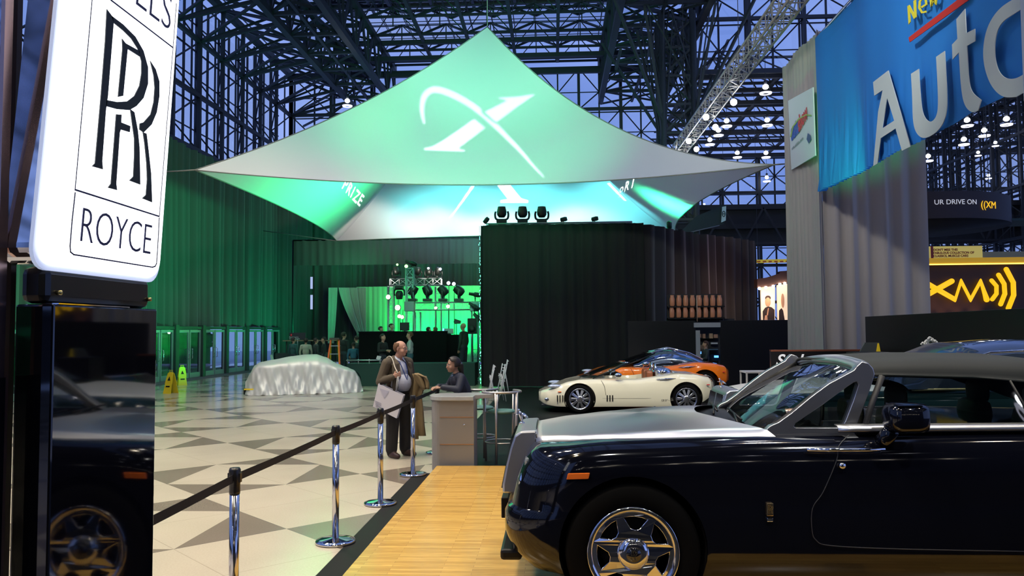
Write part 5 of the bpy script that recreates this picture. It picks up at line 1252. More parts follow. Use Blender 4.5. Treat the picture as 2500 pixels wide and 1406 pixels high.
# lamps over and behind the photographer: they show as highlights in the black paint
k = 0
for (x, y) in [(-12, -3), (-6, -4), (0, -5), (6, -4), (12, -3), (18, -5), (-9, -11), (-3, -12), (3, -12), (9, -11), (15, -12), (21, -11), (-12, -18), (-5, -18), (1, -19), (7, -18), (13, -19), (-8, 5), (3, 1), (10, 4), (16, 2)]:
    o = place(lamp0, (x, y, 12.5+(k % 3)*.4), 0, 'high-bay lamp mirrored as a white spark in the black car paint'); o['group'] = 'high-bay lamps mirrored in the car paint'; k += 1
# small lights low behind the photographer
SP_ = E('booth_spot', (1, .9, .75), 45)
sp0 = MB().ball((0, 0, 0), .07, 10, 6).build('booth_spotlight', SP_); first = True
for (x, y, z) in [(-2, -9, 4.6), (-1.4, -9, 4.6), (-.8, -9, 4.5), (.2, -10, 4.7), (1.0, -10, 4.7), (2.6, -9, 4.8), (3.4, -9, 4.8), (4.4, -9, 4.8), (6, -10, 5), (7, -10, 5), (8, -10, 5), (10, -11, 5.2), (-1.0, -14, 6.5), (1.5, -14, 6.5), (4, -14, 6.5)]:
    o = sp0 if first else sp0.copy()
    if not first: C.objects.link(o)
    first = False; o.location = (x, y, z); tag(o, 'small warm spotlight mirrored as a spark in the black car paint', 'spotlight', 'stand spotlights mirrored in the car paint')
tb = MB().bar((-3, -9.5, 4.95), (12, -9.5, 5.2), .05, 6).bar((-3, -14, 6.7), (12, -14, 6.7), .05, 6).build('spot_rail', BLACK); tag(tb, 'dark ceiling rail carrying small spotlights behind the photographer', 'rail')

# ------------------------------------------------------------------ slanting aluminium truss with bulbs
def truss(mb, a, b, w=.3, r=.02, step=None):
    a = Vector(a); b = Vector(b); d = (b-a); L = d.length; d.normalize(); u = d.cross(Vector((0, 0, 1)) if abs(d.z) < .9 else Vector((0, 1, 0))).normalized()*w/2; v = d.cross(u).normalized()*w/2
    cs = [u+v, u-v, -u-v, -u+v]
    for c_ in cs: mb.bar(a+c_, b+c_, r, 6)
    n = max(2, int(L/(step or w*1.2)))
    for i in range(n):
        p = a+d*(L*i/n); q = a+d*(L*(i+1)/n)
        for k in range(4):
            c1, c2 = cs[k], cs[(k+1) % 4]
            mb.bar(p+(c1 if i % 2 else c2), q+(c2 if i % 2 else c1), r*.55, 4); mb.bar(p+c1, p+c2, r*.55, 4)
    for c1, c2 in zip(cs, cs[1:]+cs[:1]): mb.bar(b+c1, b+c2, r*.7, 4)
    return mb
lt = thing('lighting_truss', 'long aluminium lighting truss running back high beside the drape tower', 'truss', (0, 0, 0))
truss(MB(), (5.35, 13.5, 9.1), (5.0, 31.5, 8.9), .42, .03).build('truss_frame', P('warm_aluminium', (.42, .40, .33), .4, .7), lt)
for (y, s) in ((23.4, .2), (25, -.3), (26.3, .25), (28.2, -.3), (29.5, .2), (30.8, -.25), (31.3, .3)):
    h = MB().ball((5.15+s, y, 8.5), (.10, .10, .10), 10, 6).build('bulb', LAMPW, lt); MB().bar((5.15+s, y, 8.6), (5.15+s*.5, y, 8.75), .02, 5).build('bulb_arm', BLACK, lt)
for y in (14, 22, 31): MB().bar((5.2, y, 9.2), (5.2, y, 18.3), .012, 4).build('hanging_wire', STEEL, lt)

# ------------------------------------------------------------------ moving head fixtures
FIX = P('fixture_black', (.010, .013, .012), .4)
def make_head():
    t = thing('moving_head', 'x', 'stage light', (0, 0, 0), 0, 'moving head stage lights')
    MB().box((-.17, -.15, 0), (.17, .15, .10)).build('base', FIX, t, bev=.012)
    MB().path(cr_spline([(-.10, 0, .11), (-.20, 0, .16), (-.225, 0, .30), (-.20, 0, .40)], 4), .035, 8).path(cr_spline([(.10, 0, .11), (.20, 0, .16), (.225, 0, .30), (.20, 0, .40)], 4), .035, 8).bar((-.12, 0, .12), (.12, 0, .12), .035, 8).build('yoke', FIX, t)
    MB().lathe([(.001, -.19), (.10, -.18), (.155, -.10), (.165, .02), (.14, .13), (.13, .18), (.001, .18)], (0, 0, .38), 22, 'z').build('head', FIX, t)
    MB().lathe([(.12, .181), (.001, .186)], (0, 0, .38), 18, 'z').build('lens', P('lens', (.10, .12, .14), .05, .5), t)
    return t
def tilt(o, ang, axis='x'):
    for c in o.children:
        if c.name.startswith(('head', 'lens')):
            mt = Matrix.Translation((0, 0, .38)) @ Matrix.Rotation(ang, 4, 'X') @ Matrix.Translation((0, 0, -.38)); c.matrix_local = mt
mh0 = make_head(); mh0.location = at(1225, 545, 26.75); mh0['label'] = 'moving head on the black curtain top, leftmost of three upright ones'
for px, lb in ((1276, 'moving head on the black curtain top, middle of three upright ones'), (1323, 'moving head on the black curtain top, rightmost of three upright ones')):
    o = place(mh0, at(px, 545, 26.75), 0, lb)
ZT = mh0.location.z
bt = thing('box_truss', 'aluminium box truss behind the top edge of the black curtain', 'truss', (0, 0, 0))
truss(MB(), (-2.2, 26.75, ZT-.18), (2.65, 26.75, ZT-.18), .30, .022).build('beam', TRUSSG, bt)
for x in (-2.0, 2.5): truss(MB(), (x, 26.75, 0), (x, 26.75, ZT-.33), .30, .022).build('leg', TRUSSG, bt)
for px, a, lb in ((1187, .9, 'small tilted fixture at the left end of the black curtain top'), (1376, .2, 'low fixture hump on the curtain top right of the moving heads'), (1452, .2, 'second low fixture hump near the curtain top corner')):
    p = at(px, 547, 26.75); o = thing('spotlight', lb, 'stage light', (p.x, p.y, ZT), 0)
    MB().lathe([(.001, -.12), (.07, -.10), (.08, .05), (.06, .12), (.001, .12)], (0, 0, 0), 14, 'x').build('can', FIX, o); o.children[0].location = (0, 0, .10); o.children[0].rotation_euler.y = -a
    MB().path([(0, -.09, .10), (0, -.09, -.02), (0, .09, -.02), (0, .09, .10)], .012, 5).build('bracket', FIX, o)
p = at(1634, 556, 28.6); o = thing('spotlight', 'small upright fixture on the angled curtain rail right of the corner', 'stage light', p, 0)
MB().lathe([(.001, -.16), (.09, -.12), (.10, .08), (.06, .14), (.001, .14)], (0, 0, .1), 14, 'z').build('can', FIX, o); MB().bar((0, 0, -.2), (0, 0, .0), .02, 6).build('bracket', FIX, o)

# ------------------------------------------------------------------ stage rig
rig = thing('stage_truss', 'front lighting truss with tall tower and cross beam on the stage', 'truss', (0, 0, 0)); RY = 32.0
def tp(px, py, Y=RY): return at(px, py, Y)
a = tp(1001, 655); b = tp(1001, 905); truss(MB(), a, (a.x, RY, .02), .30, .025).build('tower', TRUSSG, rig)
a = tp(1016, 748); b = tp(1152, 748); b.z = a.z; truss(MB(), a, b, .30, .025).build('cross_beam', TRUSSG, rig)
a = tp(1160, 748); truss(MB(), (a.x, RY, a.z+.1), (a.x, RY, .02), .28, .022).build('leg', TRUSSG, rig)
a = tp(1020, 762); truss(MB(), a, (a.x, RY, .9), .22, .02).build('inner_leg', TRUSSG, rig)
for px, py in ((1001, 748), (1160, 748)): a = tp(px, py); MB().box((a.x-.2, RY-.2, a.z-.2), (a.x+.2, RY+.2, a.z+.2)).build('corner_block', P('block_grey', (.25, .26, .27), .4, .6), rig, bev=.02)
rg2 = thing('stage_truss', 'rear lighting truss with two thin legs against the green backdrop', 'truss', (0, 0, 0)); R2 = 36.0
a = tp(953, 689, R2); b = tp(1078, 691, R2); b.z = a.z; truss(MB(), a, b, .30, .022).build('cross_beam', TRUSSG, rg2)
for px in (955, 1070): a = tp(px, 700, R2); truss(MB(), a, (a.x, R2, .02), .26, .02).build('leg', TRUSSG, rg2)
a = tp(947, 698, R2); MB().bar(a, (a.x, R2, .02), .035, 6).build('pole', TRUSSG, rg2)
for px, an, lb in ((968, -.3, 'moving head on the rear truss, leftmost above the hanging one'), (1020, .4, 'moving head on the rear truss just right of the tower'), (1047, -.2, 'moving head on the rear truss with blue-white lens'), (1070, .5, 'moving head on the rear truss at its right end')):
    p = tp(px, 681, R2); o = place(mh0, p, R(40), lb, .95); tilt(o, an)
for px, an, lb in ((1008, .6, 'big moving head on the cross beam hidden behind the tower'), (1044, -.5, 'big moving head on the cross beam, second from the tower'), (1082, -.7, 'big moving head on the cross beam with bright yoke gap'), (1121, -.9, 'big moving head on the cross beam tilted right, last one')):
    p = tp(px, 736); o = place(mh0, p, R(90), lb, 1.15); tilt(o, an)
p = tp(975, 699, R2); o = place(mh0, p, 0, 'moving head hanging upside down from the rear truss', 1.05); o.rotation_euler = (pi, 0, 0)
def prof(px, py, Y, ang, lb, L=.5):
    p = tp(px, py, Y); o = thing('profile_spotlight', lb, 'stage light', p, 0)
    c_ = MB().lathe([(.001, -L/2), (.06, -L/2), (.07, -.05), (.10, -.03), (.10, .12), (.07, L/2), (.001, L/2)], (0, 0, 0), 14, 'x').build('barrel', FIX, o); c_.rotation_euler.y = ang
    MB().path([(0, -.12, 0), (0, -.12, -.2), (0, .12, -.2), (0, .12, 0)], .014, 5).bar((0, 0, -.2), (0, 0, -.34 if py != 775 else -p.z+.02), .02, 6).build('bracket', FIX, o)
prof(1160, 719, RY, .15, 'profile spotlight standing level on the right truss corner'); prof(1158, 748, RY-.4, .6, 'profile spotlight pointing down at the right truss corner'); prof(1004, 642, RY, .35, 'profile spotlight on top of the stage tower'); prof(1166, 775, RY-.5, .8, 'profile spotlight clamped low beside the black speaker', .42)
HOT = E('par_glow', (1, .74, .45), 7); GRNL = E('lens_green', (.3, 1, .2), 5); BLUL = E('lens_blue', (.7, .7, 1), 7)
for (px, py, Y, m_, lb, s_) in ((948, 725, R2-.2, HOT, 'warm lit lamp on the left leg of the rear truss', .10), (971, 751, R2-.3, HOT, 'brightest warm lamp low between the truss legs', .12), (975, 772, R2-.3, HOT, 'pair of warm lamps below the brightest one, left', .08), (982, 774, R2-.3, HOT, 'pair of warm lamps below the brightest one, right', .08),
        (1064, 752, R2-.3, HOT, 'warm lamp on a stand under the cross beam', .07), (1094, 748, R2-.3, HOT, 'dim warm lamp behind the cross beam', .08), (1095, 691, R2+.5, BLUL, 'white lamp behind the moving heads, left of two', .08), (1108, 693, R2+.5, BLUL, 'white lamp behind the moving heads, right of two', .08),
        (992, 650, R2, GRNL, 'green lit lens beside the tower top', .08), (970, 646, R2-.3, GRNL, 'green lit lens on the leftmost rear moving head', .05), (1046, 655, R2-.4, BLUL, 'blue-white lit lens on the middle rear moving head', .05), (1075, 657, R2-.4, BLUL, 'blue-white lit lens on the right rear moving head', .06)):
    p = tp(px, py, Y); o = thing('par_lamp', lb, 'stage light', p, 0)
    MB().ball((0, -.02, 0), (s_, .05, s_), 12, 8).build('lit_lens', m_, o); MB().lathe([(s_*1.1, 0), (s_*1.15, .10), (s_*.6, .22), (.001, .24)], (0, 0, 0), 12, 'y').build('can', FIX, o); MB().bar((0, .1, s_), (0, .2, s_+.25), .012, 4).build('clamp', FIX, o)
    if px in (1064, 1094, 1095, 1108, 992, 975, 982, 971): MB().bar((0, .12, -p.z+.01), (0, .12, -s_*.5), .015, 5).build('stand_pole', FIX, o)
# booth, table, speaker and small gear
bx = thing('stage_booth', 'black draped riser in front of the bright green backdrop', 'riser', (0, 0, 0))
a, b = at(876, 811, 30), at(1090, 811, 30); MB().box((a.x, 30, .01), (b.x, 31.4, a.z)).build('skirt', BLKF, bx); MB().box((a.x-.03, 29.97, a.z), (b.x+.03, 30.2, a.z+.03)).build('rail', BLACK, bx)
a2, b2 = at(1090, 817, 30.2), at(1118, 817, 30.2); MB().box((a2.x, 30.2, .01), (b2.x, 31.2, a2.z)).build('side_box', BLKF, bx)
tb_ = thing('work_table', 'table with dark teal skirt and silver rail behind the covered car', 'table', (0, 0, 0))
a, b = at(846, 888, 27.2), at(932, 888, 27.2); MB().box((a.x, 27.2, .0), (b.x+3.2, 28.2, a.z)).build('skirt', P('teal_skirt', (.010, .045, .035), .85), tb_)
MB().bar((a.x, 27.15, a.z+.12), (b.x, 27.15, a.z+.12), .022, 8).build('rail', TRUSSG, tb_)
for k in range(4): MB().bar((a.x+.05+k*(b.x-a.x-.1)/3, 27.15, a.z), (a.x+.05+k*(b.x-a.x-.1)/3, 27.15, a.z+.16), .018, 6).build('rail_post', TRUSSG, tb_)
spk = thing('loudspeaker', 'black loudspeaker on a pole at the right of the stage', 'loudspeaker', (0, 0, 0)); a, b = at(1141, 777, 29.5), at(1164, 815, 29.5)
MB().box((a.x, 29.5, b.z), (b.x, 29.85, a.z)).build('cabinet', BLACK, spk, bev=.02); MB().lathe([(.13, 0), (.001, -.005)], ((a.x+b.x)/2, 29.495, b.z+.18), 20, 'y').build('grille', P('spk_grille', (.03, .03, .03), .6), spk)
MB().bar(((a.x+b.x)/2, 29.7, .3), ((a.x+b.x)/2, 29.7, b.z), .02, 8).build('pole', FIX, spk)
for k in range(3): MB().bar(((a.x+b.x)/2, 29.7, .7), ((a.x+b.x)/2+.45*cos(2.1*k+.5), 29.7+.45*sin(2.1*k+.5), .01), .014, 6).build('leg', FIX, spk)
mn = thing('monitor', 'dark monitor on the riser beside the tower', 'monitor', (0, 0, 0)); a, b = at(976, 787, 30.5), at(999, 807, 30.5); zb0 = at(876, 811, 30).z+.03
MB().box((a.x, 30.5, b.z), (b.x, 30.56, a.z)).build('screen', FIX, mn, bev=.01); MB().box(((a.x+b.x)/2-.04, 30.5, zb0-.03), ((a.x+b.x)/2+.04, 30.54, b.z+.02)).build('stand', FIX, mn)
lp = thing('laptop', 'open silver laptop with blue-lit edge on the riser', 'laptop', (0, 0, 0)); a, b = at(1083, 802, 30.4), at(1108, 815, 30.4)
MB().box((a.x, 30.3, b.z), (b.x, 30.6, b.z+.02)).build('keyboard', TRUSSG, lp); MB().box((a.x, 30.3, b.z), (b.x, 30.32, a.z)).build('lid', P('laptop_lid', (.35, .36, .40), .4), lp); MB().box((a.x-.02, 30.29, b.z), (a.x+.03, 30.30, a.z)).build('screen_glow', E('blue_glow', (.1, .3, 1), 4), lp)
fl_ = thing('flood_light', 'small black flood light on a thin stand before the backdrop', 'stage light', (0, 0, 0)); a = at(1114, 783, 32.6)
MB().poly([at(1107, 786, 32.6), at(1110, 778, 32.6), at(1125, 783, 32.6), at(1124, 790, 32.6), at(1110, 791, 32.6)], (0, .15, 0)).build('head', FIX, fl_); MB().bar((a.x, 32.65, .42), (a.x, 32.65, a.z-.1), .015, 6).build('stand', FIX, fl_)
rs_ = MB().box((at(905, 800, 33).x, 32.22, 0), (at(1140, 800, 33).x, 34.0, .42)).build('rear_step', BLACK); tag(rs_, 'low black step behind the draped riser where people stand', 'step')
MB().lathe([(.25, 0), (.25, .02), (.02, .03)], (a.x, 32.65, .42), 16).build('foot', FIX, fl_)

# ------------------------------------------------------------------ yellow satellite radio booth far right
xm = thing('radio_booth', 'dark brown booth wall with glowing yellow letters and arcs', 'booth', (0, 0, 0)); BY = 26.0
YG = E('booth_yellow', (1, .55, .01), 1.1); BR_ = P('booth_brown', (.05, .025, .018), .6)
a = at(2250, 648, BY); b = at(2560, 648, BY)
MB().box((a.x, BY, 0), (b.x+2, BY+.2, a.z)).build('wall', BR_, xm)
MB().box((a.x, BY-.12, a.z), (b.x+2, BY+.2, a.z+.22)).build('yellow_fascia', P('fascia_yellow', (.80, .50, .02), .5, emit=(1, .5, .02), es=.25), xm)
MB().box((a.x, BY-.14, a.z+.0), (b.x+2, BY-.12, a.z+.035)).build('fascia_light', E('fascia_glow', (1, .65, .1), 3), xm)
def xl(pl, w, nm='letter'):
    pts = [at(2100+x*400/1172, 420+y*480/1406, BY-.10) for x, y in pl]; mb = MB(); mb.path([tuple(p) for p in pts], w, 10)
    for p in (pts[0], pts[-1]): mb.ball(tuple(p), w, 10, 6)
    return mb.build(nm, YG, xm)
xl([(430, 905), (655, 780)], .085); xl([(440, 775), (680, 912), (722, 780), (790, 912), (862, 780), (905, 912)], .085)
def arcp(cx, cy, r_, a0, a1, n=14): return [(cx+r_*cos(R(a0+(a1-a0)*k/n)), cy+r_*sin(R(a0+(a1-a0)*k/n))*1.15) for k in range(n+1)]
xl([(940, 775), (975, 815), (975, 870), (945, 910)], .065, 'arc'); xl([(990, 735), (1030, 800), (1035, 870), (1005, 945)], .07, 'arc'); xl([(1045, 695), (1095, 790), (1098, 880), (1060, 975)], .075, 'arc')
for px in (2280, 2318, 2355, 2400):
    w = at(px, 768, BY-.5); light('SPOT', 'booth_uplight', (w.x, BY-.35, w.z-.35), (w.x, BY, w.z+.9), 26, (1, .55, .30), spot_size=R(70), spot_blend=1, shadow_soft_size=.05)
yb = thing('notice_board', 'pale yellow board with red capitals above the radio booth', 'sign', (0, 0, 0)); Yn = 30
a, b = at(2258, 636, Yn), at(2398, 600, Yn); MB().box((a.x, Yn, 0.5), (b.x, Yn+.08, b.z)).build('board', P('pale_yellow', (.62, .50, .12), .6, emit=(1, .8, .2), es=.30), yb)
NR = P('notice_red', (.35, .04, .03), .6)
for i, s_ in enumerate(("DON'T MISS THIS", 'FABULOUS COLLECTION OF', 'CLASSICS, MUSCLE CARS')):
    w = at(2279, 612.5+i*7.5, Yn-.02); text_mesh('notice_line', s_, NR, .115, .003, yb, frame(w, (1, 0, 0), (0, 0, 1)), offset=.004, xs=.98)
a, b = at(2273, 636, Yn-.01), at(2278, 601, Yn-.01); MB().box((a.x, Yn-.02, a.z), (b.x, Yn-.01, b.z)).build('red_edge', NR, yb)
a, b = at(2398, 637, Yn), at(2560, 612, Yn); o = MB().box((a.x, Yn+.1, 0.5), (b.x, Yn+.3, b.z)).build('partition_wall', P('beige_wall', (.40, .36, .20), .7)); tag(o, 'plain beige wall top right of the pale yellow board', 'partition')
rs = thing('round_sign', 'round dark hanging sign with white words and small yellow logo', 'sign', (0, 0, 0))
c0_ = at(2215, 500, 36); Rr = 3.9; z0_, z1_ = at(2300, 533, 32.2).z, at(2300, 467, 32.2).z
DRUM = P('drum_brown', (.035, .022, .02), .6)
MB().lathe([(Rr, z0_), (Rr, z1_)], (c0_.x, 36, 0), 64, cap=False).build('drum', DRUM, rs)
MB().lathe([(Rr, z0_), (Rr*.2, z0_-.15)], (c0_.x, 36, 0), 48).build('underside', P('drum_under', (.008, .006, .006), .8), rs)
def on_drum(body, pxl, py, size, mat):
    w = at(pxl, py, 32.4); ang0 = math.asin(max(-1, min(1, (w.x-c0_.x)/Rr)))
    o = text_mesh('lettering', body, mat, size, .004, rs, None)
    for v in o.data.vertices:
        a_ = ang0+v.co.x/Rr; z_ = v.co.z; y_ = v.co.y; q = Rr+.02+z_; v.co = (c0_.x+q*sin(a_), 36-q*cos(a_), w.z+y_)
on_drum('UR DRIVE ON', 2273, 502, .275, P('sign_white', (0, 0, 0)))
on_drum('((XM', 2390, 508, .40, YG)
for k in range(4): MB().bar((c0_.x+Rr*.9*cos(k*pi/2+.6), 36+Rr*.9*sin(k*pi/2+.6), z1_), (c0_.x+Rr*.9*cos(k*pi/2+.6), 36+Rr*.9*sin(k*pi/2+.6), 16), .015, 4).build('hanging_wire', STEEL, rs)
MB().box((c0_.x+2.5, 34, z0_+.1), (c0_.x+7, 36, z0_+.2)).build('green_gantry', P('gantry', (.03, .06, .05), .6), rs)
# lit poster booth
pb = thing('poster_booth', 'warmly lit booth with two tall posters seen between curtain and drape', 'booth', (0, 0, 0)); PY = 30.5
def pz(l, Y, d, mat, nm): return MB().poly([at(x, y, Y) for x, y in l], (0, d, 0)).build(nm, mat, pb)
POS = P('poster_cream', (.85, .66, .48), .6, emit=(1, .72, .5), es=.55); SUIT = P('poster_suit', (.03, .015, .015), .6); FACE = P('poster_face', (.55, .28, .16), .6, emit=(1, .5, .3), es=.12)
pz([(1857, 701), (1892, 699), (1892, 781), (1859, 781)], PY, .08, POS, 'poster'); pz([(1897, 696), (1929, 692), (1929, 781), (1899, 781)], PY, .08, POS, 'poster')
pz([(1863, 781), (1862, 760), (1868, 751), (1876, 748), (1884, 750), (1891, 756), (1891, 781)], PY-.02, .01, SUIT, 'printed_suit')
MB().ball(tuple(at(1875, 737, PY-.03)), (.10, .01, .17), 16, 10).build('printed_face', FACE, pb); MB().ball(tuple(at(1875, 727, PY-.02)), (.105, .01, .09), 14, 8).build('printed_hair', SUIT, pb)
pz([(1866, 781), (1868, 770), (1873, 769), (1874, 781)], PY-.04, .01, FACE, 'printed_hand'); pz([(1872, 768), (1875, 752), (1877, 752), (1875, 770)], PY-.045, .01, FACE, 'printed_microphone')
pz([(1902, 781), (1902, 758), (1908, 752), (1912, 758), (1916, 781)], PY-.02, .01, SUIT, 'printed_suit'); MB().ball(tuple(at(1911, 734, PY-.03)), (.06, .01, .27), 14, 10).build('printed_face', FACE, pb)
pz([(1849, 681), (1875, 677), (1903, 668), (1905, 662), (1932, 660), (1932, 690), (1900, 692), (1885, 698), (1849, 702)], PY-.3, .5, P('canopy_brown', (.06, .025, .02), .7), 'canopy')
for px, py in ((1854, 704), (1870, 702), (1888, 699), (1904, 694), (1916, 692), (1928, 696)):
    w = at(px, py, PY-.35); MB().ball(tuple(w), .055, 10, 6).build('canopy_bulb', E('hot_bulb', (1, .8, .6), 26), pb)
w = at(1893, 700, PY-.6); light('SPOT', 'poster_booth_light', w, (w.x-.5, PY, w.z-1.4), 80, (1, .68, .45), spot_size=R(120), spot_blend=1, shadow_soft_size=.2)
light('SPOT', 'curtain_uplight', (at(1800, 783, 28.5).x-.2, 28.2, 2.2), (at(1800, 700, 31).x, 31, 4.4), 120, (1, .45, .2), spot_size=R(95), spot_blend=1, shadow_soft_size=.1)
light('SPOT', 'curtain_uplight', (at(1720, 783, 27).x, 26.4, 2.0), (at(1700, 700, 28.5).x, 29, 4.2), 70, (1, .45, .2), spot_size=R(95), spot_blend=1, shadow_soft_size=.1)
MB().box((at(1845, 781, PY).x, PY-.1, 0), (at(1935, 781, PY).x, PY+.1, at(1900, 781, PY).z)).build('booth_wall', BLACK, pb)
o = MB().poly([at(x, y, 44) for x, y in ((1845, 634), (1932, 632), (1932, 640), (1845, 642))], (0, .1, 0)).build('far_banner', P('far_yellow', (.75, .60, .03), .6, emit=(1, .7, .1), es=.2)); tag(o, 'narrow yellow and red banner strip far behind the poster booth', 'banner')
for px in (1850, 1928): w = at(px, 633, 44.05); MB().bar(w, (w.x, w.y, 16), .012, 4).build('hanging_wire', STEEL, o)
mb = MB()
for k in range(6):
    x = 1848+k*14; mb.poly([at(q, y, 43.95) for q, y in ((x, 637), (x+8, 636.5), (x+9, 639.5), (x+1, 640))], (0, .02, 0)).build('red_letter', P('far_red', (.7, .08, .02), .6), o); mb = MB()
# hanging dark panel with round emblem
hp = thing('cloth_sign', 'dark hanging cloth panel with small white round-emblem sign at tent edge', 'panel', (0, 0, 0))
MB().poly([at(x, y, 40.5) for x, y in ((1700, 528), (1765, 500), (1774, 500), (1768, 546), (1700, 563), (1655, 572))], (0, .15, 0)).build('cloth', P('panel_green_black', (.012, .03, .026), .7), hp)
MB().poly([at(x, y, 40.4) for x, y in ((1763, 505), (1773, 503), (1772, 538), (1761, 543))], (0, .05, 0)).build('white_sign', P('pale_sign', (.55, .75, .68), .6), hp)
w = at(1767, 522, 40.35); MB().path([(w.x+.07*cos(2*pi*k/16), w.y, w.z+.14*sin(2*pi*k/16)) for k in range(16)], .02, 5, True).bar((w.x-.08, w.y, w.z), (w.x+.08, w.y, w.z), .02, 5).build('ring_emblem', P('ring_dark', (.03, .08, .07), .6), hp)
for px in (1700, 1768): w = at(px, 520, 40.5); MB().bar(w, (w.x, w.y, 16), .012, 4).build('hanging_wire', STEEL, hp)
# copper lit display rack above the partition
dr = thing('display_rack', 'dark rack with two rows of copper lit jars above black panels', 'rack', (0, 0, 0)); DY = 25.2
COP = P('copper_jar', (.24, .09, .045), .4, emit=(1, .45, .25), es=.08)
for j, py in enumerate((734, 762)):
    a, b = at(1630, py+17, DY), at(1768, py+17, DY); MB().box((a.x, DY-.1, a.z), (b.x, DY+.2, a.z+.04)).build('shelf', BLACK, dr)
    for k in range(8):
        px = 1641+k*16.5-j*1; w = at(px, py, DY); h = .17
        MB().lathe([(.05, -h), (.075, -h*.8), (.08, h*.3), (.055, h*.75), (.06, h), (.001, h)], (w.x, DY, w.z), 12).build('jar', COP, dr)
a, b = at(1630, 722, DY), at(1768, 783, DY); MB().bar((a.x, DY+.22, 0), (a.x, DY+.22, 2.2), .03, 6).bar((b.x, DY+.22, 0), (b.x, DY+.22, 2.2), .03, 6).build('leg', BLACK, dr); MB().box((a.x, DY+.2, 2.1), (b.x, DY+.24, a.z+.05)).build('back_panel', P('rack_black', (.008, .006, .006), .7), dr)
w = at(1701, 721, DY-.15); MB().bar((w.x, w.y, 2.1), (w.x, w.y, w.z), .015, 6).build('post', P('rack_post', (.5, .3, .2), .4), dr)
for k in range(9): w = at(1633+k*16.5, 722, DY); MB().box((w.x-.008, DY-.05, at(1640, 783, DY).z), (w.x+.008, DY-.03, w.z)).build('divider', BLACK, dr)
# room seen through the doorway
rm = thing('back_room_desk', 'cluttered desk with small blue screen seen through the doorway', 'desk', (0, 0, 0)); a, b = at(1703, 880, 26), at(1754, 880, 26)
MB().box((a.x, 26, 0), (b.x, 26.3, a.z)).build('desk', BLACK, rm)
MB().box((a.x, 26.3, 0), (b.x+.6, 26.36, 2.2)).build('back_board', P('room_dark', (.02, .018, .018), .8), rm)
for (x0, y0, x1, y1, m_) in ((1704, 858, 1712, 864, E('screen_blue', (.1, .35, 1), 2.5)), (1745, 868, 1754, 873, E('screen_blue', (0, 0, 0), 1)), (1742, 884, 1752, 889, E('small_orange', (1, .4, .05), 3)), (1703, 842, 1728, 862, P('paper_brown', (.2, .12, .08), .7)),
                          (1706, 815, 1712, 824, P('paper_warm', (.4, .2, .12), .7)), (1716, 815, 1722, 826, P('paper_warm', (0, 0, 0))), (1732, 814, 1740, 826, P('paper_tan', (.45, .28, .15), .7)), (1743, 816, 1752, 825, P('paper_warm', (0, 0, 0))), (1730, 852, 1753, 854, P('shelf_blue', (.1, .2, .3), .5)), (1736, 836, 1752, 840, P('bottle_white', (.5, .5, .5), .4))):
    p, q = at(x0, y1, 26.1), at(x1, y0, 26.1); MB().box((p.x, 26.08, p.z), (q.x, 26.2, q.z)).build('desk_item', m_, rm)
for z in (1.05, 1.55): MB().box((a.x, 26.1, z), (b.x, 26.3, z+.03)).build('wall_shelf', BLACK, rm)
# left registration desk with little sign
rd = thing('registration_desk', 'long desk with small dark sign in the shadow of the stage', 'desk', (0, 0, 0)); RYd = 34.5
a, b = at(672, 868, RYd), at(795, 868, RYd); MB().box((a.x, RYd, 0), (b.x, RYd+.8, .95)).build('desk', P('desk_dark', (.015, .03, .03), .7), rd)
a, b = at(697, 829, RYd), at(738, 812, RYd); MB().box((a.x, RYd+.5, a.z), (b.x, RYd+.55, b.z)).build('sign_board', P('sign_dark', (.02, .02, .03), .5), rd); MB().bar(((a.x+b.x)/2, RYd+.52, .9), ((a.x+b.x)/2, RYd+.52, a.z), .02, 6).build('sign_post', TRUSSG, rd)
p, q = at(706, 824, RYd), at(728, 828, RYd)
for i in range(2): w = at(706, 824.5+i*4, RYd+.48); text_mesh('sign_line', ('Participants', 'Technologies')[i], P('sign_pale', (.5, .6, .6), .6), .09, .002, rd, frame(w, (1, 0, 0), (0, 0, 1)))
w = at(711, 818, RYd+.47); MB().ball(tuple(w), (.04, .01, .05), 8, 6).build('red_dot', P('dot_red', (.7, .02, .03), .5), rd)
MB().box((at(690, 833, RYd).x, RYd, at(690, 833, RYd).z), (at(830, 831, RYd).x, RYd+.4, at(690, 831, RYd).z)).build('wood_shelf', P('shelf_wood', (.22, .16, .09), .6), rd)
for px in (700, 760, 820): w = at(px, 832, RYd+.1); MB().bar((w.x, w.y, 0), (w.x, w.y, w.z), .025, 6).build('shelf_post', BLACK, rd)
w = at(662, 876, 31); fs = thing('floor_easel', 'small pale tilted notice on the floor behind the covered car', 'sign', (0, 0, 0)); MB().poly([at(x, y, 31) for x, y in ((659, 866), (665, 866), (669, 881), (662, 882))], (0, .03, 0)).build('notice', P('notice_green', (.45, .65, .55), .6), fs)
w = at(665, 882, 31); MB().bar((w.x, 31.02, .0), (w.x, 31.02, w.z+.1), .02, 6).build('post', FIX, fs)
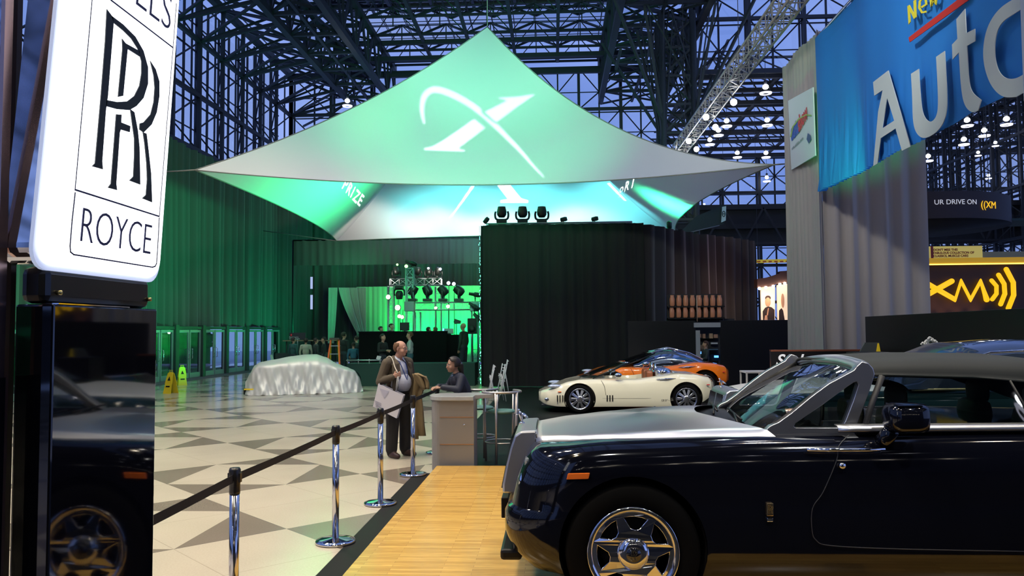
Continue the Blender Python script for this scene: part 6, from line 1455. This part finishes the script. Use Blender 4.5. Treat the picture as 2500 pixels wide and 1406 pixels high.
# ------------------------------------------------------------------ people
SK = P('skin', (.52, .29, .20), .5); SK2 = P('skin_tan', (.36, .20, .13), .5)
class Body:
    def __init__(s): s.mb = MB(); s.mats = []; s.fm = []
    def _m(s, mat, n0):
        if mat not in s.mats: s.mats.append(mat)
        s.fm += [s.mats.index(mat)]*(len(s.mb.f)-n0)
    def tap(s, a, b, r1, r2, mat):
        n0 = len(s.mb.f); s.mb.bar(a, b, r1, 12, r2); s.mb.ball(tuple(a), r1, 12, 8); s.mb.ball(tuple(b), r2, 12, 8); s._m(mat, n0); return s
    def limb(s, pts, rs, mat):
        for i in range(len(pts)-1): s.tap(pts[i], pts[i+1], rs[i], rs[i+1], mat)
        return s
    def ell(s, c, r, mat):
        n0 = len(s.mb.f); s.mb.ball(c, r, 16, 12); s._m(mat, n0); return s
    def finish(s, name, parent, vox, sm=6):
        src = BVHTree.FromPolygons([Vector(v) for v in s.mb.v], s.mb.f)
        o = s.mb.build(name, s.mats[0], parent)
        q = o.modifiers.new('r', 'REMESH'); q.mode = 'VOXEL'; q.voxel_size = vox; q.use_smooth_shade = True
        q = o.modifiers.new('s', 'SMOOTH'); q.iterations = sm; q.factor = .5
        apply_mods(o); me = o.data; me.materials.clear()
        for m_ in s.mats: me.materials.append(m_)
        for p in me.polygons:
            h = src.find_nearest(p.center); p.material_index = s.fm[h[2]] if h[2] is not None else 0; p.use_smooth = True
        return o
def hand(B, wrist, d, side, mat, curl=.6, thumb=1, sc=1.0):
    """palm and five fingers; d = pointing direction, side = towards the little finger, curls towards cross"""
    w = Vector(wrist); d = Vector(d).normalized(); s_ = Vector(side); s_ = (s_-d*s_.dot(d)).normalized(); nrm = d.cross(s_).normalized()*(1 if curl > 0 else -1); c_ = abs(curl)
    for k in (-.5, .5): B.tap(w+s_*k*.03*sc, w+d*.075*sc+s_*k*.05*sc, .016*sc, .015*sc, mat)
    B.tap(w, w+d*.07*sc, .019*sc, .017*sc, mat)
    for k, L in enumerate((.070, .078, .073, .058)):
        off = s_*((-.0315+.021*k)*sc); p = w+d*.082*sc+off; ang = 0; r = .0093*sc
        for seg, f in enumerate((.45, .32, .26)):
            ang += c_*(1.0 if seg == 0 else 1.2)*(.9+.08*k); q = p+(d*cos(ang)+nrm*sin(ang))*(L*f*sc); B.tap(p, q, r, r*.92, mat); p = q; r *= .92
    p = w+d*.02*sc-s_*.03*sc; q = p+(d*.6-s_*.75+nrm*.35*c_).normalized()*.038*sc; q2 = q+(d*.85-s_*.1+nrm*.6*c_).normalized()*.034*sc
    B.tap(p, q, .013*sc, .0115*sc, mat); B.tap(q, q2, .0115*sc, .009*sc, mat)
def head(B, c, f, sk, up=(0, 0, 1), sc=1.0, jaw=1.0):
    """c: head centre, f: facing"""
    c = Vector(c); f = Vector(f).normalized(); u = Vector(up); l = u.cross(f).normalized(); u = f.cross(l)
    M3 = Matrix((f, l, u)).transposed()
    def E_(o, r, m_=sk):
        n0 = len(B.mb.f); n = len(B.mb.v); B.mb.ball((0, 0, 0), tuple(x*sc for x in r), 16, 12)
        for i in range(n, len(B.mb.v)): B.mb.v[i] = tuple(c+M3 @ (Vector(B.mb.v[i])+Vector(o)*sc))
        B._m(m_, n0)
    E_((-.012, 0, .025), (.098, .078, .092)); E_((.018, 0, -.02), (.080, .068, .085)); E_((.038, 0, -.072), (.052, .046*jaw, .040)); E_((.068, 0, -.088), (.022, .024, .018))
    E_((.096, 0, -.012), (.014, .011, .022)); E_((.106, 0, -.028), (.016, .015, .012)); E_((.086, 0, -.055), (.014, .024, .010)); E_((.080, .034, .022), (.014, .024, .010)); E_((.080, -.034, .022), (.014, .024, .010))
    for s in (-1, 1): E_((-.008, s*.082, -.008), (.016, .009, .030)); E_((.055, s*.048, -.035), (.030, .022, .028))
    return lambda o: c+M3 @ (Vector(o)*sc), M3
def hairshell(par, c, M3, keep, mat, sc=1.0, r=(.112, .092, .108), name='hair', off=(-.016, 0, .026)):
    mb = MB(); n, m_ = 28, 20; vs = []; ix = {}
    for i in range(m_+1):
        t = pi*i/m_
        for k in range(n): a = 2*pi*k/n; vs.append((sin(t)*cos(a), sin(t)*sin(a), cos(t)))
    fs = []
    for i in range(m_):
        for k in range(n):
            q = (i*n+k, i*n+(k+1) % n, (i+1)*n+(k+1) % n, (i+1)*n+k); ce = sum((Vector(vs[j]) for j in q), Vector())/4
            if keep(ce): fs.append(q)
    out = [c+M3 @ ((Vector((v[0]*r[0], v[1]*r[1], v[2]*r[2]))*(1+.02*sin(v[1]*60+v[2]*17))+Vector(off))*sc) for v in vs]
    mb.add(out, fs, True); o = mb.build(name, mat, par, solid=.008*sc, fix=False); return o
def eyes(par, P_, sc=1.0, dark=None):
    for s in (-1, 1):
        e = MB().ball(tuple(P_((.082, s*.032, .006))), .0115*sc, 10, 8).build('eye', P('eye_white', (.7, .68, .65), .3), par)
        MB().ball(tuple(P_((.0905, s*.032, .006))), .0058*sc, 8, 6).build('pupil', P('eye_dark', (.02, .015, .01), .2), e)
        a, b, c_ = P_((.092, s*.018, .027)), P_((.095, s*.034, .031)), P_((.084, s*.050, .027)); MB().path([a, b, c_], .0032*sc, 5).build('eyebrow', dark or P('brow', (.10, .06, .03), .8), par)
    MB().path([P_((.094, -.022, -.052)), P_((.101, 0, -.054)), P_((.094, .022, -.052))], .0035*sc, 5).build('mouth', P('lips', (.40, .14, .11), .5), par)

# --- main man with tote bag and coat
pm = fl(972, 1114); MLOC = (pm.x, pm.y, 0)
man = thing('person', 'balding man with glasses, brown jacket, white tote bag and tan coat over arm', 'person', MLOC, R(-38))
JK = P('jacket_brown', (.085, .068, .045), .85, bump=(120, .3)); SH = P('shirt_pale', (.50, .53, .62), .7); TR = P('trousers_dark', (.012, .011, .012), .85); SHO = P('shoe_brown', (.045, .022, .018), .4)
B = Body()
B.limb([(-.01, -.10, .90), (.02, -.125, .50), (0, -.13, .12)], [.115, .098, .088], TR); B.limb([(-.01, .10, .90), (.03, .125, .50), (.01, .13, .12)], [.115, .098, .088], TR)
B.ell((0, 0, .93), (.155, .185, .13), TR)
for s, dx in ((-1, 0), (1, .02)): B.limb([(-.02+dx, s*.13, .055), (.10+dx, s*.145, .045), (.17+dx, s*.15, .035)], [.055, .05, .038], SHO); B.limb([(0+dx, s*.13, .14), (-.01+dx, s*.13, .07)], [.08, .065], TR)
B.ell((.055, 0, 1.10), (.165, .165, .165), SH); B.ell((.05, 0, 1.27), (.105, .12, .17), SH)
B.ell((-.035, 0, 1.22), (.135, .215, .25), JK); B.ell((-.05, 0, .98), (.13, .215, .17), JK); B.tap((-.02, -.165, 1.415), (-.02, .165, 1.415), .078, .078, JK); B.tap((-.03, -.06, 1.46), (-.03, .06, 1.46), .055, .055, JK)
for s in (-1, 1): B.limb([(.09, s*.145, 1.37), (.12, s*.155, 1.15), (.11, s*.175, .92)], [.042, .046, .045], JK)
B.tap((.0, 0, 1.44), (.03, 0, 1.53), .062, .058, SK)
B.limb([(-.01, -.215, 1.40), (-.06, -.30, 1.13), (.14, -.235, 1.20)], [.078, .066, .050], JK); B.limb([(-.01, .215, 1.40), (-.03, .29, 1.13), (.20, .25, 1.06)], [.078, .066, .050], JK)
hand(B, (.165, -.225, 1.215), (.6, .55, .25), (.1, .3, -1), SK, .95); hand(B, (.235, .245, 1.055), (.9, -.1, -.1), (0, .2, -1), SK, .8)
P_, M3 = head(B, (.06, 0, 1.615), (.93, .33, -.06), SK, jaw=1.15)
body = B.finish('body', man, .0075, 5)
hc = P_((0, 0, 0))
hairshell(man, hc, M3, lambda v: v.z < .62 and v.x < .35-.35*v.z and v.z > -.75 and not (v.z < -.15 and v.x > -.2) and not (v.x > -.05 and v.z < .1), P('hair_ginger', (.13, .065, .028), .8), .97, r=(.106, .086, .104))
eyes(man, P_, 1.0, P('brow_ginger', (.25, .13, .05), .8))
g = MB()
for s in (-1, 1): g.path([P_((.102, s*(.034+.020*cos(a)), .004+.016*sin(a))) for a in [2*pi*k/16 for k in range(16)]], .0018, 5, True).path([P_((.100, s*.053, .008)), P_((.05, s*.083, .010)), P_((-.01, s*.088, .006))], .0018, 5)
g.path([P_((.103, -.014, .006)), P_((.107, 0, .010)), P_((.103, .014, .006))], .0018, 5).build('glasses', P('glasses_wire', (.10, .08, .06), .3, .7), man)
# collar, lanyard, badge
for s in (-1, 1):
    MB().poly([(.045, s*.018, 1.475), (.005, s*.072, 1.50), (.035, s*.085, 1.455), (.115, s*.045, 1.415)], (0, 0, .012)).build('collar', P('shirt_pale', (0, 0, 0)), man, bev=.003)
    MB().path(cr_spline([(.0, s*.075, 1.485), (.105, s*.055, 1.40), (.165, s*.035, 1.28), (.205, s*.004, 1.15)], 5), .007, 6).build('lanyard', P('lanyard_blue', (.02, .05, .22), .6), man)
    MB().poly([(.02, s*.085, 1.47), (.10, s*.065, 1.40), (.155, s*.09, 1.24), (.16, s*.115, 1.16), (.135, s*.16, 1.30), (.10, s*.155, 1.37), (.06, s*.15, 1.41)], (.012, 0, .006)).build('lapel', JK, man, bev=.004)
for k in range(5): MB().lathe([(.007, 0), (.007, .003)], (.222-.012*abs(k-1.5), 0, 1.02+.07*k), 10, 'x').build('shirt_button', P('button', (.6, .6, .6), .4), man)
MB().grid([[(.0+(.165+.0)*cos(a), .19*sin(a), z) for a in [R(-80+160*k/16) for k in range(17)]] for z in (.955, .985)]).build('belt', P('belt_black', (.01, .01, .01), .4), man, solid=.008)
# tote bag (held, so a thing of its own)
bag = thing('tote_bag', 'white paper tote bag hanging from the standing man\'s hand', 'bag', (0, 0, 0))
YBg = MLOC[1]-.38
def bq(px, py, dy=0): w = at(px, py, YBg+dy); return (w.x, w.y, w.z)
BAGM = P('bag_white', (.78, .76, .80), .5); fr = [(924, 937), (985, 965), (968, 1021), (911, 992)]
vs = [bq(*p) for p in fr]+[bq(p[0]+4, p[1]-2, .14) for p in fr]
MB().add(vs, [(0, 1, 2, 3), (7, 6, 5, 4), (0, 3, 7, 4), (1, 5, 6, 2), (3, 2, 6, 7)]).build('bag_body', BAGM, bag, solid=.006)
wh = man_w = Matrix.Translation(MLOC) @ Matrix.Rotation(R(-38), 4, 'Z')
hnd = wh @ Vector((.215, -.19, 1.235)); shd = wh @ Vector((.03, -.15, 1.50))
for dx in (0, .02): MB().path([bq(966+dx*100, 957, .03), tuple(hnd+Vector((.0+dx, -.03, -.02)))], .005, 6).build('cord_handle', P('cord_grey', (.5, .5, .5), .6), bag)
MB().path(cr_spline([wh @ Vector((-.10, -.16, 1.46)), wh @ Vector((-.02, -.155, 1.505)), wh @ Vector((.07, -.17, 1.46)), wh @ Vector((.14, -.19, 1.36)), hnd+Vector((0, -.02, .03))], 5), .008, 6).build('shoulder_strap', P('strap_cream', (.65, .60, .48), .7), bag)
PR = P('bag_print', (.35, .36, .45), .6)
for k in range(4): a, b = bq(915+k*.7, 978+k*4.5, -.006), bq(931-k*1, 985+k*4.3, -.006); MB().bar(a, b, .003, 4).build('printed_line', PR, bag)
MB().poly([bq(x, y, -.006) for x, y in ((927, 948), (950, 955), (938, 972))], (0, .002, 0)).build('printed_mark', P('bag_print_soft', (.55, .55, .66), .6), bag)
# coat over the left arm
coat = thing('coat', 'tan trench coat draped over the standing man\'s forearm', 'coat', (0, 0, 0)); YC = MLOC[1]+.05; CO = P('coat_tan', (.23, .17, .085), .85)
def coatpanel(pl, dy, th, nm):
    rows = []
    for j, (xl_, xr, y) in enumerate(pl):
        rows.append([at(xl_+(xr-xl_)*k/14, y, YC+dy+.022*sin(k*.75+j*.5)).to_tuple() for k in range(15)])
    MB().grid(rows).build(nm, CO, coat, solid=th)
coatpanel([(1006, 1040, 918), (1004, 1046, 930), (1003, 1038, 945), (1003, 1029, 965), (1004, 1033, 1000), (1006, 1036, 1040), (1012, 1039, 1064)], -.02, .02, 'front_fold')
coatpanel([(1004, 1030, 922), (1000, 1026, 950), (999, 1022, 990), (999, 1020, 1035), (1000, 1021, 1072)], .10, .02, 'back_fold')
coatpanel([(1008, 1020, 912), (1010, 1040, 920), (1018, 1048, 934), (1026, 1047, 944), (1034, 1046, 950)], -.10, .03, 'sleeve_fold')
# --- woman leaning on the counter
WY = 11.65; wp = at(1132, 1000, WY)
wom = thing('person', 'dark haired woman in navy jacket leaning on the reception counter', 'person', (wp.x, WY, .015), R(205))
NV_ = P('jacket_navy', (.010, .014, .03), .7); HB = P('hair_black', (.010, .007, .006), .5); B = Body()
# seated on a stool, trunk leaning forwards
B.ell((-.02, 0, .80), (.14, .17, .12), TR); B.limb([(-.02, 0, .86), (.03, 0, 1.02), (.08, 0, 1.14)], [.125, .13, .125], NV_); B.tap((.09, -.13, 1.19), (.09, .13, 1.19), .068, .068, NV_)
B.tap((.10, 0, 1.22), (.125, 0, 1.29), .045, .042, SK2)
for s in (-1, 1): B.limb([(-.02, s*.09, .78), (.26, s*.12, .76), (.28, s*.12, .36)], [.09, .075, .055], TR); B.limb([(.27, s*.12, .36), (.38, s*.12, .33)], [.045, .032], SHO)
B.limb([(.09, .17, 1.18), (.16, .25, 1.03), (.34, .10, 1.055)], [.064, .05, .042], NV_); B.limb([(.09, -.17, 1.18), (.16, -.27, 1.03), (.34, -.12, 1.055)], [.064, .05, .042], NV_)
hand(B, (.365, .075, 1.05), (.7, -.6, -.05), (-.3, -.8, 0), SK2, .35, sc=.9); hand(B, (.37, -.095, 1.05), (.8, .5, -.05), (.3, -.8, 0), SK2, .3, sc=.9)
P_, M3 = head(B, (.16, 0, 1.365), (1, .05, -.04), SK2, sc=.93, jaw=.9); B.finish('body', wom, .008, 5)
hairshell(wom, P_((0, 0, 0)), M3, lambda v: (v.x < .62 and v.z > .25) or (v.x < .15 and v.z > -.45), HB, .95)
rows = []
for k in range(8):
    t = k/7; c_ = Vector(P_((-.11-.03*t, .01, .02-.17*t))); r_ = .045*(1-.55*t)+.008; rows.append([tuple(c_+Vector((r_*cos(a), r_*sin(a), 0))) for a in [2*pi*q/12 for q in range(12)]])
MB().grid(rows, closed=True, caps=True).build('ponytail', HB, wom); MB().lathe([(.03, -.01), (.034, 0), (.03, .01)], tuple(P_((-.112, .01, .025))), 14).build('hair_tie', P('hair_tie', (.5, .4, .8), .5), wom)
eyes(wom, P_, .93)
MB().poly([(.165, -.03, 1.225), (.165, .03, 1.225), (.19, .018, 1.17), (.19, -.018, 1.17)], (.006, 0, 0)).build('collar', P('collar_blue', (.2, .35, .5), .7), wom)
MB().lathe([(.024, -.012), (.026, 0), (.024, .012)], (.345, .09, 1.052), 12, 'x').build('cuff', P('cuff_white', (.6, .6, .62), .7), wom)

# --- background people
def extra(label, px, py_foot, Y, h, face, top, legs, hair, pose='stand', long=False, sk=SK, floor=0, vox=.018, bald=False, sex='m', head_px=None):
    w = at(px, 800, Y); s = h/1.75
    t = thing('person', label, 'person', (w.x, Y, floor), R(face), 'people around the stage'); B = Body()
    TM, LM = top, legs
    if pose in ('stand', 'arms', 'lean'):
        for q in (-1, 1): B.limb([(0, q*.09, .90), (.02, q*.11, .50), (-.01, q*.12, .12)], [.10, .075, .055], LM); B.limb([(-.02, q*.12, .05), (.13, q*.13, .035)], [.045, .035], SHO)
        B.ell((0, 0, .94), (.12, .165, .12), LM); dz = 0
    else:
        for q in (-1, 1): B.limb([(0, q*.09, .52), (.38, q*.11, .50), (.40, q*.11, .10)], [.10, .08, .05], LM); B.limb([(.38, q*.11, .05), (.50, q*.11, .035)], [.045, .032], SHO)
        B.ell((0, 0, .55), (.13, .17, .12), LM); dz = -.40
    D = lambda p: (p[0], p[1], p[2]+dz)
    B.ell(D((0, 0, 1.14)), (.115, .155, .20), TM); B.ell(D((0, 0, 1.30)), (.115, .175, .15), TM); B.tap(D((0, -.15, 1.40)), D((0, .15, 1.40)), .065, .065, TM); B.tap(D((0, 0, 1.42)), D((.02, 0, 1.52)), .052, .05, sk)
    if pose == 'arms': A_ = [([(0, q*.19, 1.39), (.02, q*.26, 1.14), (.20, q*.02, 1.16)]) for q in (-1, 1)]
    elif pose == 'lean': A_ = [([(0, q*.19, 1.39), (.08, q*.24, 1.13), (.30, q*.12, 1.08)]) for q in (-1, 1)]
    elif pose == 'sit': A_ = [([(0, q*.19, 1.39), (.06, q*.24, 1.13), (.28, q*.10, 1.06)]) for q in (-1, 1)]
    else: A_ = [([(0, q*.20, 1.39), (-.01, q*.26, 1.12), (.06, q*.25, .87)]) for q in (-1, 1)]
    for a in A_:
        a = [D(p) for p in a]; B.limb(a, [.062, .05, .04], TM); d = Vector(a[2])-Vector(a[1]); d.normalize(); hand(B, Vector(a[2])+d*.02, d, (0, 0, 1) if abs(d.z) < .8 else (1, 0, 0), sk, .5)
    P_, M3 = head(B, D((.02, 0, 1.62)), (1, 0, -.05), sk); B.finish('body', t, vox, 3)
    if not bald: hairshell(t, P_((0, 0, 0)), M3, (lambda v: (v.x < .6 and v.z > .3) or (v.x < .1 and v.z > (-.95 if long else -.4))), hair, 1.02)
    t.scale = (s, s, s); return t
def T(n, c): return P(n, c, .85)
HD = P('hair_dark', (.02, .012, .008), .7); HBr = P('hair_brown', (.10, .05, .02), .7)
zr = at(876, 811, 30).z
extra('man in black shirt holding white papers beside the riser', 934, 0, 28.6, 1.78, -25, T('shirt_black', (.012, .014, .014)), T('jeans_dark', (.02, .03, .04)), HD, 'arms')
pp = thing('paper_sheets', 'white sheets held by the man in the black shirt', 'paper', (0, 0, 0)); MB().poly([at(x, y, 28.3) for x, y in ((921, 868), (931, 870), (928, 880), (918, 876))], (0, .01, 0)).build('sheet', P('paper', (.7, .75, .72), .6), pp)
extra('man in pale grey sweater seen from behind the balding man', 1001, 0, 28.4, 1.86, 190, T('sweater_pale', (.42, .50, .46)), T('jeans_teal', (.03, .10, .12)), HBr, 'arms')
extra('person in pale top standing at the left end of the riser', 929, 0, 33.0, 1.66, -10, T('top_pale', (.35, .45, .42)), T('jeans_dark', (0, 0, 0)), HD, 'lean', floor=.42)
extra('man in dark shirt bent over the riser beside the pale top', 955, 0, 33.6, 1.78, -20, T('shirt_dark', (.02, .03, .03)), T('jeans_dark', (0, 0, 0)), HD, 'lean', floor=.42)
extra('dark haired woman at the riser, left of two close together', 1046, 0, 32.9, 1.62, 20, T('suit_black', (.01, .01, .012)), T('jeans_dark', (0, 0, 0)), HD, 'lean', floor=.42, long=True)
extra('fair haired woman at the riser, right of two close together', 1063, 0, 33.7, 1.62, 160, T('suit_black', (0, 0, 0)), T('jeans_dark', (0, 0, 0)), HBr, 'lean', floor=.42, long=True)
extra('bald person in dark clothes standing before the truss right of the riser', 1132, 0, 29.0, 1.92, 160, T('coat_green_black', (.02, .045, .03)), T('jeans_dark', (0, 0, 0)), HD, 'stand', bald=True, sk=SK2, floor=.25)
extra('person with dark hair in teal jacket, leftmost in the desk crowd', 716, 0, 33.4, 1.65, 60, T('jacket_teal', (.02, .08, .08)), T('jeans_dark', (0, 0, 0)), HD, 'stand')
extra('woman in beige top with dark hair at the desk', 747, 0, 33.2, 1.62, 100, T('top_beige', (.40, .38, .30)), T('jeans_dark', (0, 0, 0)), HD, 'stand', long=True)
extra('person in dark jacket between the beige woman and the ladder', 771, 0, 33.4, 1.62, 40, T('jacket_dark', (.03, .04, .04)), T('jeans_dark', (0, 0, 0)), HD, 'stand')
extra('person with curly dark hair directly left of the ladder', 791, 0, 33.0, 1.66, 200, T('jacket_black', (.015, .02, .02)), T('jeans_dark', (0, 0, 0)), HD, 'stand')
extra('tall man in black jacket standing just right of the ladder', 839, 0, 32.0, 1.86, 60, T('jacket_black', (0, 0, 0)), T('jeans_dark', (0, 0, 0)), HD, 'stand')
extra('person in blue jacket at the left end of the riser', 863, 0, 31.0, 1.45, 100, T('jacket_blue', (.03, .12, .20)), T('jeans_dark', (0, 0, 0)), HD, 'stand')
extra('person with dark hair peeking beside the riser corner', 871, 0, 32.5, 1.70, 150, T('jacket_dark', (0, 0, 0)), T('jeans_dark', (0, 0, 0)), HD, 'stand')
extra('person in grey jacket standing in the doorway behind the cars', 1722, 0, 25.2, 1.50, 190, T('jacket_grey', (.04, .05, .06)), T('jeans_dark', (0, 0, 0)), HBr, 'lean')
